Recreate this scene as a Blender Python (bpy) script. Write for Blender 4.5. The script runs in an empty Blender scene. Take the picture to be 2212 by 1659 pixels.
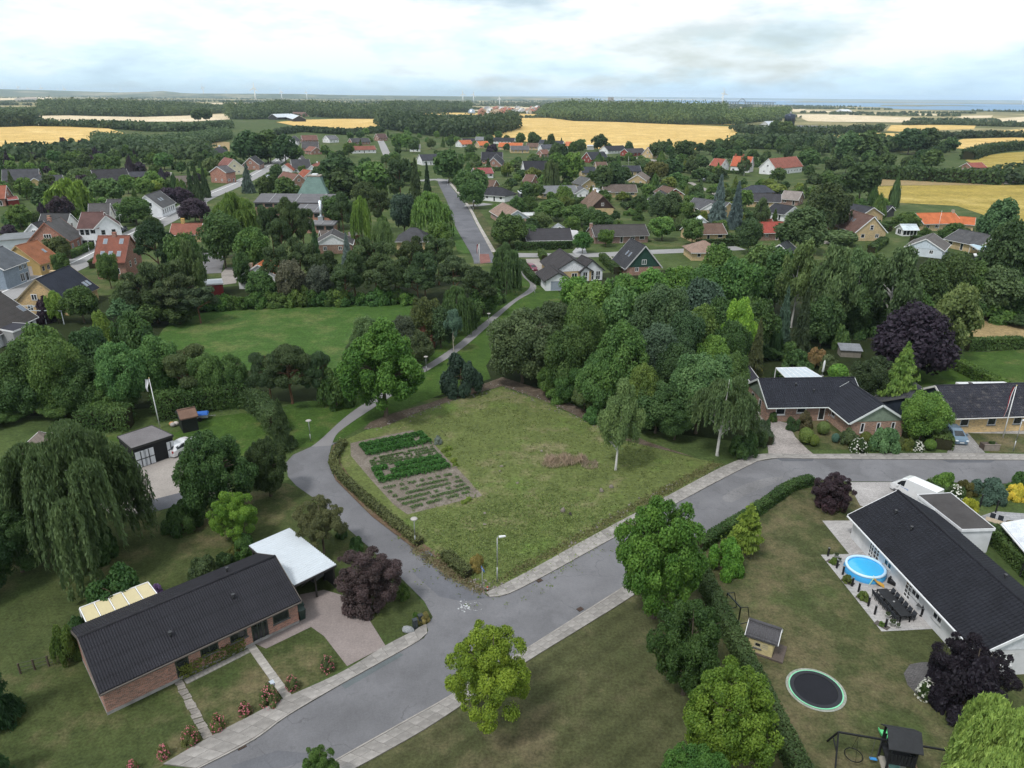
import bpy,bmesh,math,random
import numpy as np
from mathutils import Vector,Matrix
from mathutils.geometry import tessellate_polygon

# ------------------------------------------------------------------ camera, sky, sun, exposure
SC = bpy.context.scene
COL = SC.collection
R = math.radians
CAM_H = 40.0                      # metres above the ground
FPX,CX,CY,YH,ROLL = 1548.0,1106.0,829.5,208.5,0.0088   # lens measured on a 2212 px wide picture
PITCH = math.atan2(CY - YH,FPX)
cam_d = bpy.data.cameras.new('camera')
cam = bpy.data.objects.new('camera',cam_d); COL.objects.link(cam)
cam_d.sensor_width = 36.0; cam_d.lens = FPX / 2212.0 * 36.0
cam_d.clip_start = 0.5; cam_d.clip_end = 90000.0
cam.matrix_world = Matrix.Translation((0,0,CAM_H)) @ Matrix.Rotation(math.pi/2 - PITCH,4,'X') @ Matrix.Rotation(ROLL,4,'Z')
SC.camera = cam

SUN_EL,SUN_AZ = 58.0,222.0      # azimuth clockwise from +Y (the view direction): from behind, to the left
world = bpy.data.worlds.new('World'); SC.world = world; world.use_nodes = True
def build_world():
 nt = world.node_tree; N = nt.nodes; Lk = nt.links; N.clear()
 out = N.new('ShaderNodeOutputWorld')
 sky = N.new('ShaderNodeTexSky'); sky.sky_type = 'NISHITA'; sky.sun_disc = False
 sky.sun_elevation = R(SUN_EL); sky.sun_rotation = R(SUN_AZ); sky.air_density = 1.0; sky.dust_density = 1.5
 bg1 = N.new('ShaderNodeBackground'); bg1.inputs[1].default_value = 0.12; Lk.new(sky.outputs[0],bg1.inputs[0])
 tc = N.new('ShaderNodeTexCoord')
 sep = N.new('ShaderNodeSeparateXYZ'); Lk.new(tc.outputs['Generated'],sep.inputs[0])
 mx = N.new('ShaderNodeMath'); mx.operation = 'MAXIMUM'; mx.inputs[1].default_value = 0.0; Lk.new(sep.outputs[2],mx.inputs[0])
 mp = N.new('ShaderNodeMapping'); mp.inputs['Scale'].default_value = (1.0,1.0,3.6); mp.inputs['Location'].default_value = (0.35,0.2,0.6)
 Lk.new(tc.outputs['Generated'],mp.inputs[0])
 n1 = N.new('ShaderNodeTexNoise'); n1.inputs['Scale'].default_value = 4.2; n1.inputs['Detail'].default_value = 8; n1.inputs['Roughness'].default_value = 0.56
 Lk.new(mp.outputs[0],n1.inputs[0])
 n2 = N.new('ShaderNodeTexNoise'); n2.inputs['Scale'].default_value = 5.5; n2.inputs['Detail'].default_value = 8; n2.inputs['Roughness'].default_value = 0.58
 mp2 = N.new('ShaderNodeMapping'); mp2.inputs['Location'].default_value = (9.4,5.2,0.4); Lk.new(mp.outputs[0],mp2.inputs[0]); Lk.new(mp2.outputs[0],n2.inputs[0])
 cov = N.new('ShaderNodeValToRGB'); cov.color_ramp.elements[0].position = 0.36; cov.color_ramp.elements[1].position = 0.50
 cov.color_ramp.elements[0].color = (0.35,0.35,0.35,1)
 Lk.new(n1.outputs[0],cov.inputs[0])
 cc = N.new('ShaderNodeValToRGB'); e = cc.color_ramp.elements
 e[0].position = 0.30; e[0].color = (0.62,0.73,0.81,1); e[1].position = 0.54; e[1].color = (0.98,0.995,1.0,1)
 m = cc.color_ramp.elements.new(0.43); m.color = (0.80,0.91,0.97,1)
 Lk.new(n2.outputs[0],cc.inputs[0])
 hz = N.new('ShaderNodeValToRGB'); hz.color_ramp.elements[0].color = (0.75,0.88,0.945,1); hz.color_ramp.elements[0].position = 0.0; hz.color_ramp.elements[1].color = (1,1,1,1); hz.color_ramp.elements[1].position = 0.10
 Lk.new(mx.outputs[0],hz.inputs[0])
 mu = N.new('ShaderNodeMix'); mu.data_type = 'RGBA'; mu.blend_type = 'MULTIPLY'; mu.inputs[0].default_value = 1.0; Lk.new(cc.outputs[0],mu.inputs[6]); Lk.new(hz.outputs[0],mu.inputs[7])
 bg2 = N.new('ShaderNodeBackground'); bg2.inputs[1].default_value = 1.08; Lk.new(mu.outputs[2],bg2.inputs[0])
 mix = N.new('ShaderNodeMixShader'); Lk.new(cov.outputs[0],mix.inputs[0]); Lk.new(bg1.outputs[0],mix.inputs[1]); Lk.new(bg2.outputs[0],mix.inputs[2])
 Lk.new(mix.outputs[0],out.inputs[0])
build_world()
sun_d = bpy.data.lights.new('sun','SUN'); sun_d.energy = 2.3; sun_d.angle = R(10); sun_d.color = (1.0,0.98,0.95)
sun = bpy.data.objects.new('sun',sun_d); COL.objects.link(sun)
sd = Vector((math.sin(R(SUN_AZ))*math.cos(R(SUN_EL)),math.cos(R(SUN_AZ))*math.cos(R(SUN_EL)),math.sin(R(SUN_EL))))
sun.rotation_euler = sd.to_track_quat('Z','Y').to_euler(); sun.location = sd*200
SC.view_settings.view_transform = 'Standard'; SC.view_settings.look = 'None'
SC.view_settings.exposure = 0.19; SC.view_settings.gamma = 1.0
SC.render.engine = 'CYCLES'
SC.cycles.max_bounces = 6; SC.cycles.diffuse_bounces = 3; SC.cycles.glossy_bounces = 2; SC.cycles.transmission_bounces = 3
SC.cycles.transparent_max_bounces = 4; SC.cycles.volume_bounces = 1; SC.cycles.use_denoising = True
SC.cycles.use_adaptive_sampling = True; SC.cycles.adaptive_threshold = 0.02; SC.cycles.caustics_reflective = False; SC.cycles.caustics_refractive = False

# ------------------------------------------------------------------ helpers
def P(x,y,z=0.0):
 """point at height z that the photograph shows at (x, y) (2212 x 1659 px picture)"""
 u,v = x - CX,y - CY
 c,s = math.cos(-ROLL),math.sin(-ROLL)
 u,v = u*c - v*s,u*s + v*c
 d = Vector((u,FPX*math.cos(PITCH) - v*math.sin(PITCH),-FPX*math.sin(PITCH) - v*math.cos(PITCH)))
 t = (z - CAM_H) / d.z
 return Vector((d.x*t,d.y*t,z))
def pix(p):
 """picture position of a world point"""
 q = Vector((p[0],p[1],p[2] - CAM_H))
 f = q.y*math.cos(PITCH) - q.z*math.sin(PITCH); dn = -q.y*math.sin(PITCH) - q.z*math.cos(PITCH)
 u,v = FPX*q.x/f,FPX*dn/f
 c,s = math.cos(ROLL),math.sin(ROLL)
 return CX + u*c - v*s,CY + u*s + v*c
def mpp(p):
 """metres per picture pixel at a point"""
 return (p[1]*math.cos(PITCH) - (p[2]-CAM_H)*math.sin(PITCH)) / FPX
def height_to(base,ytop):
 """height of something standing at base whose top shows at ytop"""
 lo,hi = 0.0,60.0
 for _ in range(40):
  m = (lo+hi)/2
  if pix((base.x,base.y,m))[1] > ytop: lo = m
  else: hi = m
 return lo
def tag(o,label=None,cat=None,group=None,kind=None):
 if label: o['label'] = label
 if cat: o['category'] = cat
 if group: o['group'] = group
 if kind: o['kind'] = kind
 return o
def empty(name,loc=(0,0,0),rz=0.0):
 o = bpy.data.objects.new(name,None); COL.objects.link(o)
 o.location = loc; o.rotation_euler = (0,0,rz); o.empty_display_size = 0.3
 return o
def thing(name,label,cat,loc=(0,0,0),rz=0.0,group=None):
 return tag(empty(name,loc,rz),label,cat,group)
def mobj(name,mesh,mat=None,parent=None,color=None,loc=(0,0,0),rz=0.0,scale=None):
 o = bpy.data.objects.new(name,mesh); COL.objects.link(o)
 if mat is not None and not mesh.materials: mesh.materials.append(mat)
 elif mat is not None and mesh.materials[0] is not mat:
  o.material_slots[0].link = 'OBJECT'; o.material_slots[0].material = mat
 if parent: o.parent = parent
 o.location = loc
 if rz: o.rotation_euler = (0,0,rz)
 if scale is not None: o.scale = scale
 if color: o.color = (*color,1.0)
 return o
class MB:
 """collects boxes, tubes and free faces into one mesh"""
 def __init__(s): s.v = []; s.f = []; s.sm = []
 def face(s,pts,smooth=False):
  i = len(s.v); s.v += [tuple(p) for p in pts]; s.f.append(tuple(range(i,i+len(pts)))); s.sm.append(smooth)
 def box(s,x0,x1,y0,y1,z0,z1):
  i = len(s.v)
  s.v += [(x0,y0,z0),(x1,y0,z0),(x1,y1,z0),(x0,y1,z0),(x0,y0,z1),(x1,y0,z1),(x1,y1,z1),(x0,y1,z1)]
  for f in ((0,3,2,1),(4,5,6,7),(0,1,5,4),(1,2,6,5),(2,3,7,6),(3,0,4,7)):
   s.f.append(tuple(i+k for k in f)); s.sm.append(False)
  return s
 def prism(s,bottom,top):
  """two matching loops (counter-clockwise from above) joined by side faces"""
  i = len(s.v); n = len(bottom)
  s.v += [tuple(p) for p in bottom] + [tuple(p) for p in top]
  s.f.append(tuple(i+k for k in reversed(range(n)))); s.f.append(tuple(i+n+k for k in range(n))); s.sm += [False,False]
  for k in range(n):
   s.f.append((i+k,i+(k+1) % n,i+n+(k+1) % n,i+n+k)); s.sm.append(False)
  return s
 def bar(s,a,b,w=0.05,h=None,up=(0,0,1)):
  """box section beam from a to b"""
  a,b = Vector(a),Vector(b); h = h or w; d = (b-a)
  if d.length < 1e-6: return s
  d.normalize(); u = Vector(up)
  if abs(d.dot(u)) > 0.98: u = Vector((0,1,0))
  x = d.cross(u).normalized(); y = x.cross(d).normalized()
  lo = [a + x*(w/2*i) + y*(h/2*j) for i,j in ((-1,-1),(1,-1),(1,1),(-1,1))]
  hi = [p + (b-a) for p in lo]
  return s.prism(lo,hi)
 def tube(s,pts,rad,n=8,cap=True,smooth=True):
  pts = [Vector(p) for p in pts]; rad = rad if hasattr(rad,'__len__') else [rad]*len(pts)
  i0 = len(s.v); px = None
  for k,p in enumerate(pts):
   d = (pts[min(k+1,len(pts)-1)] - pts[max(k-1,0)])
   d = d.normalized() if d.length > 1e-9 else Vector((0,0,1))
   if px is None:
    r = Vector((1,0,0)) if abs(d.x) < 0.9 else Vector((0,1,0))
    px = (r - d*r.dot(d)).normalized()
   else: px = (px - d*px.dot(d)).normalized()
   py = d.cross(px)
   for j in range(n):
    a = 2*math.pi*j/n
    s.v.append(tuple(p + (px*math.cos(a) + py*math.sin(a))*rad[k]))
  for k in range(len(pts)-1):
   for j in range(n):
    a,b = i0+k*n+j,i0+k*n+(j+1) % n
    s.f.append((a,b,b+n,a+n)); s.sm.append(smooth)
  if cap:
   s.f.append(tuple(i0+j for j in reversed(range(n)))); s.f.append(tuple(i0+(len(pts)-1)*n+j for j in range(n))); s.sm += [False,False]
  return s
 def lathe(s,prof,n=20,cx=0,cy=0,smooth=True,close=True):
  i0 = len(s.v)
  for r,z in prof:
   for j in range(n):
    a = 2*math.pi*j/n; s.v.append((cx+r*math.cos(a),cy+r*math.sin(a),z))
  for k in range(len(prof)-1):
   for j in range(n):
    a,b = i0+k*n+j,i0+k*n+(j+1) % n
    s.f.append((a,b,b+n,a+n)); s.sm.append(smooth)
  if close:
   s.f.append(tuple(i0+j for j in reversed(range(n)))); s.f.append(tuple(i0+(len(prof)-1)*n+j for j in range(n))); s.sm += [False,False]
  return s
 def mesh(s,name='mesh'):
  me = bpy.data.meshes.new(name); me.from_pydata(s.v,[],s.f)
  me.polygons.foreach_set('use_smooth',s.sm); me.update()
  return me
 def build(s,name,mat,parent=None,color=None,**k):
  return mobj(name,s.mesh(name),mat,parent,color,**k)
def copy_tree(o,parent=None):
 c = o.copy(); COL.objects.link(c); c.parent = parent
 for ch in list(o.children): copy_tree(ch,c)
 return c
def smooth_line(pts,n=8,closed=False):
 """Catmull-Rom through 2-D/3-D points"""
 pts = [Vector(p) for p in pts]; out = []
 m = len(pts)
 for i in range(m if closed else m-1):
  p0,p1,p2,p3 = (pts[(i-1) % m],pts[i],pts[(i+1) % m],pts[(i+2) % m]) if closed else (pts[max(i-1,0)],pts[i],pts[i+1],pts[min(i+2,m-1)])
  for k in range(n):
   t = k/n
   out.append(0.5*((2*p1) + (p2-p0)*t + (2*p0-5*p1+4*p2-p3)*t*t + (3*p1-p0-3*p2+p3)*t**3))
 if not closed: out.append(pts[-1])
 return out
def resample(pts,step):
 pts = [Vector(p) for p in pts]; d = [0]
 for a,b in zip(pts,pts[1:]): d.append(d[-1] + (b-a).length)
 n = max(1,round(d[-1]/step)); out = []; j = 0
 for i in range(n+1):
  t = d[-1]*i/n
  while j < len(d)-2 and d[j+1] < t: j += 1
  q = (t-d[j])/max(d[j+1]-d[j],1e-9); out.append(pts[j].lerp(pts[j+1],q))
 return out

# ------------------------------------------------------------------ materials
MATS = {}
def newmat(name):
 m = bpy.data.materials.new(name); m.use_nodes = True; nt = m.node_tree; nt.nodes.clear()
 out = nt.nodes.new('ShaderNodeOutputMaterial'); b = nt.nodes.new('ShaderNodeBsdfPrincipled')
 nt.links.new(b.outputs[0],out.inputs[0]); MATS[name] = m
 return m,nt,b,out
def nd(nt,typ,**kw):
 n = nt.nodes.new(typ)
 for k,v in kw.items():
  if k.startswith('i_'):
   key = k[2:]; key = int(key) if key.isdigit() else key.replace('_',' ')
   n.inputs[key].default_value = v
  else: setattr(n,k,v)
 return n
def noise(nt,vec,scale,detail=4,rough=0.55):
 n = nd(nt,'ShaderNodeTexNoise',i_Scale=scale,i_Detail=detail,i_Roughness=rough)
 nt.links.new(vec,n.inputs[0]); return n.outputs[0]
def ramp(nt,fac,stops):
 n = nt.nodes.new('ShaderNodeValToRGB'); e = n.color_ramp.elements
 e[0].position,e[0].color = stops[0][0],(*stops[0][1],1) if hasattr(stops[0][1],'__len__') else (*[stops[0][1]]*3,1)
 e[1].position,e[1].color = stops[-1][0],(*stops[-1][1],1) if hasattr(stops[-1][1],'__len__') else (*[stops[-1][1]]*3,1)
 for p,c in stops[1:-1]:
  q = e.new(p); q.color = (*c,1) if hasattr(c,'__len__') else (c,c,c,1)
 nt.links.new(fac,n.inputs[0]); return n.outputs[0]
def mixc(nt,fac,a,b,mode='MIX'):
 n = nt.nodes.new('ShaderNodeMix'); n.data_type = 'RGBA'; n.blend_type = mode
 for sock,v in ((n.inputs[0],fac),(n.inputs[6],a),(n.inputs[7],b)):
  if hasattr(v,'is_linked'): nt.links.new(v,sock)
  elif hasattr(v,'__len__'): sock.default_value = (*v,1) if len(v) == 3 else v
  else: sock.default_value = v
 return n.outputs[2]
def bump(nt,b,h,strength=0.4,dist=0.05):
 n = nd(nt,'ShaderNodeBump',i_Strength=strength,i_Distance=dist)
 nt.links.new(h,n.inputs['Height']); nt.links.new(n.outputs[0],b.inputs['Normal'])
def objvec(nt): return nt.nodes.new('ShaderNodeTexCoord').outputs['Object']
def objcol(nt): return nt.nodes.new('ShaderNodeObjectInfo').outputs['Color']

def mat_paint(name,rough=0.6,metal=0.0,var=0.18,scale=1.6,spec=0.4,fine=0.0):
 """takes its colour from the object, weathered a little"""
 m,nt,b,_ = newmat(name); v = objvec(nt)
 n = noise(nt,v,scale,6,0.65)
 c = mixc(nt,1.0,objcol(nt),ramp(nt,n,[(0.25,1-var*1.3),(0.75,1+var*0.6)]),'MULTIPLY')
 if fine:
  c = mixc(nt,1.0,c,ramp(nt,noise(nt,v,scale*22,2),[(0.3,1-fine),(0.7,1+fine)]),'MULTIPLY')
 nt.links.new(c,b.inputs['Base Color'])
 b.inputs['Roughness'].default_value = rough; b.inputs['Metallic'].default_value = metal; b.inputs['Specular IOR Level'].default_value = spec
 return m
M_PAINT = mat_paint('paint',0.6,var=0.14)
M_PLASTER = mat_paint('plaster',0.85,var=0.16,scale=0.8,fine=0.05,spec=0.2)
M_WOOD = mat_paint('wood',0.75,var=0.25,scale=3.0,fine=0.12,spec=0.25)
M_METAL = mat_paint('metal',0.35,metal=0.85,var=0.12)
M_GALV = mat_paint('galvanised',0.45,metal=0.5,var=0.15)
M_PLASTIC = mat_paint('plastic',0.35,var=0.06,spec=0.5)
M_FABRIC = mat_paint('fabric',0.9,var=0.12,spec=0.15)
M_CARPAINT = mat_paint('car_paint',0.22,metal=0.35,var=0.03,spec=0.6)
M_CONC = mat_paint('concrete',0.9,var=0.3,scale=1.3,fine=0.12,spec=0.2)
M_STONE = mat_paint('stone',0.9,var=0.35,scale=5,fine=0.15,spec=0.2)
M_RUBBER = mat_paint('rubber',0.8,var=0.1,spec=0.2)
def mat_glass():
 m,nt,b,_ = newmat('glass'); v = objvec(nt)
 c = ramp(nt,noise(nt,v,0.9,2),[(0.3,(0.008,0.010,0.013)),(0.7,(0.035,0.04,0.045))])
 nt.links.new(c,b.inputs['Base Color']); b.inputs['Roughness'].default_value = 0.06; b.inputs['Specular IOR Level'].default_value = 0.6
 return m
M_GLASS = mat_glass()
def mat_clear():
 m,nt,b,out = newmat('clear_sheet')
 t = nt.nodes.new('ShaderNodeBsdfTransparent'); t.inputs[0].default_value = (0.9,0.93,0.95,1)
 mx = nd(nt,'ShaderNodeMixShader',i_0=0.35)
 nt.links.new(t.outputs[0],mx.inputs[1]); nt.links.new(b.outputs[0],mx.inputs[2]); nt.links.new(mx.outputs[0],out.inputs[0])
 b.inputs['Base Color'].default_value = (0.45,0.5,0.55,1); b.inputs['Roughness'].default_value = 0.15
 return m
M_CLEAR = mat_clear()
def mat_brick(name,mortar=(0.32,0.30,0.27),scale=1.0,con=0.35):
 m,nt,b,_ = newmat(name); v = objvec(nt)
 s = nt.nodes.new('ShaderNodeSeparateXYZ'); nt.links.new(v,s.inputs[0])
 a = nd(nt,'ShaderNodeMath',operation='ADD'); nt.links.new(s.outputs[0],a.inputs[0]); nt.links.new(s.outputs[1],a.inputs[1])
 c = nt.nodes.new('ShaderNodeCombineXYZ'); nt.links.new(a.outputs[0],c.inputs[0]); nt.links.new(s.outputs[2],c.inputs[1])
 t = nd(nt,'ShaderNodeTexBrick',i_Scale=scale); t.offset = 0.5
 t.inputs['Brick Width'].default_value = 0.24; t.inputs['Row Height'].default_value = 0.0667; t.inputs['Mortar Size'].default_value = 0.008
 t.inputs['Color1'].default_value = (1-con,1-con,1-con,1); t.inputs['Color2'].default_value = (1+con,1+con,1+con*1.1,1); t.inputs['Mortar'].default_value = (1,1,1,1)
 nt.links.new(c.outputs[0],t.inputs[0])
 n = ramp(nt,noise(nt,v,0.5,5),[(0.3,0.82),(0.7,1.12)])
 col = mixc(nt,1.0,mixc(nt,1.0,objcol(nt),t.outputs[0],'MULTIPLY'),n,'MULTIPLY')
 # single bricks burnt darker
 vo = nd(nt,'ShaderNodeTexWhiteNoise'); vo.noise_dimensions = '2D'
 fl = nd(nt,'ShaderNodeVectorMath',operation='DIVIDE'); fl.inputs[1].default_value = (0.24,0.0667,1)
 nt.links.new(c.outputs[0],fl.inputs[0]); f2 = nd(nt,'ShaderNodeVectorMath',operation='FLOOR'); nt.links.new(fl.outputs[0],f2.inputs[0])
 nt.links.new(f2.outputs[0],vo.inputs[0])
 col = mixc(nt,1.0,col,ramp(nt,vo.outputs[0],[(0.0,(0.45,0.48,0.55)),(0.28,(1,1,1)),(1.0,(1.1,1.05,1.0))]),'MULTIPLY')
 col = mixc(nt,t.outputs[1],col,mortar)
 nt.links.new(col,b.inputs['Base Color']); b.inputs['Roughness'].default_value = 0.9; b.inputs['Specular IOR Level'].default_value = 0.2
 return m
M_BRICK = mat_brick('brick')
M_YBRICK = mat_brick('yellow_brick',(0.42,0.37,0.28),con=0.16)
def mat_roof(name,rough,tw,th,depth,stain=0.35,lichen=0.0):
 """roof covering: colour from the object, tile courses as fine relief"""
 m,nt,b,_ = newmat(name); v = objvec(nt)
 s = nt.nodes.new('ShaderNodeSeparateXYZ'); nt.links.new(v,s.inputs[0])
 def saw(src,per,shape):
  a = nd(nt,'ShaderNodeMath',operation='MULTIPLY',i_1=1.0/per); nt.links.new(src,a.inputs[0])
  f = nd(nt,'ShaderNodeMath',operation=shape); nt.links.new(a.outputs[0],f.inputs[0])
  if shape == 'SINE': a.inputs[1].default_value = 2*math.pi/per
  return f.outputs[0]
 w = saw(s.outputs[0],tw,'SINE'); r = saw(s.outputs[2],th,'FRACT')
 h = nd(nt,'ShaderNodeMath',operation='MULTIPLY_ADD',i_1=0.5); nt.links.new(w,h.inputs[0]); nt.links.new(r,h.inputs[2])
 n = noise(nt,v,0.45,7,0.68); n2 = noise(nt,v,9.0,3)
 c = mixc(nt,1.0,objcol(nt),ramp(nt,n,[(0.28,1-stain),(0.5,1.0),(0.75,1+stain*0.7)]),'MULTIPLY')
 c = mixc(nt,1.0,c,ramp(nt,n2,[(0.3,0.82),(0.7,1.15)]),'MULTIPLY')
 c = mixc(nt,1.0,c,ramp(nt,r,[(0.0,0.72),(0.14,1.0),(1.0,1.05)]),'MULTIPLY')
 if lichen:
  c = mixc(nt,ramp(nt,noise(nt,v,1.3,8,0.8),[(0.53,0.0),(0.66,0.6)]),c,(0.17,0.155,0.145))
 nt.links.new(c,b.inputs['Base Color']); b.inputs['Roughness'].default_value = rough; b.inputs['Specular IOR Level'].default_value = 0.18
 bump(nt,b,h.outputs[0],0.9,depth)
 return m
M_TILE = mat_roof('roof_tile',0.75,0.30,0.17,0.05)
M_LICHEN = mat_roof('roof_tile_lichen',0.85,0.30,0.17,0.05,0.45,1.0)
M_ETERNIT = mat_roof('corrugated_sheet',0.8,0.18,0.55,0.03,0.22)
M_FELT = mat_roof('roof_felt',0.9,5.0,3.0,0.01,0.3)
def mat_ground(name,cols,dry=0.5,big=0.06,mid=0.5,fine=9.0,stripe=None,bmp=0.35):
 """grass or soil: cols = (dark, main, dry, bright)"""
 m,nt,b,_ = newmat(name); v = objvec(nt)
 a = noise(nt,v,big,5,0.6); c = noise(nt,v,mid,6,0.65); f = noise(nt,v,fine,4,0.7)
 base = mixc(nt,ramp(nt,c,[(0.30,0.0),(0.68,1.0)]),cols[0],cols[1])
 mask = mixc(nt,0.5,a,c)
 base = mixc(nt,ramp(nt,mask,[(0.62-0.28*dry,0.0),(0.72-0.2*dry,1.0)]),base,cols[2])
 if len(cols) > 3:
  base = mixc(nt,ramp(nt,noise(nt,v,mid*0.45,5,0.6),[(0.55,0.0),(0.70,0.8)]),base,cols[3])
 if stripe:
  ang,per,amt = stripe
  mp = nd(nt,'ShaderNodeMapping'); mp.inputs['Rotation'].default_value = (0,0,ang); nt.links.new(v,mp.inputs[0])
  wv = nd(nt,'ShaderNodeTexWave',i_Scale=2*math.pi/per/20.0*1.0,i_Distortion=0.6,i_Detail=3.0); wv.inputs['Detail Scale'].default_value = 0.6
  nt.links.new(mp.outputs[0],wv.inputs[0])
  base = mixc(nt,1.0,base,ramp(nt,wv.outputs[1],[(0.2,1-amt),(0.8,1+amt)]),'MULTIPLY')
 base = mixc(nt,1.0,base,ramp(nt,noise(nt,v,mid*4.5,5,0.7),[(0.28,0.74),(0.72,1.24)]),'MULTIPLY')
 base = mixc(nt,1.0,base,ramp(nt,f,[(0.25,0.55),(0.75,1.40)]),'MULTIPLY')
 nt.links.new(base,b.inputs['Base Color']); b.inputs['Roughness'].default_value = 0.95; b.inputs['Specular IOR Level'].default_value = 0.1
 bump(nt,b,f,bmp,0.08)
 return m
def mat_asphalt(name,col,crack=0.5,fine=0.1,worn=0.25):
 m,nt,b,_ = newmat(name); v = objvec(nt)
 n = noise(nt,v,0.22,6,0.6); f = noise(nt,v,7.0,5,0.7); g = noise(nt,v,40,2)
 c = mixc(nt,1.0,col,ramp(nt,n,[(0.25,1-worn),(0.75,1+worn)]),'MULTIPLY')
 c = mixc(nt,1.0,c,ramp(nt,f,[(0.3,1-fine),(0.7,1+fine)]),'MULTIPLY')
 c = mixc(nt,1.0,c,ramp(nt,g,[(0.3,0.9),(0.7,1.1)]),'MULTIPLY')
 c = mixc(nt,ramp(nt,noise(nt,v,0.9,7,0.72),[(0.56,0.0),(0.70,0.55)]),c,tuple(x*0.70 for x in col))
 if crack:
  wv = nd(nt,'ShaderNodeVectorMath',operation='ADD')
  nn = nd(nt,'ShaderNodeTexNoise',i_Scale=0.6,i_Detail=5.0); nt.links.new(v,nn.inputs[0])
  sc = nd(nt,'ShaderNodeVectorMath',operation='SCALE'); sc.inputs['Scale'].default_value = 2.4; nt.links.new(nn.outputs[1],sc.inputs[0])
  nt.links.new(v,wv.inputs[0]); nt.links.new(sc.outputs[0],wv.inputs[1])
  vo = nd(nt,'ShaderNodeTexVoronoi',i_Scale=0.16); vo.feature = 'DISTANCE_TO_EDGE'; nt.links.new(wv.outputs[0],vo.inputs[0])
  gate = ramp(nt,noise(nt,v,0.11,3),[(0.42,0.0),(0.55,1.0)])
  line = ramp(nt,vo.outputs[0],[(0.0,0.75),(0.009,0.0)])
  c = mixc(nt,mixc(nt,1.0,line,gate,'MULTIPLY'),c,tuple(x*(1-crack) for x in col))
  # re-laid patches of another tone
  v2 = nd(nt,'ShaderNodeTexVoronoi',i_Scale=0.10); v2.feature = 'F1'; nt.links.new(wv.outputs[0],v2.inputs[0])
  c = mixc(nt,1.0,c,ramp(nt,v2.outputs[1],[(0.1,0.92),(0.8,1.06)]),'MULTIPLY')
 nt.links.new(c,b.inputs['Base Color']); b.inputs['Roughness'].default_value = 0.88; b.inputs['Specular IOR Level'].default_value = 0.25
 bump(nt,b,g,0.15,0.01)
 return m
def mat_paver(name,col,w,h,var=0.2,mort=0.55,stain=0.2,rot=0.0):
 m,nt,b,_ = newmat(name); v = objvec(nt)
 mp = nd(nt,'ShaderNodeMapping'); mp.inputs['Rotation'].default_value = (0,0,rot); nt.links.new(v,mp.inputs[0])
 t = nd(nt,'ShaderNodeTexBrick',i_Scale=1.0); t.inputs['Brick Width'].default_value = w; t.inputs['Row Height'].default_value = h; t.inputs['Mortar Size'].default_value = 0.012
 t.inputs['Color1'].default_value = (*[c*(1-var) for c in col],1); t.inputs['Color2'].default_value = (*[c*(1+var) for c in col],1); t.inputs['Mortar'].default_value = (*[c*mort for c in col],1)
 nt.links.new(mp.outputs[0],t.inputs[0])
 c = mixc(nt,1.0,t.outputs[0],ramp(nt,noise(nt,v,0.35,6),[(0.28,1-stain),(0.72,1+stain)]),'MULTIPLY')
 c = mixc(nt,1.0,c,ramp(nt,noise(nt,v,6,4),[(0.3,0.88),(0.7,1.1)]),'MULTIPLY')
 nt.links.new(c,b.inputs['Base Color']); b.inputs['Roughness'].default_value = 0.9; b.inputs['Specular IOR Level'].default_value = 0.2
 return m
def mat_leaf(name,trans=0.38,spec=0.25):
 m,nt,b,out = newmat(name)
 at = nd(nt,'ShaderNodeAttribute',attribute_name='tint')
 oi = nt.nodes.new('ShaderNodeObjectInfo')
 hs = nd(nt,'ShaderNodeHueSaturation')
 mr = nd(nt,'ShaderNodeMapRange',i_3=0.52,i_4=1.5); nt.links.new(at.outputs['Fac'],mr.inputs[0]); nt.links.new(mr.outputs[0],hs.inputs['Value'])
 m2 = nd(nt,'ShaderNodeMapRange',i_3=0.525,i_4=0.482); nt.links.new(at.outputs['Fac'],m2.inputs[0]); nt.links.new(m2.outputs[0],hs.inputs['Hue'])
 nt.links.new(oi.outputs['Color'],hs.inputs['Color'])
 nt.links.new(hs.outputs[0],b.inputs['Base Color']); b.inputs['Roughness'].default_value = 0.6; b.inputs['Specular IOR Level'].default_value = spec
 tr = nt.nodes.new('ShaderNodeBsdfTranslucent'); nt.links.new(hs.outputs[0],tr.inputs[0])
 mx = nd(nt,'ShaderNodeMixShader',i_0=trans); nt.links.new(b.outputs[0],mx.inputs[1]); nt.links.new(tr.outputs[0],mx.inputs[2]); nt.links.new(mx.outputs[0],out.inputs[0])
 return m
M_LEAF = mat_leaf('foliage')
M_BARK = mat_paint('bark',0.95,var=0.45,scale=6,fine=0.25,spec=0.1)
# ------------------------------------------------------------------ ground, fields, water
_a,_b = P(885,1553),P(1315,1289)
STR = math.atan2(-math.cos(math.atan2(_b.y-_a.y,_b.x-_a.x)),-math.sin(math.atan2(_b.y-_a.y,_b.x-_a.x)))   # mown in lanes beside the road
G_BASE = mat_ground('rough_grass',((0.040,0.062,0.020),(0.075,0.105,0.034),(0.130,0.118,0.058)),0.35,0.02,0.15,3.0)
G_LAWN = mat_ground('dry_lawn',((0.044,0.054,0.022),(0.074,0.082,0.034),(0.130,0.108,0.062),(0.062,0.090,0.028)),0.50,0.07,0.33,5.0)
G_STRIPE = mat_ground('mown_verge',((0.050,0.056,0.024),(0.074,0.077,0.036),(0.118,0.098,0.058),(0.060,0.078,0.030)),0.46,0.05,0.22,5.0,stripe=(STR,1.9,0.09))
G_LEFT = mat_ground('greener_lawn',((0.038,0.052,0.018),(0.066,0.082,0.029),(0.130,0.106,0.060),(0.055,0.086,0.024)),0.40,0.09,0.28,5.0)  # a darker, greener mix than the dry lawn
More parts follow.
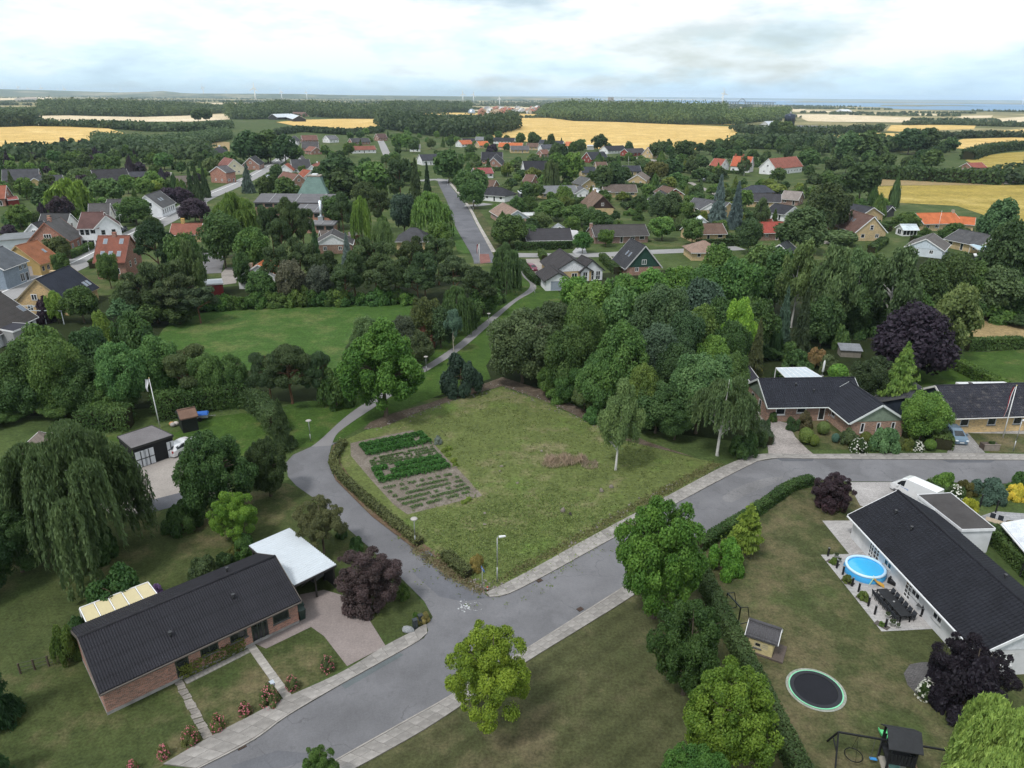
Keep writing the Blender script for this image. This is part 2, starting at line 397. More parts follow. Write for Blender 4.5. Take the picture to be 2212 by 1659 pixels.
G_FIELD = mat_ground('playing_field_grass',((0.040,0.082,0.018),(0.058,0.112,0.026),(0.110,0.125,0.046)),0.42,0.05,0.22,3.0,bmp=0.2)
G_VERGE = mat_ground('park_grass',((0.034,0.068,0.014),(0.056,0.100,0.020),(0.105,0.105,0.042)),0.30,0.08,0.3,4.0)
G_LOT = mat_ground('vacant_lot_grass',((0.082,0.102,0.034),(0.112,0.138,0.044),(0.178,0.155,0.090),(0.096,0.155,0.034)),0.38,0.10,0.30,3.0,bmp=0.5)
G_SOIL = mat_ground('garden_soil',((0.135,0.115,0.095),(0.180,0.155,0.130),(0.210,0.185,0.160)),0.4,0.2,0.9,9.0,bmp=0.8)
G_BARE = mat_ground('bare_soil',((0.075,0.058,0.042),(0.120,0.096,0.074),(0.170,0.135,0.105)),0.4,0.2,0.9,8.0,bmp=0.8)
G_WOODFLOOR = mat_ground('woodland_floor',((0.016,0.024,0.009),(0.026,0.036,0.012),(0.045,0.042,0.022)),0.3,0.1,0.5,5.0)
G_GRAIN = mat_ground('ripe_grain',((0.46,0.31,0.105),(0.60,0.42,0.155),(0.66,0.49,0.22)),0.40,0.004,0.03,0.6,bmp=0.1)  # brighter than the crop itself: sunlight on distant fields put into the colour
G_GRAIN2 = mat_ground('ripening_grain',((0.24,0.19,0.045),(0.36,0.27,0.065),(0.40,0.31,0.10)),0.40,0.015,0.08,0.9,stripe=(R(78),24.0,0.05),bmp=0.1)
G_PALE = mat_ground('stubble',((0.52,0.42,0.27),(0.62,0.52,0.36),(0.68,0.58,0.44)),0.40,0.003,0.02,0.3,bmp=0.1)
G_MEADOW = mat_ground('hay_meadow',((0.22,0.17,0.085),(0.32,0.235,0.120),(0.11,0.125,0.045)),0.25,0.03,0.2,2.0)
G_FAR = mat_ground('far_farmland',((0.045,0.062,0.022),(0.085,0.100,0.036),(0.40,0.33,0.18)),0.62,0.0011,0.004,0.03,bmp=0.05)
A_ROAD = mat_asphalt('asphalt',(0.140,0.139,0.148),0.40)
A_LANE = mat_asphalt('lane_asphalt',(0.132,0.131,0.140),0.42,worn=0.2)
A_PATCH = mat_asphalt('patched_asphalt',(0.092,0.094,0.106),0.0)
A_PATH = mat_asphalt('path_asphalt',(0.185,0.178,0.182),0.0,0.06,0.14)
A_GRAVEL = mat_asphalt('gravel',(0.265,0.240,0.220),0.0,0.16,0.25)
A_FARROAD = mat_asphalt('far_asphalt',(0.25,0.245,0.245),0.0,0.06,0.12)

ROADS = []     # hard surfaces, to keep trees off them
def sheet(name,pts,z,mat,label=None,curve=0,world=False,kind='structure'):
 w = [Vector((p[0],p[1],0)) if world else P(p[0],p[1],0) for p in pts]
 if curve: w = smooth_line(w,curve,closed=True)
 w = [Vector((p.x,p.y,z)) for p in w]
 if any(k in name for k in ('road','street','lane','drive','car_park','path','court','paving','pavement','terrace','yard')): ROADS.append([(p.x,p.y) for p in w])
 tris = tessellate_polygon([w])
 me = bpy.data.meshes.new(name); me.from_pydata([tuple(p) for p in w],[],[tuple(t) for t in tris]); me.update()
 bm = bmesh.new(); bm.from_mesh(me); bmesh.ops.recalc_face_normals(bm,faces=bm.faces)
 if bm.faces and sum(f.normal.z*f.calc_area() for f in bm.faces) < 0: bmesh.ops.reverse_faces(bm,faces=bm.faces)
 bm.to_mesh(me); bm.free()
 o = mobj(name,me,mat); o['kind'] = kind
 if label: o['label'] = label
 return o
def strip(name,left,right,z,mat,label=None,n=8):
 a = smooth_line([P(*p) for p in left],n) if n else [P(*p) for p in left]
 b = smooth_line([P(*p) for p in right],n) if n else [P(*p) for p in right]
 return sheet(name,[(p.x,p.y) for p in a] + [(p.x,p.y) for p in reversed(b)],z,mat,label,world=True)
def band(name,line,width,z,mat,label=None,n=6):
 """a road of even width along a centre line"""
 c = smooth_line([P(*p) for p in line],n); l,r = [],[]
 for i,p in enumerate(c):
  d = c[min(i+1,len(c)-1)] - c[max(i-1,0)]; q = Vector((-d.y,d.x,0)).normalized()*width/2
  l.append((p.x+q.x,p.y+q.y)); r.append((p.x-q.x,p.y-q.y))
 return sheet(name,l + r[::-1],z,mat,label,world=True)

# one sheet to the horizon
def ground():
 rings = [0,60,150,400,1200,4000,12000,45000]; n = 72
 vs = [(0,0,0)]; fs = []
 for r in rings[1:]:
  vs += [(r*math.cos(2*math.pi*j/n),r*math.sin(2*math.pi*j/n),0) for j in range(n)]
 for j in range(n): fs.append((0,1+j,1+(j+1) % n))
 for k in range(len(rings)-2):
  for j in range(n):
   a,b = 1+k*n+j,1+k*n+(j+1) % n; fs.append((a,a+n,b+n,b))
 me = bpy.data.meshes.new('ground'); me.from_pydata(vs,[],fs); me.update()
 mobj('ground',me,G_BASE)['kind'] = 'structure'
ground()
# distant farmland, and the sound with its shores
sheet('farmland',[(-3000,262),(-300,258),(737,252),(1474,262),(2212,300),(4600,330),(4000,240.6),(2212,223.0),(1700,218.4),(1106,213.0),(0,203.6),(-2500,181.6)],0.20,G_FAR)
def mat_sea():
 m,nt,b,_ = newmat('sea_water'); v = objvec(nt)
 c = ramp(nt,noise(nt,v,0.0006,4),[(0.3,(0.070,0.170,0.300)),(0.7,(0.110,0.230,0.370))])
 nt.links.new(c,b.inputs['Base Color']); b.inputs['Roughness'].default_value = 0.5; b.inputs['Specular IOR Level'].default_value = 0.2
 bump(nt,b,noise(nt,v,0.05,3),0.5,1.0)
 return m
sheet('sea',[(520,206.3),(700,207.4),(900,208.4),(1100,211.0),(1290,216.6),(1475,222.5),(1600,224.5),(1730,227.5),(1840,230.0),(1905,232.0),(1935,236.0),(2060,238.0),(2212,240.0),(2700,248),
     (3600,232.2),(2700,223.8),(2212,219.1),(1700,214.5),(1106,209.2),(620,204.9)],0.6,mat_sea())
def far_strip(pts,z,mat,nm='far_shore'): sheet(nm,pts,z,mat)
far_strip([(1690,221.5),(1800,222.0),(1930,223.6),(2020,223.4),(2212,226),(2400,228),(2400,224),(2212,222.0),(2010,219.4),(1860,218.6),(1740,218.0)],0.9,G_FAR)
far_strip([(1900,229.5),(1985,230.5),(2040,229.2),(2100,229.6),(2140,230),(2060,227.0),(1960,226.6),(1905,227.4)],0.95,G_FAR)
far_strip([(1300,214.6),(1475,216.2),(1700,217.6),(1860,218.2),(1700,215.6),(1475,213.4),(1300,211.9)],0.9,G_PALE)

# grain fields and meadows
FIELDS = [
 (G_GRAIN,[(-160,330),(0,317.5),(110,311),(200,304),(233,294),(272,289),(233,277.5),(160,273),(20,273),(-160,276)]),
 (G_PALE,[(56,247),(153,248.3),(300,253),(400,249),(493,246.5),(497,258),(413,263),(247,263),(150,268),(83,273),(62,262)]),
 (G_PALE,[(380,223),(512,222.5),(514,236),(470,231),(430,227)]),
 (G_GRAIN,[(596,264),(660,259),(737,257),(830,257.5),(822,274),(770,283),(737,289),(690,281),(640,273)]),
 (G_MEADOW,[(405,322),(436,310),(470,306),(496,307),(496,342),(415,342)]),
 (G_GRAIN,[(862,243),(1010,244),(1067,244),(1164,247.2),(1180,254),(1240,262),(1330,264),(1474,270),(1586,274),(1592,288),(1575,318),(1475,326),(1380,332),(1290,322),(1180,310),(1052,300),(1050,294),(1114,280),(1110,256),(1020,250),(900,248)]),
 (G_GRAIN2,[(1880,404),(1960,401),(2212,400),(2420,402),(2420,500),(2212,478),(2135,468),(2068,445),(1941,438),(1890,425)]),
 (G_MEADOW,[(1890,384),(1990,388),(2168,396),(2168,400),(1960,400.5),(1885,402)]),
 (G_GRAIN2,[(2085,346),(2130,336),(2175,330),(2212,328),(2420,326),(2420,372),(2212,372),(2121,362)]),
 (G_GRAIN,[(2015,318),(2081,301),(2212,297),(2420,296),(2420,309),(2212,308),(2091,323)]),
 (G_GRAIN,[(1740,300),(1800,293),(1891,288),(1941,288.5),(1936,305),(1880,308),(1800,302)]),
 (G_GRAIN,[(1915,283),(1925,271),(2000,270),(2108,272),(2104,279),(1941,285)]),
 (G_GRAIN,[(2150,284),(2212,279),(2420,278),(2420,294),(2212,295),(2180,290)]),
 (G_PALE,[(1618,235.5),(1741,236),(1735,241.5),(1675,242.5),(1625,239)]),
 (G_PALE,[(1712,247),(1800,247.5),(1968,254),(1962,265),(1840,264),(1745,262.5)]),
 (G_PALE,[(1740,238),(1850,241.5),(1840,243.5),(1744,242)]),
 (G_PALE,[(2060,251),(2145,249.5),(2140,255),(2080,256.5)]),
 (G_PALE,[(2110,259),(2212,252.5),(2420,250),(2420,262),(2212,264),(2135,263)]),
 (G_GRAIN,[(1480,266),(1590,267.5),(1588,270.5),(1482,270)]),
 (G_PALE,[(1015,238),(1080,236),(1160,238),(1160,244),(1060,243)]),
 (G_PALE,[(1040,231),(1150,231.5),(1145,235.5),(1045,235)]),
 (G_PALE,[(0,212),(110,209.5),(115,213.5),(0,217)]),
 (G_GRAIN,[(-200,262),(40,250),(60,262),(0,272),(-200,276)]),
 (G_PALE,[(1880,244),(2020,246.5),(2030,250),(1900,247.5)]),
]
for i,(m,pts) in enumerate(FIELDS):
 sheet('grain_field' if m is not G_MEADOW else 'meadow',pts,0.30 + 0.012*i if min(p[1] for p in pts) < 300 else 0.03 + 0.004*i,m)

# near lawns and grass areas
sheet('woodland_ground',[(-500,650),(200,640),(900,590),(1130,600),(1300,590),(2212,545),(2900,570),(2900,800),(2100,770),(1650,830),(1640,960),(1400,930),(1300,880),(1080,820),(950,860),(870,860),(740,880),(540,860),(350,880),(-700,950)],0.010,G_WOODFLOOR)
sheet('playing_field',[(340,730),(352,712),(372,695),(410,681),(470,671),(540,664),(600,660),(700,657.5),(800,656),(905,655),(930,720),(900,800),(800,830),(700,815),(600,800),(520,800),(400,790)],0.020,G_FIELD)
sheet('park_grass',[(690,960),(610,975),(560,900),(640,868),(760,862),(800,840),(905,780),(985,715),(1080,640),(1128,606),(1135,560),(1180,600),(1215,640),(1190,690),(1095,720),(1050,790),(1060,818),(960,850),(880,880),(820,900),(735,950)],0.024,G_VERGE)
sheet('garden_lawn',[(380,935),(440,905),(520,893),(555,895),(600,960),(540,985),(380,985),(240,950),(200,945),(330,930)],0.028,G_VERGE)
sheet('vacant_lot',[(1085,836),(1180,872),(1280,915),(1350,950),(1480,985),(1560,1003),(1475,1056),(1297,1150),(1150,1230),(1058,1276),(990,1256),(890,1180),(790,1080),(722,1000),(735,955),(790,930),(880,900),(960,872)],0.028,G_LOT)
sheet('front_lawn',[(-400,1330),(0,1150),(240,1095),(620,1044),(700,1085),(737,1130),(793,1180),(873,1257),(935,1330),(924,1352),(745,1442),(620,1506),(460,1589),(340,1662),(100,1800),(-600,1900)],0.020,G_LEFT)
sheet('roadside_lawn',[(1131,1434),(1335,1308),(1480,1215),(1520,1205),(1600,1450),(1700,1659),(1800,1900),(900,1950),(690,1710)],0.020,G_STRIPE)
sheet('garden_lawn',[(1495,1200),(1640,1098),(1753,1040),(1850,1046),(1990,1160),(2212,1300),(2500,1500),(2500,1950),(1850,1950),(1700,1659),(1600,1450)],0.024,G_LAWN)
sheet('garden_lawn',[(1975,830),(1985,800),(2060,760),(2130,760),(2212,755),(2420,750),(2420,850),(2212,850)],0.024,G_VERGE)
sheet('meadow',[(2085,735),(2085,690),(2130,680),(2200,685),(2240,735)],0.028,G_MEADOW)
sheet('garden_lawn',[(2075,935),(2130,925),(2212,930),(2420,940),(2420,978),(2212,978),(2140,978)],0.028,G_LAWN)
sheet('garden_lawn',[(1745,885),(1960,920),(1990,970),(1740,972),(1700,940)],0.028,G_LEFT)
sheet('wood_edge_soil',[(1085,815),(1180,845),(1260,885),(1320,920),(1400,955),(1500,988),(1350,952),(1275,912),(1175,865),(1085,834),(1000,858),(930,881),(880,901),(830,922),(785,928),(800,912),(850,893),(930,870),(1010,842)],0.034,G_BARE)
# vegetable plot
sheet('vegetable_plot',[(757,958),(800,948),(890,930),(925,945),(960,985),(1005,1030),(1043,1072),(990,1084),(880,1112),(850,1090),(800,1035),(758,985)],0.036,G_SOIL)
# lane edge where the hedge grows
sheet('hedge_bed',[(712,985),(722,958),(735,955),(735,1000),(760,1035),(900,1165),(960,1205),(1045,1272),(1047,1283),(1017,1279),(964,1246),(890,1183),(804,1117),(724,1037)],0.040,mat_ground('leaf_litter',((0.105,0.068,0.044),(0.155,0.105,0.072),(0.12,0.115,0.065)),0.45,0.3,0.9,8.0))

# ------------------------------------------------------------------ roads, paths, drives
NK = [(430,1662),(550,1600),(620,1549),(737,1480),(863,1410)]
N_KERB_L = [(250,1772),(340,1715)] + NK + [(916,1379),(925,1363),(921,1351)]
LANE_W = [(935,1334),(916,1299),(873,1256),(793,1179),(737,1130),(700,1092),(640,1050),(622,1030),(618,1000),(633,983),(683,961)]
LANE_E = [(737,956),(716,962),(708,1000),(724,1036),(804,1116),(890,1182),(964,1246),(1017,1279),(1045,1286)]
N_KERB_R = [(1047,1284),(1058,1291),(1094,1286),(1164,1252),(1297,1179),(1475,1081),(1575,1028),(1635,998),(1681,990.5),(1758,992),(2212,995),(2500,998)]
S_KERB = [(560,1742),(695,1660),(885,1553),(962,1510),(1118,1414),(1315,1289),(1420,1222),(1505,1172),(1560,1139),(1628,1098),(1701,1050),(1751,1036),(1831,1040.5),(2008,1041.5),(2212,1046),(2500,1052)]
sheet('road',N_KERB_L + [(935,1334)] + LANE_W[1:3] + LANE_E[-3:-2] + LANE_E[-2:] + N_KERB_R + S_KERB[::-1],0.044,A_ROAD)
sheet('lane',[(873,1256)] + LANE_W[3:] + [(690,958),(737,956)] + LANE_E[1:7],0.040,A_LANE)
strip('footpath',[(672,966),(695,948),(737,909),(775,880),(830,845),(890,806),(914,793),(980,750),(1040,701),(1102,653),(1140,626),(1144,612),(1131,599),(1124,585)],
   [(716,963),(728,938),(757,915),(800,886),(850,853),(905,812),(934,795),(1000,752),(1059,701),(1115,652),(1152,630),(1158,618),(1142,599),(1136,585)],0.048,A_PATH)
# patched stretches of asphalt
sheet('asphalt_patch',[(905,1196),(925,1190),(938,1202),(912,1212)],0.049,A_PATCH)
sheet('asphalt_patch',[(890,1235),(930,1215),(958,1240),(1046,1284),(1060,1292),(1000,1300),(950,1290),(905,1250)],0.052,mat_asphalt('smoother_asphalt',(0.112,0.114,0.128),0.2))
sheet('asphalt_patch',[(737,1481),(863,1411),(872,1416),(746,1489)],0.050,mat_asphalt('greenish_asphalt',(0.100,0.114,0.120),0.0))
sheet('asphalt_patch',[(1678,991.5),(1758,992.5),(1755,997),(1690,997)],0.050,A_PATCH)
sheet('asphalt_patch',[(2035,994.5),(2150,994.8),(2140,1000),(2050,1000)],0.050,A_PATCH)
sheet('asphalt_patch',[(500,1655),(600,1622),(665,1628),(680,1640),(600,1662),(520,1690)],0.050,mat_asphalt('worn_asphalt',(0.116,0.118,0.130),0.15))
sheet('asphalt_patch',[(1560,1075),(1600,1050),(1650,1035),(1690,1030),(1680,1042),(1620,1066),(1580,1086)],0.0525,mat_asphalt('rough_asphalt',(0.158,0.155,0.160),0.3,0.2,0.35),curve=3)
# drives, yards, terraces
sheet('gravel_drive',[(648,1285),(700,1275),(770,1295),(833,1396),(750,1440),(700,1375),(672,1355),(575,1402),(548,1390),(640,1345)],0.044,mat_asphalt('pink_gravel',(0.215,0.182,0.172),0.0,0.2,0.25))
sheet('gravel_yard',[(285,1010),(300,1003),(380,985),(470,985),(500,1060),(400,1090),(290,1112),(255,1118),(200,1090)],0.040,A_GRAVEL)
sheet('yard_apron',[(290,1090),(385,1066),(440,1062),(430,1082),(300,1114)],0.046,A_PATCH)
sheet('gravel_drive',[(1633,890),(1645,885),(1665,905),(1702,915),(1718,945),(1745,972),(1758,982),(1660,981),(1655,940),(1628,900)],0.044,mat_paver('drive_pavers',(0.300,0.270,0.255),0.22,0.11,0.22))
sheet('paved_drive',[(2056,955),(2040,925),(2090,935),(2128,979),(2045,979)],0.044,mat_paver('grey_pavers',(0.245,0.235,0.228),0.22,0.11,0.2))
sheet('house_terrace',[(2030,920),(2075,918),(2212,924),(2420,930),(2420,944),(2212,938),(2100,936),(2060,932)],0.036,mat_paver('terrace_flags',(0.270,0.260,0.252),0.4,0.4,0.15))
sheet('paved_drive',[(1831,1042),(1943,1042),(2000,1090),(1990,1150),(1958,1120),(1858,1093)],0.044,mat_paver('pale_pavers',(0.360,0.342,0.335),0.22,0.11,0.12,rot=0.5))
TERR = mat_paver('terrace_pavers',(0.355,0.340,0.332),0.42,0.21,0.10,0.7,0.10,rot=0.07)
sheet('terrace',[(1776,1125.5),(1848,1125),(1858,1150),(1900,1190),(1975,1290),(2029,1358),(1904,1364),(1773,1199.5),(1834,1197.5)],0.046,TERR)
sheet('terrace_edging',[(1773,1199),(1782,1199),(1912,1359),(2028,1353),(2029,1359),(1904,1365)],0.052,mat_paver('edging',(0.33,0.32,0.315),0.6,0.3,0.1))
sheet('plinth_gravel',[(1835,1150),(1843,1148),(1905,1207),(1975,1287),(2029,1355),(2019,1354),(1965,1290),(1895,1213)],0.050,mat_asphalt('dark_gravel',(0.13,0.125,0.12),0.0,0.25))
sheet('flower_bed',[(1952,1455),(1965,1436),(1990,1431),(2060,1432),(2110,1500),(2060,1545),(1990,1510),(1960,1480)],0.034,mat_paver('bed_setts',(0.105,0.100,0.100),0.2,0.1,0.2))
# far roads and squares
band('village_road',[(-60,668),(0,641),(141,581),(200,553),(280,512),(357,474),(395,453),(440,428),(480,411),(520,394),(555,376),(597,351),(623,331),(633,316),(640,306)],8.5,0.060,A_FARROAD)
band('road_marking',[(-60,660),(0,633.5),(141,574.5),(200,546.5),(280,506),(357,469.5),(395,449),(440,424.5),(480,408),(520,391),(553,374),(594,350),(621,330),(632,316)],0.35,0.066,mat_asphalt('road_paint',(0.72,0.72,0.72),0.0,0.05,0.08))
sheet('forecourt',[(-120,640),(-20,600),(20,585),(90,566),(140,560),(130,574),(60,606),(0,630)],0.056,A_GRAVEL)
strip('street',[(944,385),(948,399),(967,439),(983,487),(1017,548),(1024,570)],[(968,388),(972,400),(1008,446),(1030,488),(1063,546),(1066,568)],0.060,mat_asphalt('street_asphalt',(0.112,0.113,0.126),0.2))
sheet('red_paving',[(1034,549),(1056,549),(1060,567),(1038,570)],0.070,mat_paver('red_pavers',(0.20,0.095,0.082),0.4,0.2,0.15))
strip('pavement',[(968,394),(1007,443),(1030,486),(1062,545)],[(974,394),(1013,443),(1037,486),(1072,545)],0.074,mat_paver('pavement_flags',(0.34,0.315,0.29),0.7,0.6,0.12))
strip('street_verge',[(974,394),(1013,441),(1038,484),(1073,545)],[(984,394),(1026,441),(1056,484),(1098,545)],0.060,G_LAWN)
strip('street_verge',[(962,470),(970,490),(990,548)],[(981,486),(985,494),(1016,548)],0.056,G_FIELD)
band('side_street',[(1098,551),(1180,552),(1290,551),(1400,545),(1500,541),(1600,536)],5.5,0.064,A_FARROAD)
band('side_street',[(960,391),(940,388),(905,391)],6.0,0.064,A_FARROAD)
band('street',[(848,348),(836,334),(826,312),(822,304)],6.0,0.060,A_FARROAD)
band('side_street',[(1004,444),(1030,444),(1055,440)],5.0,0.068,A_FARROAD)
sheet('house_drive',[(1129,560),(1185,558),(1182,580),(1178,600),(1170,606),(1142,590)],0.056,A_GRAVEL)
sheet('house_drive',[(1302,556),(1318,553),(1352,585),(1338,588)],0.056,A_GRAVEL)
sheet('house_drive',[(1236,545),(1258,520),(1268,548),(1245,552)],0.068,mat_asphalt('pale_concrete',(0.34,0.34,0.35),0.0))
sheet('car_park',[(428,566),(440,540),(480,543),(484,565),(478,590),(436,592)],0.056,mat_asphalt('car_park_asphalt',(0.16,0.155,0.16),0.0))
sheet('house_drive',[(478,590),(490,578),(520,580),(510,612),(480,616)],0.060,A_GRAVEL)
band('side_street',[(1372,340),(1400,345),(1430,350)],9.0,0.060,A_GRAVEL)
band('side_street',[(2212,390),(2185,392),(2168,398)],6.0,0.050,A_GRAVEL)
band('path',[(1490,394),(1540,417),(1565,425)],3.0,0.050,A_GRAVEL)
band('path',[(1660,476),(1720,497),(1790,527)],2.5,0.050,A_GRAVEL)
band('side_street',[(1140,462),(1200,462),(1260,463)],4.0,0.050,A_FARROAD)

# pavements: kerb, and each slab a piece
rng = random.Random(4)
SLABM = {}
def pavement(name,outer,inner,label,step,rows,maxpx=10.0):
 """outer = kerb side line, inner = garden side line (pixels)"""
 po,pi = smooth_line([P(*p) for p in outer],10),smooth_line([P(*p) for p in inner],10)
 n = max(2,round(sum((a-b).length for a,b in zip(po,po[1:]))/step))
 def even(l):
  l = resample(l,sum((a-b).length for a,b in zip(l,l[1:]))/n); return l
 po,pi = even(po),even(pi)
 base = MB(); kerb = MB()
 root = tag(empty(name),label,kind='structure')
 for i in range(n):
  a,b,c,d = po[i],po[i+1],pi[i+1],pi[i]
  base.prism([(q.x,q.y,0.0) for q in (a,b,c,d)],[(q.x,q.y,0.085) for q in (a,b,c,d)])
  ka,kb = a.lerp(d,0.13/max((d-a).length,.2)),b.lerp(c,0.13/max((c-b).length,.2))
  kerb.prism([(q.x,q.y,0.0) for q in (a,b,kb,ka)],[(q.x,q.y,0.125) for q in (a,b,kb,ka)])
 base.build('bedding',M_CONC,root,(0.17,0.155,0.14)); kerb.build('kerb',M_CONC,root,(0.30,0.28,0.26))
 for i in range(n):
  for r in range(rows):
   t0,t1 = 0.09 + 0.91*r/rows,0.09 + 0.91*(r+1)/rows
   if i+1 > n: continue
   def at(k,t): return po[k].lerp(pi[k],t)
   q = [at(i,t0),at(i+1,t0),at(i+1,t1),at(i,t1)]
   if (q[1]-q[0]).length/mpp(q[0])*1.356 < maxpx: continue
   cx = sum((p for p in q),Vector())/4; g = 0.011; j = rng.uniform(-0.006,0.006)
   q = [p + (cx-p).normalized()*g for p in q]
   m = MB(); tl = [rng.uniform(-0.005,0.005) for _ in q]
   m.prism([(p.x-cx.x,p.y-cx.y,0.06) for p in q],[(p.x-cx.x,p.y-cx.y,0.103+j+t) for p,t in zip(q,tl)])
   s = rng.uniform(0.80,1.12)
   m.build('paving_slab',M_CONC,root,(0.285*s,0.268*s,0.252*s),loc=(cx.x,cx.y,0))
 return root
pavement('pavement',[(430,1662),(550,1600),(620,1549),(737,1480),(863,1410),(905,1386)],[(353,1652),(460,1590),(560,1538),(620,1507),(737,1454),(833,1396),(895,1364)],'pavement of worn slabs in front of the brick bungalow',0.9,2)
pavement('pavement',[(905,1386),(918,1377),(925,1363),(921,1351)],[(895,1364),(905,1357),(913,1352),(919,1350)],'weedy rounded end of the pavement at the corner',0.9,1)
pavement('pavement',[(1058,1291),(1094,1286),(1164,1252),(1297,1179),(1475,1081),(1575,1028),(1635,998)],[(1050,1281),(1073,1270),(1140,1236),(1270,1164),(1448,1069),(1555,1012),(1618,986)],'pavement of cracked slabs along the vacant lot',0.85,2)
pavement('pavement',[(1635,998),(1681,990.5),(1758,992),(2045,994),(2212,995),(2400,997)],[(1618,986),(1661,981),(1758,982),(2045,980),(2212,982),(2400,985)],'pavement in front of the two brick houses',1.0,2)
pavement('pavement',[(700,1657),(885,1553),(962,1510),(1118,1414),(1315,1289),(1420,1222),(1490,1181)],[(748,1672),(889,1594),(975,1540),(1131,1435),(1335,1309),(1438,1240),(1506,1195)],'pale pavement along the mown roadside lawn',0.85,2)
pavement('pavement',[(1505,1172),(1560,1139),(1628,1098),(1701,1050),(1751,1036)],[(1512,1180),(1568,1145),(1635,1105),(1706,1056),(1754,1040)],'narrow kerb strip along the clipped hedge',1.0,1)
# slab paths at the brick bungalow
def slab_path(name,label,quads,color,mat=M_CONC):
 root = tag(empty(name),label,kind='structure')
 for q in quads:
  w = [P(*p) for p in q]; c = sum(w,Vector())/4
  s = rng.uniform(0.85,1.12); m = MB()
  m.prism([(p.x-c.x,p.y-c.y,0.0) for p in w],[(p.x-c.x,p.y-c.y,0.07+rng.uniform(-.008,.008)) for p in w])
  m.build('paving_slab',mat,root,tuple(k*s for k in color),loc=(c.x,c.y,0))
def ladder(a0,a1,b0,b1,n,gap=0.06,wob=0.0):
 out = []
 for i in range(n):
  t0,t1 = (i+gap)/n,(i+1-gap)/n
  l = lambda p,q,t: (p[0]+(q[0]-p[0])*t+rng.uniform(-wob,wob),p[1]+(q[1]-p[1])*t+rng.uniform(-wob,wob)*.6)
  out.append([l(a0,a1,t0),l(b0,b1,t0),l(b0,b1,t1),l(a0,a1,t1)])
 return out
slab_path('garden_path','straight slab path from the front door to the pavement',ladder((533,1398),(613,1512),(551,1393),(630,1502),11,0.02,0.3),(0.33,0.31,0.285))
slab_path('garden_path','path of rough stepping stones across the front lawn',ladder((375,1473),(440,1598),(393,1468),(460,1590),12,0.07,2.2),(0.23,0.21,0.19),M_STONE)
slab_path('garden_path','narrow slab strip under the front wall of the bungalow',ladder((396,1470),(536,1402),(404,1479),(541,1410),14,0.02,0.3),(0.21,0.20,0.185))
# ------------------------------------------------------------------ foliage meshes (shared by many trees)
def _unit(a): return a / np.maximum(np.linalg.norm(a,axis=-1,keepdims=True),1e-9)
def leaf_mesh(name,C,Nrm,size,aspect,tint,axis=None,rs=None):
 """one four-cornered leaf (or needle tuft) per row"""
 n = len(C); rs = rs or np.random.RandomState(1)
 Nrm = _unit(Nrm)
 ax = rs.normal(size=(n,3)) if axis is None else axis + rs.normal(size=(n,3))*0.15
 t = _unit(ax - Nrm*np.sum(ax*Nrm,1,keepdims=True)); b = np.cross(Nrm,t)
 s = np.asarray(size).reshape(-1,1)*np.ones((n,1)); a = np.asarray(aspect).reshape(-1,1)*np.ones((n,1))
 V = np.stack([C + t*s,C + b*s*a,C - t*s,C - b*s*a],1).reshape(-1,3)
 me = bpy.data.meshes.new(name)
 me.vertices.add(n*4); me.vertices.foreach_set('co',V.astype(np.float32).ravel())
 me.loops.add(n*4); me.loops.foreach_set('vertex_index',np.arange(n*4,dtype=np.int32))
 me.polygons.add(n); me.polygons.foreach_set('loop_start',np.arange(0,n*4,4,dtype=np.int32))
 try: me.polygons.foreach_set('loop_total',np.full(n,4,dtype=np.int32))
 except Exception: pass
 at = me.attributes.new('tint','FLOAT','FACE'); at.data.foreach_set('value',np.clip(tint,0,1).astype(np.float32))
 me.update(calc_edges=True); me.materials.append(M_LEAF)
 return me
def sph(rs,n): return _unit(rs.normal(size=(n,3)))
def fib(n,rs,jit=0.25):
 i = np.arange(n) + 0.5; z = 1 - 2*i/n; th = np.pi*(1+5**0.5)*i; r = np.sqrt(1-z*z)
 return _unit(np.stack([r*np.cos(th),r*np.sin(th),z],1) + rs.normal(size=(n,3))*jit)
def clumped(rs,cen,rad,n,flat=1.0,leafbias=0.35,inner=0.12):
 """leaves over the outside of clumps; returns centres, normals, tint"""
 k = len(cen); w = rad**2/np.sum(rad**2); idx = rs.choice(k,n,p=w)
 d = sph(rs,n); out = _unit(cen[idx] + 1e-6)
 d = _unit(d + out*0.55 + np.array([0,0,0.25])*1.0)
 rr = np.where(rs.rand(n) < inner,rs.uniform(0.1,0.75,n),rs.uniform(0.70,1.20,n))
 C = cen[idx] + d*(rad[idx]*rr)[:,None]*np.array([1,1,flat])
 N = d + rs.normal(size=(n,3))*0.7 + np.array([0,0,leafbias])
 tint = 0.5 + (rs.rand(k)-0.5)[idx]*0.42 + (rs.rand(n)-0.5)*0.45
 return C,N,tint
def m_broad(seed,n,leaf,ncl=55,shape='round',rmin=0.20,rmax=0.34):
 rs = np.random.RandomState(seed)
 d = fib(ncl,rs); d = d[d[:,2] > -0.78]
 amp = 1 + 0.16*np.sin(3*np.arctan2(d[:,1],d[:,0]) + rs.uniform(0,6)) * (1-np.abs(d[:,2]))
 r = rs.uniform(0.56,0.84,len(d))*amp
 cen = d*r[:,None]
 if shape == 'oval': cen[:,:2] *= (1 - 0.32*np.clip(cen[:,2:3],0,1) - 0.25*np.clip(-cen[:,2:3],0,1))
 if shape == 'vase': cen[:,:2] *= (0.72 + 0.33*np.clip(cen[:,2:3]+0.4,0,1))
 rad = rs.uniform(rmin,rmax,len(d))
 core = sph(rs,8)*rs.uniform(0.1,0.4,(8,1)); cen = np.concatenate([cen,core]); rad = np.concatenate([rad,np.full(8,0.33)])
 C,N,t = clumped(rs,cen,rad,n)
 return leaf_mesh('broad_crown',C,N,leaf*rs.uniform(0.7,1.3,n),0.68,t,rs=rs)
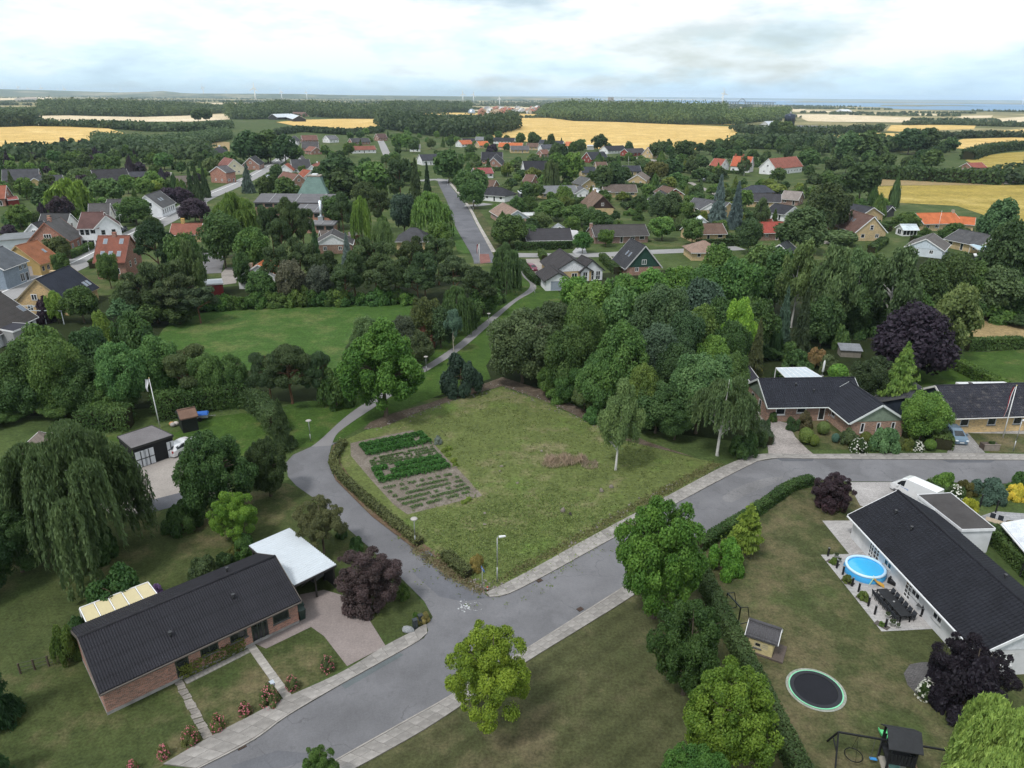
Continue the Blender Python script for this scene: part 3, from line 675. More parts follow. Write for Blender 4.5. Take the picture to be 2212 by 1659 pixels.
def m_horse(seed,n,leaf):      # big rounded tufts like a chestnut or ash in full leaf
 return m_broad(seed,n,leaf,130,'oval',0.10,0.19)
def m_open(seed,n,leaf):       # loose crown, separate sprays, twigs and sky between
 rs = np.random.RandomState(seed); d = fib(120,rs,0.35); d = d[d[:,2] > -0.7]
 cen = d*rs.uniform(0.30,0.92,len(d))[:,None]; rad = rs.uniform(0.09,0.20,len(d))
 C,N,t = clumped(rs,cen,rad,n,0.75)
 return leaf_mesh('open_crown',C,N,leaf*rs.uniform(0.7,1.3,n),0.65,t,rs=rs)
def m_pine(seed,n,leaf):
 rs = np.random.RandomState(seed); d = fib(36,rs,0.4); d = d[d[:,2] > -0.45]
 cen = d*rs.uniform(0.45,0.9,len(d))[:,None]; cen[:,2] *= 0.9; rad = rs.uniform(0.16,0.34,len(d))
 C,N,t = clumped(rs,cen,rad,n,0.62,0.2)
 ax = _unit(C + np.array([0,0,0.8]))
 return leaf_mesh('pine_crown',C,N,leaf*rs.uniform(0.8,1.4,n),0.36,t*0.9,axis=ax,rs=rs)
def m_spruce(seed,n,leaf,droop=0.22,layers=22,lo=0.02,ragged=0.25):
 """unit cone: z 0..1, radius 1 at the foot"""
 rs = np.random.RandomState(seed); nb = layers*11
 h = np.sort(rs.uniform(lo,0.99,nb)); h = np.round(h*layers)/layers*0.7 + h*0.3
 an = rs.uniform(0,2*np.pi,nb); L = (1-h)**0.85*rs.uniform(1-ragged,1.08,nb) + 0.03
 idx = rs.choice(nb,n,p=(L+0.12)/np.sum(L+0.12)); t = rs.beta(1.7,1.1,n)
 sp = rs.normal(size=n)*0.085*(0.3+L[idx])
 x = np.cos(an[idx])*t*L[idx] - np.sin(an[idx])*sp; y = np.sin(an[idx])*t*L[idx] + np.cos(an[idx])*sp
 z = h[idx] - droop*0.5*L[idx]*t**1.5 + rs.normal(size=n)*0.012
 C = np.stack([x,y,z],1); out = np.stack([np.cos(an[idx]),np.sin(an[idx]),-0.3*np.ones(n)],1)
 N = np.stack([x*0.5,y*0.5,np.ones(n)*0.8],1) + rs.normal(size=(n,3))*0.5
 return leaf_mesh('conifer_crown',C,N,leaf*rs.uniform(0.7,1.3,n),0.34,0.5+(rs.rand(nb)-.5)[idx]*0.5+(rs.rand(n)-.5)*0.35,axis=out,rs=rs)
def m_weep(seed,n,leaf,ns=420,lmin=0.45,lmax=1.3):
 """hanging strands from a dome; unit z -1..1"""
 rs = np.random.RandomState(seed)
 hub = fib(36,rs,0.3); hub = hub[hub[:,2] > -0.15]; hub = hub*rs.uniform(0.5,0.86,len(hub))[:,None]*np.array([1,1,0.9])
 hi = rs.choice(len(hub),ns); st = hub[hi] + sph(rs,ns)*np.array([0.22,0.22,0.14]); st[:,2] = np.abs(st[:,2])*0.9 + 0.05
 L = rs.uniform(lmin,lmax,ns)*(0.45+0.65*np.linalg.norm(st[:,:2],axis=1)); out = _unit(st*np.array([1,1,0]))
 si = rs.choice(ns,n,p=L/L.sum()); t = rs.rand(n)
 C = st[si] + out[si]*(0.16*np.sqrt(t))[:,None] + np.stack([np.zeros(n),np.zeros(n),-L[si]*t],1) + rs.normal(size=(n,3))*0.018
 C[:,2] = np.maximum(C[:,2],-1.0 + rs.rand(n)*0.1)
 top = rs.rand(n) < 0.30; k = top.sum(); C[top] = hub[rs.choice(len(hub),k)] + sph(rs,k)*0.2*np.array([1,1,.6])
 N = out[si] + rs.normal(size=(n,3))*0.55
 ax = np.stack([np.zeros(n),np.zeros(n),-np.ones(n)],1) + out[si]*0.25
 return leaf_mesh('weeping_crown',C,N,leaf*rs.uniform(0.8,1.5,n),0.30,0.5+(rs.rand(len(hub))-.5)[hi][si]*.3+(rs.rand(ns)-.5)[si]*0.35+(rs.rand(n)-.5)*0.3,axis=ax,rs=rs)
def m_birch(seed,n,leaf):
 rs = np.random.RandomState(seed); d = fib(46,rs,0.35); d = d[d[:,2] > -0.75]
 cen = d*rs.uniform(0.35,0.84,len(d))[:,None]; cen[:,:2] *= (1-0.35*np.clip(cen[:,2:3],0,1)); rad = rs.uniform(0.13,0.26,len(d))
 C,N,t = clumped(rs,cen,rad,n,0.9,0.0,0.3)
 C[:,2] -= rs.rand(n)**2*0.26
 ax = np.stack([np.zeros(n),np.zeros(n),-np.ones(n)],1) + rs.normal(size=(n,3))*0.5
 return leaf_mesh('birch_crown',C,N,leaf*rs.uniform(0.7,1.4,n),0.42,t,axis=ax,rs=rs)
def m_bush(seed,n,leaf):       # half dome sitting on the ground, z 0..1
 rs = np.random.RandomState(seed); d = fib(44,rs,0.3); d = d[d[:,2] > -0.05]
 cen = d*rs.uniform(0.5,0.80,len(d))[:,None]; cen[:,2] = np.abs(cen[:,2])*0.92 + 0.06; rad = rs.uniform(0.16,0.30,len(d))
 C,N,t = clumped(rs,cen,rad,n); C[:,2] = np.abs(C[:,2])
 return leaf_mesh('bush',C,N,leaf*rs.uniform(0.7,1.3,n),0.66,t,rs=rs)
def m_ball(seed,n,leaf):       # clipped round shrub
 rs = np.random.RandomState(seed); d = sph(rs,n); r = rs.uniform(0.9,1.02,n)*(1+0.04*np.sin(5*d[:,0])*np.cos(4*d[:,1]))
 C = d*r[:,None]; C[:,2] = np.maximum(C[:,2],-0.85)
 return leaf_mesh('clipped_ball',C,d+rs.normal(size=(n,3))*0.45,leaf*rs.uniform(0.7,1.3,n),0.7,0.5+(rs.rand(n)-.5)*0.5,rs=rs)
def m_column(seed,n,leaf):     # column cypress, z 0..1
 rs = np.random.RandomState(seed); z = rs.beta(1.1,1.25,n); a = rs.uniform(0,2*np.pi,n)
 r = np.sin(np.pi*np.clip(0.12+0.86*(1-z),0,1)*0.62)**0.8*rs.uniform(0.8,1.05,n)*(1+0.14*np.sin(4*a+9*z)); r *= (1-z**6)
 C = np.stack([r*np.cos(a),r*np.sin(a),z],1); out = np.stack([np.cos(a),np.sin(a),0.25+0*a],1)
 ax = np.stack([np.cos(a)*.3,np.sin(a)*.3,np.ones(n)],1)
 return leaf_mesh('column_crown',C,out+rs.normal(size=(n,3))*0.5,leaf*rs.uniform(0.7,1.3,n),0.4,0.5+(rs.rand(n)-.5)*0.6,axis=ax,rs=rs)
KINDS = {  # maker, variants, (count, leaf size) near / middle / far, from-the-ground?
 'broad':  (m_broad,3,((26000,0.036),(9000,0.060),(1800,0.125)),False),
 'oval':   (lambda s,n,l: m_broad(s,n,l,70,'oval',0.15,0.27),2,((24000,0.036),(9000,0.058),(1800,0.125)),False),
 'chestnut': (m_horse,1,((44000,0.028),(10000,0.055),(1800,0.12)),False),
 'open':   (m_open,2,((22000,0.032),(6000,0.056),(1200,0.13)),False),
 'pine':   (m_pine,3,((30000,0.034),(9500,0.058),(1800,0.13)),False),
 'spruce': (m_spruce,2,((20000,0.042),(6500,0.072),(1500,0.15)),True),
 'cedar':  (lambda s,n,l: m_spruce(s,n,l,-0.18,11,0.10,0.5),1,((9000,0.062),(3000,0.10),(900,0.2)),True),
 'willow': (m_weep,2,((38000,0.040),(11000,0.070),(2000,0.15)),False),
 'weepbirch': (lambda s,n,l: m_weep(s,n,l,380,0.22,0.72),1,((24000,0.036),(9000,0.062),(1700,0.14)),False),
 'birch':  (m_birch,2,((26000,0.036),(8500,0.062),(1700,0.14)),False),
 'bush':   (m_bush,3,((10000,0.050),(3400,0.085),(800,0.17)),True),
 'ball':   (m_ball,1,((3600,0.085),(1300,0.14),(400,0.25)),False),
 'column': (m_column,1,((4200,0.085),(1500,0.14),(420,0.25)),True),
}
CROWNS = {}
def crown(kind,var,lod):
 k = (kind,var,lod)
 if k not in CROWNS:
  mk,nv,lods,_ = KINDS[kind]; n,leaf = LODS_NEAR[kind] if lod == 9 else lods[lod]
  CROWNS[k] = (NEAR_MAKERS.get(kind,mk) if lod == 9 else mk)(17*var + 101*(sum(map(ord,kind)) % 50) + 5,n,leaf)
 return CROWNS[k]
TRUNKS = {}
def trunk_mesh(kind,var,detail):
 """trunk with limbs: xy in crown radii, z 0..1 in tree heights"""
 k = (kind,var,detail)
 if k in TRUNKS: return TRUNKS[k]
 rr = random.Random(var*31 + len(kind)); m = MB(); n = 8 if detail else 5
 con = kind in ('spruce','cedar','column')
 w = 0.045 if not con else 0.06
 if kind == 'willow': w = 0.055
 pts = [(0,0,-0.01),(0.01,0.0,0.05),(rr.uniform(-.05,.05),rr.uniform(-.05,.05),0.3),(rr.uniform(-.09,.09),rr.uniform(-.09,.09),0.6),(rr.uniform(-.08,.08),rr.uniform(-.08,.08),0.93)]
 if con: pts = [(0,0,-0.01),(0,0,0.05),(0,0,0.3),(0,0,0.6),(0,0,0.97)]
 m.tube(pts,[w*1.5,w*1.05,w*0.85,w*0.5,w*0.12],n)
 if not con:
  for i in range(11 if detail else 5):
   z0 = rr.uniform(0.24,0.66 if kind not in ('willow','birch','weepbirch') else 0.5); a = rr.uniform(0,6.28); L = rr.uniform(0.45,0.82 if kind not in ('willow','birch','weepbirch') else 0.58); up = rr.uniform(0.10,0.28)
   p0 = Vector((0,0,z0)); p1 = Vector((math.cos(a)*L*0.45,math.sin(a)*L*0.45,z0+up*0.55)); p2 = Vector((math.cos(a+.2)*L,math.sin(a+.2)*L,z0+up))
   m.tube([p0,p1,p2],[w*0.45,w*0.3,w*0.08],5,cap=False)
   if detail:
    for s in (-1,1):
     q = p1 + Vector((math.cos(a+s*.8)*L*0.4,math.sin(a+s*.8)*L*0.4,up*0.5)); m.tube([p1,q],[w*0.22,w*0.05],4,cap=False)
 TRUNKS[k] = m.mesh('trunk'); TRUNKS[k].materials.append(M_BARK)
 return TRUNKS[k]
BARK = {'birch': (0.55,0.53,0.50),'pine': (0.17,0.10,0.065),'weepbirch': (0.6,0.58,0.55),'willow': (0.16,0.14,0.11)}
TRNG = random.Random(11)
LEAF_GAIN = 1.85     # leaf colours below are kept as read from the shade; this is their albedo scale
NEAR_MAKERS = {'broad': lambda q,n,l: m_broad(q,n,l,150,'round',0.10,0.19),'oval': lambda q,n,l: m_broad(q,n,l,150,'oval',0.10,0.18)}
LODS_NEAR = {'broad': (50000,0.0245),'oval': (50000,0.0245),'open': (46000,0.0225),'willow': (60000,0.032)}   # the few trees closest to the camera
def tree(name,label,kind,base,h,r,color,clear=0.25,cat='tree',group=None,bark=None,lean=0.0,squash=1.0,lod=None,ry=None):
 """base = foot (world), h = height, r = crown radius, clear = share of the height below the crown"""
 base = Vector(base); dist = (base - Vector((0,0,CAM_H))).length
 if lod is None: lod = (9 if dist < 86 and kind in LODS_NEAR else 0) if dist < 118 else (1 if dist < 290 else 2)
 mk,nv,lods,grounded = KINDS[kind]; var = TRNG.randrange(nv) if lod != 9 else (TRNG.randrange(2) if kind == 'broad' else 0); rz = TRNG.uniform(0,6.28)
 s = LEAF_GAIN*TRNG.uniform(0.78,1.24) if lod != 9 else 1.32; g = TRNG.uniform(0.90,1.08); color = (color[0]*s*g*(0.98 if color[1] > color[0] else 1),color[1]*s,color[2]*s/g*(0.80 if color[1] > color[0] and color[2] < 0.6*color[1] else 1))
 e = thing(name,label,cat,(base.x,base.y,0),rz,group)
 if lean: e.rotation_euler = (lean*math.sin(rz),lean,rz)
 if kind in ('bush','ball'):
  if kind == 'bush':
   me = crown(kind,var,lod); o = mobj('foliage',me,M_LEAF,e,color,scale=(r,ry or r,h))
  else:
   o = mobj('foliage',crown(kind,var,lod),M_LEAF,e,color,loc=(0,0,h-h*0.46*squash),scale=(r,ry or r,h*0.48*squash))
  tm = trunk_mesh('open',0,0); mobj('stem',tm,M_BARK,e,(0.12,0.09,0.06),scale=(r*0.8,r*0.8,h*0.7))
  return e
 mobj('trunk',trunk_mesh(kind,var,lod in (0,9)),M_BARK,e,bark or BARK.get(kind,(0.13,0.105,0.08)),scale=(r,r,h*0.96))
 if grounded: mobj('crown',crown(kind,var,lod),M_LEAF,e,color,loc=(0,0,h*clear),scale=(r,ry or r,h*(1-clear)))
 else:
  hz = h*(1-clear)/2; mobj('crown',crown(kind,var,lod),M_LEAF,e,color,loc=(0,0,h-hz*0.97),scale=(r,ry or r,hz))
 return e
def T(name,label,kind,x,y,hw,color,h=None,base=None,**k):
 """tree whose crown top shows at (x, y), crown half-width hw pixels; either its height h or its foot pixel base"""
 if base is not None:
  b = P(*base); h = height_to(b,y)
 else: b = P(x,y,h); b = Vector((b.x,b.y,0))
 r = hw*mpp((b.x,b.y,h*0.6))
 return tree(name,label,kind,b,h,r,color,**k)
def hedge_mesh(line,w,h,leaf,rough=0.06,seed=3,closed_ends=True):
 """clipped hedge along a world line"""
 rs = np.random.RandomState(seed); line = resample(line,0.8); Cs,Ns = [],[]
 for a,b in zip(line,line[1:]):
  d = (b-a); L = d.length; d = d/L; nx = Vector((-d.y,d.x,0))
  k = int(L*(2*h+w)/(leaf*leaf*0.62)) + 4
  u = rs.rand(k)*L; s = rs.rand(k)*(2*h+w)
  lat = np.where(s < h,-w/2,np.where(s < 2*h,w/2,(s-2*h)-w/2)); z = np.where(s < h,s,np.where(s < 2*h,s-h,h))
  bul = 1 + 0.10*np.sin(u*1.3+a.x*2)*rs.rand(k)
  lat = lat*bul + rs.normal(size=k)*rough; z = z + rs.normal(size=k)*rough; u = u + rs.normal(size=k)*rough
  C = np.array([a.x,a.y,0]) + np.outer(u,[d.x,d.y,0]) + np.outer(lat,[nx.x,nx.y,0]); C[:,2] = np.maximum(z,0.02)
  nn = np.where((s < h)[:,None],-np.array(nx),np.where((s < 2*h)[:,None],np.array(nx),np.array([0,0,1.0])))
  Cs.append(C); Ns.append(nn + rs.normal(size=(k,3))*0.55)
 C = np.concatenate(Cs); N = np.concatenate(Ns); n = len(C)
 t = 0.5 + (rs.rand(n)-.5)*0.45 + 0.16*np.sin(C[:,0]*0.7+C[:,1]*0.9)
 return leaf_mesh('hedge',C,N,leaf*rs.uniform(0.7,1.3,n),0.68,t,rs=rs)
def hedge(name,label,pts,w,h,color,leaf=None,group=None,rough=0.06,world=False):
 line = [Vector(p) for p in pts] if world else [P(*p) for p in pts]
 mid = line[len(line)//2]; dist = (mid-Vector((0,0,CAM_H))).length
 leaf = leaf or max(0.09,dist/700*0.85)
 e = thing(name,label,'hedge',(0,0,0),0,group)
 line = smooth_line(line,6) if len(line) > 2 else line
 mobj('foliage',hedge_mesh(line,w,h,leaf,rough,seed=int(abs(mid.x*7)) % 999),M_LEAF,e,tuple(q*1.4 for q in color))
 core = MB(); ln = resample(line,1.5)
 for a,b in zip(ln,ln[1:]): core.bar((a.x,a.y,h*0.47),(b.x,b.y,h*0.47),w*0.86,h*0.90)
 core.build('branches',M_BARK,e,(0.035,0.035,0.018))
 return e
G_DARK,G_MID,G_LIME,G_YEL = (0.034,0.062,0.022),(0.052,0.096,0.027),(0.100,0.165,0.030),(0.145,0.175,0.030)
G_BLUE,G_PINE,G_PURP,G_WIL = (0.060,0.092,0.062),(0.036,0.056,0.026),(0.030,0.020,0.028),(0.078,0.118,0.046)
G_DEEP,G_OLIVE,G_BRIGHT = (0.028,0.054,0.018),(0.072,0.092,0.034),(0.075,0.140,0.030)
# ------------------------------------------------------------------ houses
WINM = {}
FOOT = []      # house footprints, to keep trees off them
def window_meshes(w,h,cols,rows,fw,far):
 k = (round(w,2),round(h,2),cols,rows,fw,far)
 if k not in WINM:
  m = MB(); b = fw
  m.box(-w/2,-w/2+b,-0.05,0.05,0,h); m.box(w/2-b,w/2,-0.05,0.05,0,h)
  m.box(-w/2+b,w/2-b,-0.05,0.05,0,b); m.box(-w/2+b,w/2-b,-0.05,0.05,h-b,h)
  for i in range(1,cols): x = -w/2 + w*i/cols; m.box(x-b*.45,x+b*.45,-0.045,0.045,b,h-b)
  for j in range(1,rows): z = h*j/rows; m.box(-w/2+b,w/2-b,-0.04,0.04,z-b*.35,z+b*.35)
  p = MB(); p.box(-w/2+b*.6,w/2-b*.6,-0.008,0.008,b*.6,h-b*.6)
  WINM[k] = (m.mesh('window'),p.mesh('pane'))
 return WINM[k]
def wall_with_holes(m,o,ux,L,H,holes,nrm,depth=0.11):
 """rectangular wall: origin o, along ux, height H, holes (x0, x1, z0, z1)"""
 o,ux,nrm = Vector(o),Vector(ux),Vector(nrm)
 xs = sorted({0.0,L,*[q for h in holes for q in h[:2]]}); zs = sorted({0.0,H,*[q for h in holes for q in h[2:]]})
 pt = lambda x,z,d=0.0: o + ux*x + Vector((0,0,z)) - nrm*d
 flip = ux.cross(Vector((0,0,1))).dot(nrm) < 0
 def q(*p): m.face(p[::-1] if flip else p)
 for x0,x1 in zip(xs,xs[1:]):
  for z0,z1 in zip(zs,zs[1:]):
   cx,cz = (x0+x1)/2,(z0+z1)/2
   if any(h[0] < cx < h[1] and h[2] < cz < h[3] for h in holes): continue
   q(pt(x0,z0),pt(x1,z0),pt(x1,z1),pt(x0,z1))
 for x0,x1,z0,z1 in holes:
  c = [(x0,z0),(x1,z0),(x1,z1),(x0,z1)]
  for a,b in zip(c,c[1:]+c[:1]): q(pt(*b),pt(*a),pt(*a,depth),pt(*b,depth))
def roof_slope(m,L,run,drop,zt,side,th,mode,x0):
 """one slope: from the ridge (y 0) to the eave (y side*run), z falling by drop"""
 if mode == 'corr': nx,nr,amp = int(L/0.045),1,0.026
 elif mode == 'tiles': nx,nr,amp = int(L/0.075),max(3,int(run/0.36)),0.018
 else: nx,nr,amp = 1,1,0.0
 per = 0.18 if mode == 'corr' else 0.30; nx = min(nx,420)
 i0 = len(m.v); rows = []
 for r in range(nr):
  for e in (0,1):
   t = (r+e)/nr; lift = 0.03*(1 if e else 0) if mode == 'tiles' else 0.0
   row = []
   for i in range(nx+1):
    x = x0 + L*i/nx; row.append(len(m.v)); m.v.append((x,side*run*t,zt-drop*t+th+lift+amp*math.sin(2*math.pi*x/per)))
   rows.append(row)
 for a,b in zip(rows,rows[1:]):
  for i in range(nx):
   f = (a[i],b[i],b[i+1],a[i+1]); m.f.append(f if side < 0 else f[::-1]); m.sm.append(mode == 'corr')
 # underside and edges
 p = lambda x,t,d: (x,side*run*t,zt-drop*t+d)
 A,B = x0,x0+L
 def q(*v): m.face(v if side < 0 else v[::-1])
 q(p(A,0,0),p(B,0,0),p(B,1,0),p(A,1,0))
 q(p(A,1,0),p(B,1,0),p(B,1,th),p(A,1,th))
 q(p(A,0,0),p(A,1,0),p(A,1,th),p(A,0,th)); q(p(B,0,th),p(B,1,th),p(B,1,0),p(B,0,0))
RED,YELLOW,WHITE,GREY = (0.30,0.125,0.080),(0.50,0.355,0.165),(0.74,0.745,0.75),(0.35,0.36,0.37)
R_DARK,R_GREY,R_RED,R_ORANGE,R_BROWN,R_TAN = (0.030,0.030,0.036),(0.105,0.105,0.112),(0.255,0.075,0.045),(0.46,0.135,0.052),(0.125,0.078,0.060),(0.245,0.170,0.135)
def house(name,label,a,b,zr,W,hw,roof=R_DARK,wall=WHITE,wmat='plaster',rmat=None,trim=(0.72,0.72,0.72),gable=None,hip=0.0,win='auto',chim=(),sky=(),
    ov=0.45,gov=0.28,geo=None,door=True,group=None,cat='house',frame=(0.74,0.74,0.74),vents=(),plinth=None,sheet_end=None,world=False,gutter=True):
 """a, b: the ridge ends in the picture (or world); zr ridge height, W width over walls, hw wall height.
       Local x runs a -> b, the 'F' side is -y, 'K' +y, 'A' and 'B' the ends"""
 A,B = (Vector((*a,zr)),Vector((*b,zr))) if world else (P(*a,zr),P(*b,zr))
 d = B-A; Lr = d.length; ang = math.atan2(d.y,d.x); mid = (A+B)/2
 e = thing(name,label,cat,(mid.x,mid.y,0),ang,group)
 FOOT.append((mid.x,mid.y,ang,Lr/2+0.6+(W*hip/2 if hip else 0),W/2+0.8,label))
 dist = (mid-Vector((0,0,CAM_H))).length; far = dist > 330
 slope = (zr-hw)/(W/2); eave = hw - slope*ov; run = W/2+ov  # far wood green, lifted in colour to stand for sunlight on the crowns
 L = Lr - 2*gov if not hip else Lr + W*hip - 0.2       # wall length
 wm = {'plaster': M_PLASTER,'brick': M_BRICK,'ybrick': M_YBRICK,'wood': M_WOOD}[wmat]
 rm = {None: M_TILE,'tile': M_TILE,'lichen': M_LICHEN,'eternit': M_ETERNIT,'felt': M_FELT}[rmat]
 camx = Vector((-mid.x,-mid.y,0)); ca,sa = math.cos(-ang),math.sin(-ang)
 cl = Vector((camx.x*ca-camx.y*sa,camx.x*sa+camx.y*ca,0))
 if win == 'auto':
  win = []
  for s,ln,vis in (('F',L,cl.y < 0),('K',L,cl.y > 0)):
   if not vis: continue
   n = max(2,int(ln/3.0)); rr = random.Random(int(abs(mid.x*13+mid.y)))
   for i in range(n):
    if door and i == n//2: win.append((s,(i+.5)/n,0.95,2.0,0.06,1,1,'door'))
    else: win.append((s,(i+.5)/n + rr.uniform(-.02,.02),rr.choice((1.0,1.3,1.6)),1.05,0.95,rr.choice((1,2)),1,'window'))
  for s,vis in (('A',cl.x < -L*0.3),('B',cl.x > L*0.3)):
   if vis and not hip:
    for t in (0.3,0.7): win.append((s,t,1.0,1.05,0.95,2,1,'window'))
    if zr-hw > 3: win.append((s,0.5,1.2,1.2,hw+0.5,2,1,'window'))
 sides = {'F': (Vector((-L/2,-W/2,0)),Vector((1,0,0)),L,Vector((0,-1,0))),'K': (Vector((L/2,W/2,0)),Vector((-1,0,0)),L,Vector((0,1,0))),
    'A': (Vector((-L/2,W/2,0)),Vector((0,-1,0)),W,Vector((-1,0,0))),'B': (Vector((L/2,-W/2,0)),Vector((0,1,0)),W,Vector((1,0,0)))}
 m = MB(); holes = {s: [] for s in sides}; wins = []
 for wdef in win:
  s,t,ww,hh,sill,cc,rw = wdef[:7]; typ = wdef[7] if len(wdef) > 7 else 'window'
  o,ux,ln,nr = sides[s]; c = min(max(t*ln,ww/2+0.15),ln-ww/2-0.15)
  top = sill+hh < hw-0.03
  if top and typ != 'proud': holes[s].append((c-ww/2,c+ww/2,sill,sill+hh))
  wins.append((o+ux*c+Vector((0,0,sill))-nr*(0.06 if top else -0.04),ux,ww,hh,cc,rw,typ))
 for s,(o,ux,ln,nr) in sides.items(): wall_with_holes(m,o,ux,ln,hw,holes[s],nr)
 if not hip:
  gz = zr-0.02
  for s in (-1,1):
   p = [(s*L/2,-W/2,hw),(s*L/2,W/2,hw),(s*L/2,0,gz)]; m.face(p if s > 0 else p[::-1])
 m.build('wall',wm,e,wall)
 if plinth: MB().box(-L/2-.02,L/2+.02,-W/2-.02,W/2+.02,0,0.28).build('plinth',M_CONC,e,plinth)
 if gable and not hip:
  for s in (-1,1):
   x0,x1 = s*(L/2+0.004),s*(L/2+0.05)
   tri = [(-W/2*0.985,hw-0.05),(W/2*0.985,hw-0.05),(0,zr-0.04)]
   lo = [(x0,y,z) for y,z in tri]; hi = [(x1,y,z) for y,z in tri]
   MB().prism(lo,hi).build('gable_panel',M_WOOD,e,gable)
 # roof
 th = 0.16; m = MB(); mode = geo or 'plain'
 if not hip:
  roof_slope(m,Lr,run,slope*run,zr,-1,th,mode,-Lr/2); roof_slope(m,Lr,run,slope*run,zr,1,th,mode,-Lr/2)
 else:
  X,x,Y,ze = L/2+ov,Lr/2,run,zr-slope*run
  v = [(-X,-Y,ze),(X,-Y,ze),(X,Y,ze),(-X,Y,ze),(-x,0,zr),(x,0,zr)]
  for f in ((0,1,5,4),(2,3,4,5),(3,0,4),(1,2,5)): m.face([(v[k][0],v[k][1],v[k][2]+th) for k in f])
  m.face([v[k] for k in (3,2,1,0)])
  for k in range(4): q = (k+1) % 4; m.face([v[k],v[q],(v[q][0],v[q][1],ze+th),(v[k][0],v[k][1],ze+th)])
 ro = m.build('roof',rm,e,roof)
 if dist < 420:
  rc = tuple(c*0.92+0.004 for c in roof)
  MB().tube([(-Lr/2-.01,0,zr+th*0.82),(Lr/2+.01,0,zr+th*0.82)],0.13,8,smooth=True).build('ridge_cap',M_CONC,ro,rc)
 if trim and not hip:
  for s in (-1,1):
   bb = MB()
   for t in (-1,1): bb.bar((s*(Lr/2+.02),0,zr+th*.5-.03),(s*(Lr/2+.02),t*run,zr-slope*run+th*.5-.03),0.05,0.26)
   bb.build('verge_board',M_PAINT,e,trim)
 if gutter and dist < 330:
  for s in (-1,1):
   X = Lr/2 if not hip else L/2+ov
   MB().bar((-X,s*(run+.06),eave+.02),(X,s*(run+.06),eave+.02),0.12,0.10).build('gutter',M_PAINT,e,trim or (0.3,0.3,0.3))
 for c in chim:                                                     # (t along ridge, y offset, height over ridge, size, colour)
  t,y,hh,s,cc = c; x = -Lr/2+Lr*t
  mb = MB().box(x-s/2,x+s/2,y-s/2,y+s/2,zr-abs(y)*slope-0.6,zr+hh-abs(y)*slope); mb.box(x-s/2-.05,x+s/2+.05,y-s/2-.05,y+s/2+.05,zr+hh-abs(y)*slope+.002,zr+hh-abs(y)*slope+.12)
  mb.build('chimney',M_BRICK if dist < 260 else M_PLASTER,ro,cc)
 for k in sky:                                                      # (t, side, u down the slope, w, l)
  t,s,u,sw,sl = k; x = -Lr/2+Lr*t; sg = -1 if s == 'F' else 1
  fr,gl = MB(),MB(); n = Vector((0,sg*slope,1)).normalized(); dn = Vector((0,sg,-slope)).normalized()
  c0 = Vector((x,sg*run*u,zr-slope*run*u+th)); dx = Vector((1,0,0))
  for mb,e2,hgt,cut in ((fr,0.09,0.07,0),(gl,0.0,0.085,0.03)):
   q = [c0+dx*(i*(sw/2+e2-cut))+dn*(j*(sl/2+e2-cut)) for i,j in ((-1,1),(1,1),(1,-1),(-1,-1))]
   if sg > 0: q = q[::-1]
   mb.prism([p-n*.05 for p in q],[p+n*hgt for p in q])
  f = fr.build('skylight',M_PAINT,ro,(0.25,0.26,0.28)); gl.build('pane',M_SKYL,f)
 for (t,s,u) in vents:
  x = -Lr/2+Lr*t; sg = -1 if s == 'F' else 1; z = zr-slope*run*u+th
  MB().tube([(x,sg*run*u,z-.1),(x,sg*run*u,z+.32)],0.09,10).tube([(x,sg*run*u,z+.30),(x,sg*run*u,z+.42)],0.14,10).build('roof_vent',M_PLASTIC,ro,(0.03,0.03,0.033))
 for o,ux,ww,hh,cc,rw,typ in wins:
  wa,wp = window_meshes(ww,hh,cc,rw,0.10 if not far else 0.14,far)
  a2 = math.atan2(ux.y,ux.x)
  fcol = frame if typ != 'dark' else (0.05,0.055,0.05)
  wo = mobj('door' if typ == 'door' else 'window',wa,M_PAINT,e,fcol,loc=o,rz=a2)
  if typ == 'panel': mobj('door_leaf',wp,M_WOOD,wo,frame)
  else: mobj('pane',wp,M_GLASS,wo)
  if dist < 140 and typ in ('window','proud'):
   MB().box(-ww/2-.06,ww/2+.06,-0.16,-0.05,-0.07,-0.005).build('sill',M_CONC,wo,(0.5,0.5,0.5) if frame[0] > .5 else (0.12,0.12,0.12))
 return e
def mat_skylight():
 m,nt,b,_ = newmat('skylight_glass'); b.inputs['Base Color'].default_value = (0.22,0.26,0.31,1); b.inputs['Roughness'].default_value = 0.05
 b.inputs['Metallic'].default_value = 0.6
 return m
M_SKYL = mat_skylight()
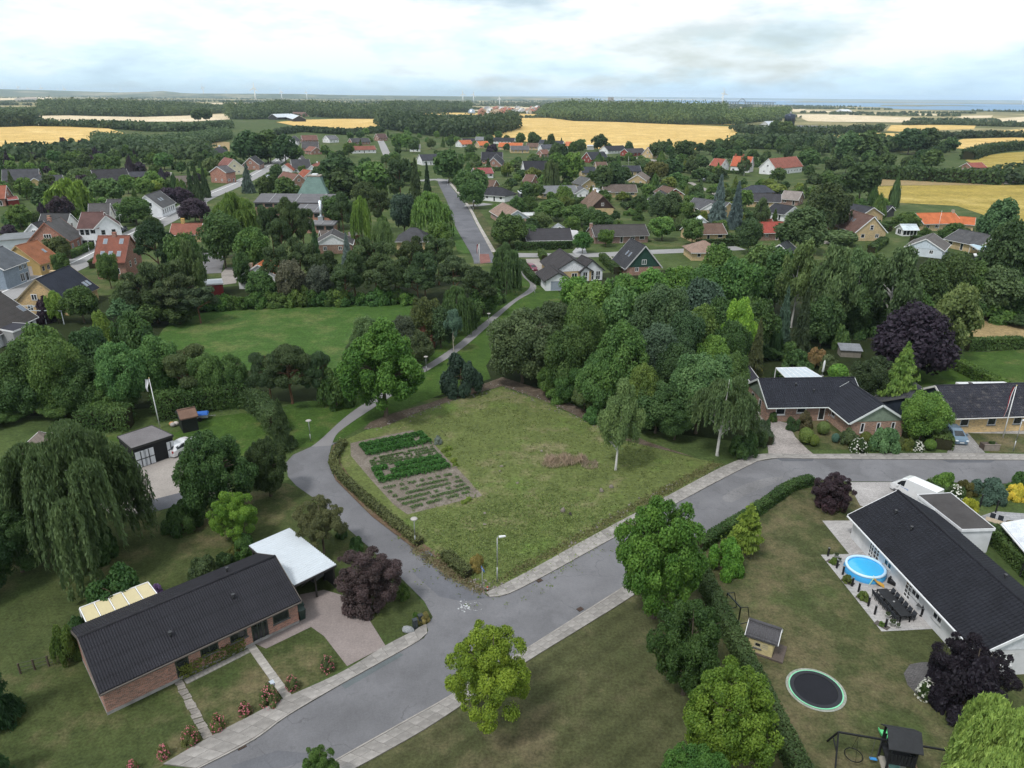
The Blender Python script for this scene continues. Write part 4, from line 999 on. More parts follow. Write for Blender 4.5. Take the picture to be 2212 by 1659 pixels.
def flat_roof(name,label,corners,z,color,wall=None,posts=True,th=0.22,mat=None,fascia=(0.7,0.7,0.7),cat='carport',group=None,inset=0.35,walls=(0,1,2,3),world=False,tilt=0.0,wcol_mat=None):
 """flat or gently pitched roof over posts or walls; corners in the picture at height z"""
 w = [Vector((*c,z)) if world else P(*c,z) for c in corners]; c = sum(w,Vector())/len(w); c.z = 0
 if sum((w[i].x*w[(i+1) % 4].y - w[(i+1) % 4].x*w[i].y) for i in range(len(w))) < 0: w = w[::-1]
 FOOT.append((c.x,c.y,0,max(abs(p.x-c.x) for p in w),max(abs(p.y-c.y) for p in w),label))
 e = thing(name,label,cat,c,0,group); q = [p-c for p in w]; n = len(q)
 ro = MB().prism([(p.x,p.y,z-th) for p in q],[(p.x,p.y,z) for p in q]).build('roof',mat or M_FELT,e,color)
 f = MB()
 for i in range(n):
  a,b = q[i],q[(i+1) % n]; o = ((a+b)/2).normalized()*0.03
  f.bar((a.x+o.x,a.y+o.y,z-th*.4),(b.x+o.x,b.y+o.y,z-th*.4),0.05,th+.06)
 f.build('fascia',M_PAINT,e,fascia)
 qi = [p*(1-inset/max(p.length,.5)) for p in q]
 if wall:
  m = MB()
  for i in walls:
   a,b = qi[i],qi[(i+1) % n]; a,b = Vector((a.x,a.y,(z-th)/2)),Vector((b.x,b.y,(z-th)/2)); m.bar(a,b,0.14,z-th-.004)
  m.build('wall',wcol_mat or M_PLASTER,e,wall)
 if posts:
  for p in qi: MB().box(p.x-.06,p.x+.06,p.y-.06,p.y+.06,0,z-th).build('post',M_WOOD,e,fascia)
 return e
# ------------------------------------------------------------------ the five houses in front
DKF = (0.035,0.045,0.035)
# 1 brick bungalow, lower left
house('brick_bungalow','long red brick bungalow with black corrugated roof beside the white carport',(168,1380),(595,1204),4.25,7.6,2.45,(0.023,0.0225,0.028),(0.33,0.150,0.105),'brick','eternit',
   trim=(0.10,0.085,0.075),ov=0.42,gov=0.2,geo='corr',frame=DKF,vents=((0.36,'F',0.62),(0.70,'F',0.45),(0.76,'K',0.35)),
   win=[('F',0.365,0.95,2.05,0.12,1,2,'door'),('F',0.505,1.35,0.95,1.1,2,1),('F',0.66,1.35,0.95,1.1,2,1),('F',0.765,1.0,2.05,0.12,2,1,'door'),('F',0.805,0.5,2.05,0.12,1,1,'dark'),('F',0.90,1.35,1.05,1.0,1,1)],plinth=(0.30,0.29,0.28))
# white corrugated carport roof
def carport():
 z = 2.45; c = [P(542,1177,z),P(630,1139,z),P(720,1224,z),P(633,1263,z)]
 ctr = sum(c,Vector())/4; d = c[1]-c[0]; ang = math.atan2(d.y,d.x)
 e = thing('carport','white corrugated carport roof on dark posts beside the brick bungalow','carport',(ctr.x,ctr.y,0),ang)
 L,W = (c[1]-c[0]).length,((c[2]-c[1]).length + (c[3]-c[0]).length)/2
 m = MB(); nx = int(W/0.05); per = 0.30
 for s in (0,1):
  for i in range(nx+1): y = -W/2+W*i/nx; m.v.append((-L/2+L*s,y,z+0.055*math.sin(2*math.pi*y/per)))
 for i in range(nx): m.f.append((i,nx+1+i,nx+2+i,i+1)); m.sm.append(True)
 m.build('roof',M_PLASTIC,e,(0.50,0.54,0.58))
 f = MB(); x,y = L/2,W/2
 for a,b in (((-x,-y),(x,-y)),((x,-y),(x,y)),((x,y),(-x,y)),((-x,y),(-x,-y))): f.bar((*a,z-.14),(*b,z-.14),0.06,0.2)
 f.build('fascia',M_PAINT,e,(0.06,0.055,0.055))
 b = MB()
 for i in range(8): yy = -W/2+W*(i+.5)/8; b.bar((-x+.05,yy,z-.11),(x-.05,yy,z-.11),0.05,0.12)
 b.build('rafters',M_WOOD,e,(0.12,0.09,0.07))
 for px in (-x+.2,0,x-.2):
  for py in (-y+.2,y-.2): MB().box(px-.06,px+.06,py-.06,py+.06,0,z-.2).build('post',M_WOOD,e,(0.05,0.045,0.04))
 MB().box(x-.25,x-.19,-y+.3,y-.3,0.1,1.9).build('side_boarding',M_WOOD,e,(0.035,0.035,0.035))
 # small trailer parked below
 t = thing('utility_trailer','grey flatbed trailer with yellow plate parked under the white carport','trailer',P(690,1247),ang+0.25)
 MB().box(-1.2,1.0,-.62,.62,.42,.5).build('bed',M_WOOD,t,(0.10,0.10,0.10));
 for s in (-1,1): MB().box(-1.2,1.0,s*.62-.02,s*.62+.02,.5,.82).build('side_board',M_GALV,t,(0.32,0.34,0.36))
 MB().box(0.98,1.02,-.62,.62,.5,.82).build('tailboard',M_GALV,t,(0.25,0.27,0.30)); MB().box(1.022,1.04,-.28,.28,.30,.42).build('number_plate',M_PLASTIC,t,(0.6,0.45,0.05))
 for s in (-1,1): MB().tube([(0,s*.70,.28),(0,s*.84,.28)],.28,14).build('wheel',M_RUBBER,t,(0.02,0.02,0.02))
 MB().bar((-1.2,0,.45),(-2.1,0,.42),.07).build('drawbar',M_METAL,t,(0.3,0.3,0.3))
carport()
def lean_to():
 z = 2.3; c = [P(172,1314,z),P(320,1258,z),P(340,1284,2.1),P(187,1346,2.1)]
 ctr = sum(c,Vector())/4; e = thing('patio_cover','pale yellow patio cover with white ribs behind the black corrugated roof','patio cover',(ctr.x,ctr.y,0))
 q = [p-Vector((ctr.x,ctr.y,0)) for p in c]
 for i in range(5):
  t0,t1 = i/5+.012,(i+1)/5-.012; p = [q[0].lerp(q[1],t0),q[3].lerp(q[2],t0),q[3].lerp(q[2],t1),q[0].lerp(q[1],t1)]
  MB().prism([v-Vector((0,0,.02)) for v in p],[v+Vector((0,0,.015)) for v in p]).build('roof_panel',M_PLASTIC,e,(0.52,0.45,0.27))
 for i in range(6): a,b = q[0].lerp(q[1],i/5),q[3].lerp(q[2],i/5); MB().bar(a,b,.07,.10).build('rib',M_PAINT,e,(0.75,0.75,0.75))
 MB().bar(q[0],q[1],.08,.14).bar(q[3],q[2],.08,.12).build('frame',M_PAINT,e,(0.7,0.7,0.7))
 for i in (0,.5,1): p = q[0].lerp(q[1],i); MB().box(p.x-.05,p.x+.05,p.y-.05,p.y+.05,0,z-.05).build('post',M_PAINT,e,(0.7,0.7,0.7))
lean_to()
# 2 white house, right
GW = (0.72,0.73,0.75)
def white_house():
 zr,hw,W = 4.85,2.55,8.0
 a = P(1939,1062,zr); d = (P(2129,1409,2.3)-P(1839,1105,2.3)); d.z = 0; d.normalize()
 b = a + d*18.9
 # seen from the terrace the long wall is the 'F' side when the ridge runs far -> near
 e = house('white_bungalow','long white rendered house with black tiled roof beside the paddling pool terrace',(b.x,b.y),(a.x,a.y),zr,W,hw,(0.016,0.017,0.023),(0.60,0.60,0.61),'plaster',None,trim=(0.75,0.76,0.78),
    ov=0.5,gov=0.3,geo='tiles',gable=(0.66,0.68,0.72),world=True,vents=((0.86,'K',0.36),(0.72,'K',0.38),(0.35,'F',0.45)),
    win=[('K',0.19,0.75,2.05,0.1,2,5),('K',0.235,0.95,2.05,0.1,2,5,'door'),('K',0.335,1.15,1.15,0.95,2,2),('K',0.51,0.95,2.05,0.1,2,5,'door'),('K',0.565,1.15,1.15,0.95,2,2),
      ('K',0.725,1.15,1.15,0.95,2,2),('K',0.875,1.15,1.15,0.95,2,2),('A',0.62,1.15,1.15,0.95,2,2),('A',0.25,1.15,1.15,0.95,2,2)])
 return e
white_house()
flat_roof('garage_annex','flat felt-roofed white garage attached behind the black tiled ridge',[(1982,1069),(2054,1065),(2150,1142),(2078,1144)],2.75,(0.060,0.056,0.056),(0.60,0.61,0.63),posts=False,fascia=(0.74,0.75,0.77),cat='garage',inset=0.25)
# 3 L-shaped brick house with green gables
house('brick_bungalow','dark roofed brick house with green gables and shrub garden on the street corner',(1637,820),(1845,817),4.6,7.4,2.4,(0.022,0.024,0.033),(0.30,0.165,0.115),'brick',None,trim=(0.60,0.63,0.62),gable=(0.17,0.22,0.16),geo='tiles',
   win=[('F',0.14,1.3,1.1,1.0,1,1),('F',0.36,1.3,0.9,1.2,1,1),('F',0.58,0.9,2.05,0.1,1,1,'door'),('F',0.80,1.3,1.0,1.1,1,1),('A',0.65,0.9,2.05,.1,1,1,'door'),('A',0.3,1.0,1.0,1.1,1,1)],vents=((0.36,'F',0.28),(0.52,'F',0.50)))
house('brick_bungalow_wing','front wing with green gable and three narrow windows on the corner brick house',(1908,877),(1836,826),4.55,7.0,2.4,(0.022,0.024,0.033),(0.33,0.185,0.125),'brick',None,trim=(0.60,0.63,0.62),gable=(0.19,0.24,0.18),geo='tiles',cat='house wing',
   win=[('A',0.22,0.55,1.35,0.8,1,1),('A',0.52,0.55,1.35,0.8,1,1),('A',0.80,0.55,1.35,0.8,1,1),('K',0.15,1.1,2.05,0.1,2,1,'door'),('K',0.40,1.0,1.0,1.1,1,1)])
house('garage','small dark roofed garage half hidden behind the weeping birch',(1597,796),(1618,792),4.0,6.0,2.3,(0.036,0.036,0.046),RED,'brick',None,hip=0.0,win=[],cat='garage')
def glass_cover(name,label,corners,z,n,col=(0.75,0.76,0.78),pane=(0.50,0.56,0.62)):
 c = [P(*p,z) for p in corners]; ctr = sum(c,Vector())/4; e = thing(name,label,'patio cover',(ctr.x,ctr.y,0)); q = [p-Vector((ctr.x,ctr.y,0)) for p in c]
 for i in range(n):
  t0,t1 = i/n+.01,(i+1)/n-.01; p = [q[0].lerp(q[1],t0),q[3].lerp(q[2],t0),q[3].lerp(q[2],t1),q[0].lerp(q[1],t1)]
  MB().prism([v-Vector((0,0,.01)) for v in p],[v+Vector((0,0,.01)) for v in p]).build('roof_panel',M_PLASTIC,e,pane)
 for i in range(n+1): a,b = q[0].lerp(q[1],i/n),q[3].lerp(q[2],i/n); MB().bar(a,b,.09,.12).build('rib',M_PAINT,e,col)
 MB().bar(q[0],q[1],.10,.16).bar(q[3],q[2],.10,.16).build('frame',M_PAINT,e,col)
 for p in q: MB().box(p.x-.06,p.x+.06,p.y-.06,p.y+.06,0,z-.08).build('post',M_PAINT,e,col)
glass_cover('patio_cover','white framed glass patio cover behind the corner brick house',[(1676,795),(1741,794),(1788,822),(1704,823)],2.6,6)
# 4 yellow brick house on the right edge
house('yellow_brick_house','yellow brick house with lichen-spotted dark tiles and navy gable',(2020,835),(2300,827),4.9,8.2,2.5,(0.030,0.031,0.041),(0.56,0.385,0.175),'ybrick','lichen',trim=(0.66,0.64,0.62),gable=(0.020,0.028,0.045),geo='tiles',frame=(0.45,0.46,0.47),
   win=[('F',0.10,1.2,1.05,1.0,1,1),('F',0.31,1.2,1.05,1.0,1,1),('F',0.51,1.2,1.05,1.0,1,1),('F',0.76,0.9,2.1,0.1,1,1,'door'),('F',0.81,0.7,2.1,0.1,1,1)],chim=((0.32,1.2,0.5,0.3,(0.05,0.05,0.05)),))
house('side_wing','low dark navy boarded wing behind the round green tree',(1958,858),(1975,828),3.9,7.0,2.2,(0.045,0.045,0.052),(0.020,0.028,0.042),'wood',None,trim=(0.1,0.1,0.1),win=[],cat='house wing')
flat_roof('patio_cover','thin white flat patio roof behind the lichen-spotted tiles',[(2065,826),(2168,825),(2196,834),(2085,836)],2.7,(0.62,0.64,0.66),posts=True,cat='patio cover',mat=M_PLASTIC)
# 5 black garage and the half hidden house at the yard
def black_garage():
 z = 2.7; flat_roof('black_garage','black boarded garage with white double doors facing the gravel yard',[(253,943),(328,919),(374,940),(284,969)],z,(0.150,0.140,0.145),(0.016,0.016,0.018),posts=False,fascia=(0.03,0.03,0.03),cat='garage',inset=0.25,mat=M_ETERNIT,wcol_mat=M_WOOD)
 a,b = P(284,969,z),P(374,940,z); d = (b-a); d.z = 0; L = d.length; d.normalize(); n = Vector((d.y,-d.x,0)); ang = math.atan2(d.y,d.x)
 e = [o for o in COL.objects if o.name.startswith('black_garage') and o.type == 'EMPTY'][-1]
 for t,w in ((0.17,1.15),(0.36,1.15),(0.89,0.8)):
  p = a + d*(L*t); loc = Vector((p.x,p.y,0.1)) + n*0.02 - e.location
  m = MB(); m.box(-w/2,w/2,-.04,.04,0,1.95); o = m.build('door_leaf',M_PAINT,e,(0.62,0.64,0.68),loc=loc,rz=ang)
  MB().box(-w/2,w/2,-.07,-.042,.92,1.02).box(-.05,.05,-.065,-.042,0,.91).box(-.05,.05,-.065,-.042,1.03,1.95).build('cross_bar',M_PAINT,o,(0.03,0.03,0.035))
black_garage()
house('white_walled_house','white walled house almost hidden by the huge weeping birch',(85,935),(150,985),4.2,6.6,2.2,(0.14,0.115,0.10),(0.66,0.67,0.68),'plaster',None,frame=(0.04,0.04,0.04),trim=(0.7,0.7,0.7))
house('garden_shed','black timber shed with rusty brown roof on the garden lawn',(382,889),(421,881),2.6,2.6,1.95,(0.150,0.092,0.068),(0.014,0.018,0.016),'wood','felt',ov=0.15,gov=0.15,trim=(0.03,0.03,0.03),win=[('B',0.5,0.9,1.7,0.05,1,1,'panel')],frame=(0.02,0.025,0.022),cat='shed',gutter=False)
# ------------------------------------------------------------------ houses beyond the park: right
W2 = dict(wmat='plaster',wall=WHITE)
def H(label,a,b,zr,W,hw,**k):
 nm = k.pop('name','house'); return house(nm,label,a,b,zr,W,hw,**k)
YB = dict(wmat='ybrick',wall=(0.50,0.365,0.180)); RB = dict(wmat='brick',wall=RED)
H('brick bungalow with white verges and dark roof behind the long clipped hedge',(1132,495.5),(1232,494),4.7,8.0,2.4,roof=(0.045,0.043,0.048),geo=None,rmat='eternit',**RB,
  win=[('F',.12,1.3,1.1,.95,2,1),('F',.30,1.3,1.1,.95,1,1),('F',.50,1.0,2.0,.1,1,1,'door'),('F',.61,.8,1.0,1.0,1,1),('F',.74,.9,2.0,.1,1,1,'door'),('A',.3,1.0,1.0,1,1,1)])
flat_roof('flat_garage','white flat-roofed garage behind the parked boat',[(1228,497),(1246,498),(1256,507),(1233,510)],2.6,(0.42,0.42,0.43),WHITE,posts=False,cat='garage')
H('long low brick house with brown-black roof and brick chimney at its left end',(1276,487.5),(1393,485),4.6,8.4,2.3,roof=(0.060,0.055,0.054),rmat='eternit',wmat='brick',wall=(0.21,0.105,0.080),chim=((0.0,-0.4,0.9,0.8,(0.28,0.13,0.09)),),trim=(0.4,0.4,0.4))
H('yellow bungalow with plain brown roof left of the red roofed one',(1482,484.5),(1560,483),4.5,8.0,2.3,roof=R_BROWN,**YB)
H('dark green A-frame house with two skylights beside the side street',(1395,532.5),(1362,515.5),7.0,8.6,2.1,roof=(0.045,0.046,0.052),gable=(0.025,0.065,0.050),wmat='brick',wall=(0.30,0.15,0.10),sky=((0.35,'K',0.50,0.55,1.1),(0.55,'K',0.50,0.55,1.1)),trim=(0.5,0.5,0.5))
H('tan pyramid roofed house at the edge of the wood',(1516,521),(1524,521),4.4,8.0,2.3,roof=R_TAN,hip=0.9,**YB)
H('yellow house with white gable and dark roof beside the footpath end',(1239,561),(1209,538),5.2,9.0,2.5,roof=(0.046,0.042,0.044),gable=(0.72,0.73,0.75),wmat='ybrick',wall=(0.52,0.37,0.17),trim=(0.05,0.05,0.05),
  win=[('A',.55,1.4,1.1,.9,2,1),('K',.3,1.0,1.0,1.0,1,1),('K',.7,1.0,1.0,1.0,1,1)])
H('garden room with big windows in its white gable beside the yellow house',(1281,563),(1256,552),4.8,5.6,2.5,roof=(0.046,0.042,0.044),wmat='plaster',wall=(0.72,0.73,0.75),trim=(0.05,0.05,0.05),name='garden_room',cat='garden room',
  win=[('A',.2,1.2,2.1,.1,2,2),('A',.5,1.2,2.1,.1,2,2),('A',.8,1.2,2.1,.1,2,2)])
H('white garage with grey door and dark roof at the end of the footpath',(1207,590),(1187,572),4.0,5.6,2.4,roof=(0.046,0.042,0.044),wmat='plaster',wall=(0.72,0.73,0.75),frame=(0.30,0.34,0.40),trim=(0.05,0.05,0.05),name='garage',cat='garage',
  win=[('A',.42,2.4,2.1,.04,1,1,'panel')])
H('white bungalow with dark hipped roof next to the street',(1060,404),(1086,406),5.0,9.5,2.5,roof=(0.034,0.034,0.040),hip=0.8,**W2)
H('pinkish tiled bungalow with pale gable beside the street',(1118,455),(1086,438),5.0,9.0,2.4,roof=R_TAN,gable=(0.45,0.50,0.56),wmat='brick',wall=(0.34,0.20,0.15))
flat_roof('patio_cover','white flat roof on posts beside the pinkish tiled bungalow',[(1124,456),(1156,455),(1160,464),(1132,466)],2.6,(0.7,0.72,0.74),posts=True,cat='patio cover',mat=M_PLASTIC)
H('yellow bungalow with light grey sheet roof',(1164,402.5),(1243,401),4.7,8.4,2.5,roof=(0.155,0.160,0.170),rmat='eternit',**YB)
H('small house with pale grey gable between two yellow bungalows',(1262,407),(1252,401),4.4,7.0,2.3,roof=R_GREY,gable=(0.7,0.71,0.72),**W2)
flat_roof('carport','white flat carport in front of the yellow bungalow with brown roof',[(1272,407),(1300,404),(1320,413),(1290,417)],2.6,(0.68,0.70,0.72),posts=True,mat=M_PLASTIC)
H('wide yellow bungalow with brown roof and white windows',(1300,399),(1373,399),4.8,8.8,2.4,roof=(0.115,0.090,0.078),hip=0.0,**YB)
H('steep brown roofed yellow house with dark brown gable and chimney',(1303,424.5),(1281,411.5),6.6,8.6,2.5,roof=(0.170,0.115,0.085),gable=(0.050,0.030,0.024),wmat='ybrick',wall=(0.52,0.37,0.18),chim=((0.78,0.0,0.9,0.7,(0.40,0.28,0.18)),),trim=(0.09,0.06,0.05),
  win=[('A',.5,1.0,1.1,3.2,2,1,'proud'),('A',.3,1.2,1.0,.9,2,1),('K',.2,1.0,1.0,1,1,1),('K',.5,1.0,1.0,1,1,1),('K',.8,1.0,1.0,1,1,1)])
H('dark house with tall detached brick chimney and skylights',(1452,424),(1426,411),5.6,9.0,2.4,roof=(0.048,0.050,0.050),gable=(0.03,0.045,0.040),wmat='brick',wall=(0.28,0.15,0.10),chim=((0.2,-3.4,3.2,0.8,(0.36,0.20,0.13)),),sky=((0.5,'K',0.4,0.6,1.0),(0.65,'K',0.4,0.6,1.0)))
H('bungalow with dark red gable beside the green path',(1460,408),(1432,401),4.6,8.0,2.3,roof=R_BROWN,gable=(0.20,0.035,0.030),**YB)
H('grey roofed yellow house with broad white gable near blue spruces',(1500,427.5),(1576,438),5.0,8.4,2.4,roof=(0.085,0.085,0.092),**YB)
H('white front gable of the grey roofed house near blue spruces',(1536,440),(1528,431),4.7,7.0,2.4,roof=(0.085,0.085,0.092),gable=(0.74,0.75,0.76),name='house_wing',cat='house wing',**YB)
H('red roofed bungalow with white window panels by the wood',(1632,481),(1702,479.5),4.7,8.4,2.4,roof=(0.27,0.060,0.045),wmat='brick',wall=(0.25,0.13,0.09))
H('small red roofed extension behind the red roofed bungalow',(1642,474),(1668,474),4.0,5.0,2.2,roof=(0.27,0.075,0.055),win=[],name='house_wing',cat='house wing',**RB)
H('tall yellow house with chocolate roof and white framed gable',(1889,469),(1839,454),7.2,9.4,2.8,roof=(0.150,0.090,0.075),wmat='ybrick',wall=(0.50,0.37,0.19),trim=(0.76,0.77,0.78),sky=((0.62,'K',0.45,0.6,1.0),(0.5,'K',0.45,0.6,1.0)),
  win=[('A',.5,1.1,1.5,3.3,1,2,'proud'),('A',.25,1.2,1.2,.9,1,1),('A',.72,1.2,1.2,.9,2,1),('K',.2,1.2,1.0,1,2,1),('K',.5,1.2,1.0,1,2,1),('K',.8,1.0,2.0,.1,1,1,'door')])
flat_roof('carport','yellow walled carport with flat grey roof beside the chocolate roofed house',[(1771,477),(1806,476),(1822,484),(1786,487)],2.6,(0.22,0.21,0.20),(0.50,0.37,0.19),posts=False,fascia=(0.72,0.72,0.72))
H('bungalow with bright orange tile roof and black gable at the field edge',(1978,461.5),(2062,460),5.0,9.0,2.5,roof=R_ORANGE,gable=(0.02,0.02,0.022),wmat='ybrick',wall=(0.52,0.39,0.21),chim=((0.95,0.0,0.9,0.7,(0.42,0.36,0.28)),))
H('orange tiled carport beside the bright orange bungalow',(2066,468),(2108,471),4.0,6.0,2.3,roof=R_ORANGE,wmat='ybrick',wall=(0.48,0.35,0.19),win=[],name='carport',cat='carport')
flat_roof('garden_shed','dark green flat shed right of the orange carport',[(2114,473),(2130,474),(2138,479),(2118,480)],2.4,(0.05,0.07,0.065),(0.03,0.05,0.045),posts=False,cat='shed')
H('white framed conservatory in front of the orange bungalow',(1944,485),(1979,485),3.3,4.0,2.1,roof=(0.50,0.56,0.60),rmat='felt',wmat='plaster',wall=(0.72,0.73,0.74),name='conservatory',cat='conservatory',
  win=[('F',.14,1.1,1.7,.2,1,1),('F',.38,1.1,1.7,.2,1,1),('F',.62,1.1,1.7,.2,1,1),('F',.86,1.1,1.7,.2,1,1),('A',.5,2,1.7,.2,2,1)])
H('yellow bungalow with patchy dark grey roof at the right edge',(2072,495.5),(2152,511),4.8,9.4,2.4,roof=(0.075,0.075,0.080),rmat='lichen',hip=0.0,**YB)
H('bungalow with pale blue gable and brown-grey roof among birches',(2001,517),(2016,504),4.8,9.0,2.3,roof=(0.115,0.105,0.100),gable=(0.55,0.62,0.68),wmat='plaster',wall=(0.55,0.60,0.64))
flat_roof('patio_cover','pale blue glass roof in front of the patchy grey bungalow',[(2095,528),(2120,527),(2144,538),(2118,542)],2.5,(0.45,0.58,0.66),posts=True,cat='patio cover',mat=M_PLASTIC)
flat_roof('garden_shed','shed with white flat roof at the wood edge on the right',[(2103,548),(2134,547),(2134,551),(2106,552)],2.4,(0.7,0.7,0.7),(0.05,0.05,0.055),posts=False,cat='shed',mat=M_PLASTIC)
H('small dark green A-shaped cabin at the wood edge',(1684,529),(1702,520),4.0,5.5,2.0,roof=(0.05,0.055,0.06),gable=(0.03,0.07,0.055),name='cabin',cat='cabin',**YB)
H('dark blue hipped bungalow behind the two blue spruces',(1622,401),(1652,400.5),4.8,8.0,2.4,roof=(0.048,0.052,0.066),hip=0.7,**YB)
H('long dark roofed yellow bungalow right of the blue spruces',(1614,417),(1688,420),4.8,8.5,2.4,roof=(0.048,0.046,0.052),**YB)
H('bungalow with weathered tan roof below the tall dark trees',(1694,412),(1734,415),5.0,8.5,2.4,roof=(0.23,0.20,0.185),wmat='brick',wall=(0.22,0.12,0.09))
H('white bungalow with black roof in the middle of the right gardens',(1673,440),(1717,447),4.8,8.6,2.5,roof=(0.030,0.031,0.038),**W2)
H('wide dark roofed bungalow in front of the yellow field',(1838,440),(1888,449),5.0,10.0,2.4,roof=(0.036,0.037,0.044),**YB)
H('white walled dark roofed wing left of the wide bungalow at the field',(1800,462),(1812,446),4.8,8.0,2.4,roof=(0.038,0.039,0.046),**W2)
H('small dark outbuilding beside the pointed thuja at the field edge',(1912,445),(1928,447),3.6,5.0,2.2,roof=(0.04,0.042,0.05),win=[],wmat='wood',wall=(0.06,0.06,0.065),name='outbuilding',cat='outbuilding')
# farm with red roofs
H('orange-red farmhouse roof with white walls among the trees',(1585,337),(1627,339),8.5,10.0,3.6,roof=(0.40,0.105,0.055),chim=((0.1,0,1.2,.8,(0.3,0.12,0.08)),(0.5,0,1.2,.8,(0.3,0.12,0.08))),**W2)
H('dark red farm wing left of the orange-red farmhouse',(1543,342),(1568,344),7.0,9.0,3.0,roof=(0.28,0.085,0.060),**W2)
H('long brick-red barn right of the orange-red farmhouse',(1660,343),(1720,338),8.5,10.0,3.6,roof=(0.26,0.095,0.070),name='barn',cat='barn',**W2)
H('small brick farm shed at the yellow field on the right',(2088,352),(2121,351),5.0,8.0,2.6,roof=(0.26,0.08,0.06),name='barn',cat='barn',**RB)
# houses up to the big grain field
FAR = [
 ('dark roofed house with brick gable left of the white pair',(1040,328.5),(1086,329),6.8,9,2.6,R_DARK,RB),('dark steep house with grey gable in front of it',(1066,341),(1073,332),6.5,9,2.5,R_DARK,RB),
 ('big black roofed white house with four skylights',(1129,348.5),(1181,348),7.0,10,2.6,(0.028,0.028,0.034),W2),('white house with rosy red roof by the street',(1022,363.5),(1061,362.5),4.8,8.5,2.5,(0.26,0.075,0.075),W2),
 ('low brown roofed house below the rosy red roof',(1050,389),(1072,390),4.6,8,2.3,R_BROWN,RB),('brown hipped brick house beside the weeping willow',(1136,377),(1157,378),5.2,10,2.5,(0.135,0.080,0.065),RB),
 ('black roofed house with red gable in the second row',(1267,329),(1305,327.5),6.4,10,2.4,(0.034,0.036,0.044),dict(wmat='plaster',wall=(0.24,0.06,0.05))),('white gabled dark house at the grain field',(1304,316),(1346,314),5.4,9,2.5,R_DARK,W2),
 ('red walled dark bungalow at the grain field',(1349,321.5),(1388,320),5.0,9,2.4,(0.06,0.055,0.058),dict(wmat='plaster',wall=(0.26,0.06,0.05))),('brown steep house at the end of the gravel square',(1399,318),(1421,317),7.4,10,2.6,(0.14,0.085,0.075),YB),
 ('low dark blue roof left of the flagpole among trees',(1254,361),(1286,361),4.8,9,2.4,(0.04,0.044,0.054),YB),('dark blue roof behind the white flagpole',(1344,358),(1382,358),4.9,9,2.4,(0.04,0.042,0.054),YB),
 ('yellow house with grey roof among hedges',(1254,381),(1276,386),5.0,8.5,2.3,(0.10,0.10,0.10),YB),('tan gabled house right of the dark round tree',(1377,378),(1386,371),5.0,8.5,2.4,(0.17,0.14,0.12),YB),
 ('white gabled orange house first in the far row',(990,303.5),(1016,302.5),5.2,9,2.4,(0.40,0.12,0.055),W2),('orange roof beside the purple tree',(1030,305.5),(1053,305),5.2,9,2.4,R_ORANGE,YB),
 ('long orange roof in the far row',(1078,308),(1130,309),5.2,9,2.4,R_ORANGE,YB),('orange roof with white gable at the right of the far row',(1222,306),(1256,307),5.4,9,2.4,(0.44,0.15,0.07),W2),
 ('dark roof furthest left behind the far row',(998,299),(1026,299),5.0,9,2.4,R_DARK,W2),('pale grey roof behind the far row',(1028,295.5),(1064,296),5.0,9,2.4,(0.16,0.165,0.175),YB),
 ('long dark roof behind the long orange one',(1068,297),(1113,298),5.0,9,2.4,R_DARK,W2),('dark roof right of the round trees in the far row',(1155,301.5),(1181,302),5.0,9,2.4,(0.05,0.052,0.062),W2),
 ('dark roof between two orange roofs at the field',(1196,304),(1218,304.5),5.0,9,2.4,(0.042,0.044,0.054),W2),('grey roof in front of the long orange one',(1102,315),(1142,315),5.0,9,2.4,(0.105,0.10,0.105),YB),
 ('slate blue roof in the middle of the far gardens',(1166,312.5),(1201,312),5.0,9,2.4,(0.075,0.078,0.092),W2),('brown roof in the middle of the far gardens',(1138,309),(1164,309.5),5.0,9,2.4,R_BROWN,YB),
 ('small brick-brown house below the slate blue roof',(1165,323.5),(1182,323),5.0,8,2.4,(0.17,0.09,0.07),RB),('black roof beside the street with long white wall',(905,334),(944,333),6.0,10,3.0,(0.040,0.042,0.052),W2),
 ('dark roof left of the upper street',(755,299),(795,298),5.2,9,2.4,(0.06,0.058,0.062),RB),('long rust red roof left of the upper street',(757,316),(809,315),4.8,9,2.5,(0.20,0.075,0.055),W2),
 ('dark red brick gable beyond the upper street',(812,289),(832,288.5),6.2,9,2.6,(0.10,0.06,0.055),RB),('low grey roof between trees above the street bend',(884,312),(908,312),5.0,9,2.4,(0.13,0.13,0.14),W2),
 ('brown roof behind the street trees',(1285,350),(1310,350),5.0,8.5,2.4,R_BROWN,YB),
]
for lb,a,b,zr,W,hw,rc,st in FAR: H(lb,a,b,zr,W,hw,roof=rc,group='houses beyond the park',**st)
flat_roof('garden_shed','white flat shed at the edge of the grain field',[(1268,313),(1282,313),(1284,315),(1268,315.5)],3.0,(0.7,0.7,0.7),WHITE,posts=False,cat='shed')
H('small grey garden shed with gabled white front among fruit trees',(1209,489.5),(1206,483),3.0,3.2,2.0,roof=(0.30,0.32,0.34),wmat='wood',wall=(0.38,0.42,0.45),win=[],name='garden_shed',cat='shed')
H('small white greenhouse in the shrub garden',(1518,471),(1512,466),2.8,3.0,1.8,roof=(0.62,0.66,0.70),rmat='felt',wmat='plaster',wall=(0.6,0.64,0.68),win=[],name='greenhouse',cat='greenhouse')
flat_roof('garden_room','small glazed garden room behind the dark hipped bungalow',[(1118,412),(1138,411),(1146,416),(1124,418)],2.5,(0.55,0.58,0.62),(0.10,0.11,0.12),posts=False,cat='garden room')
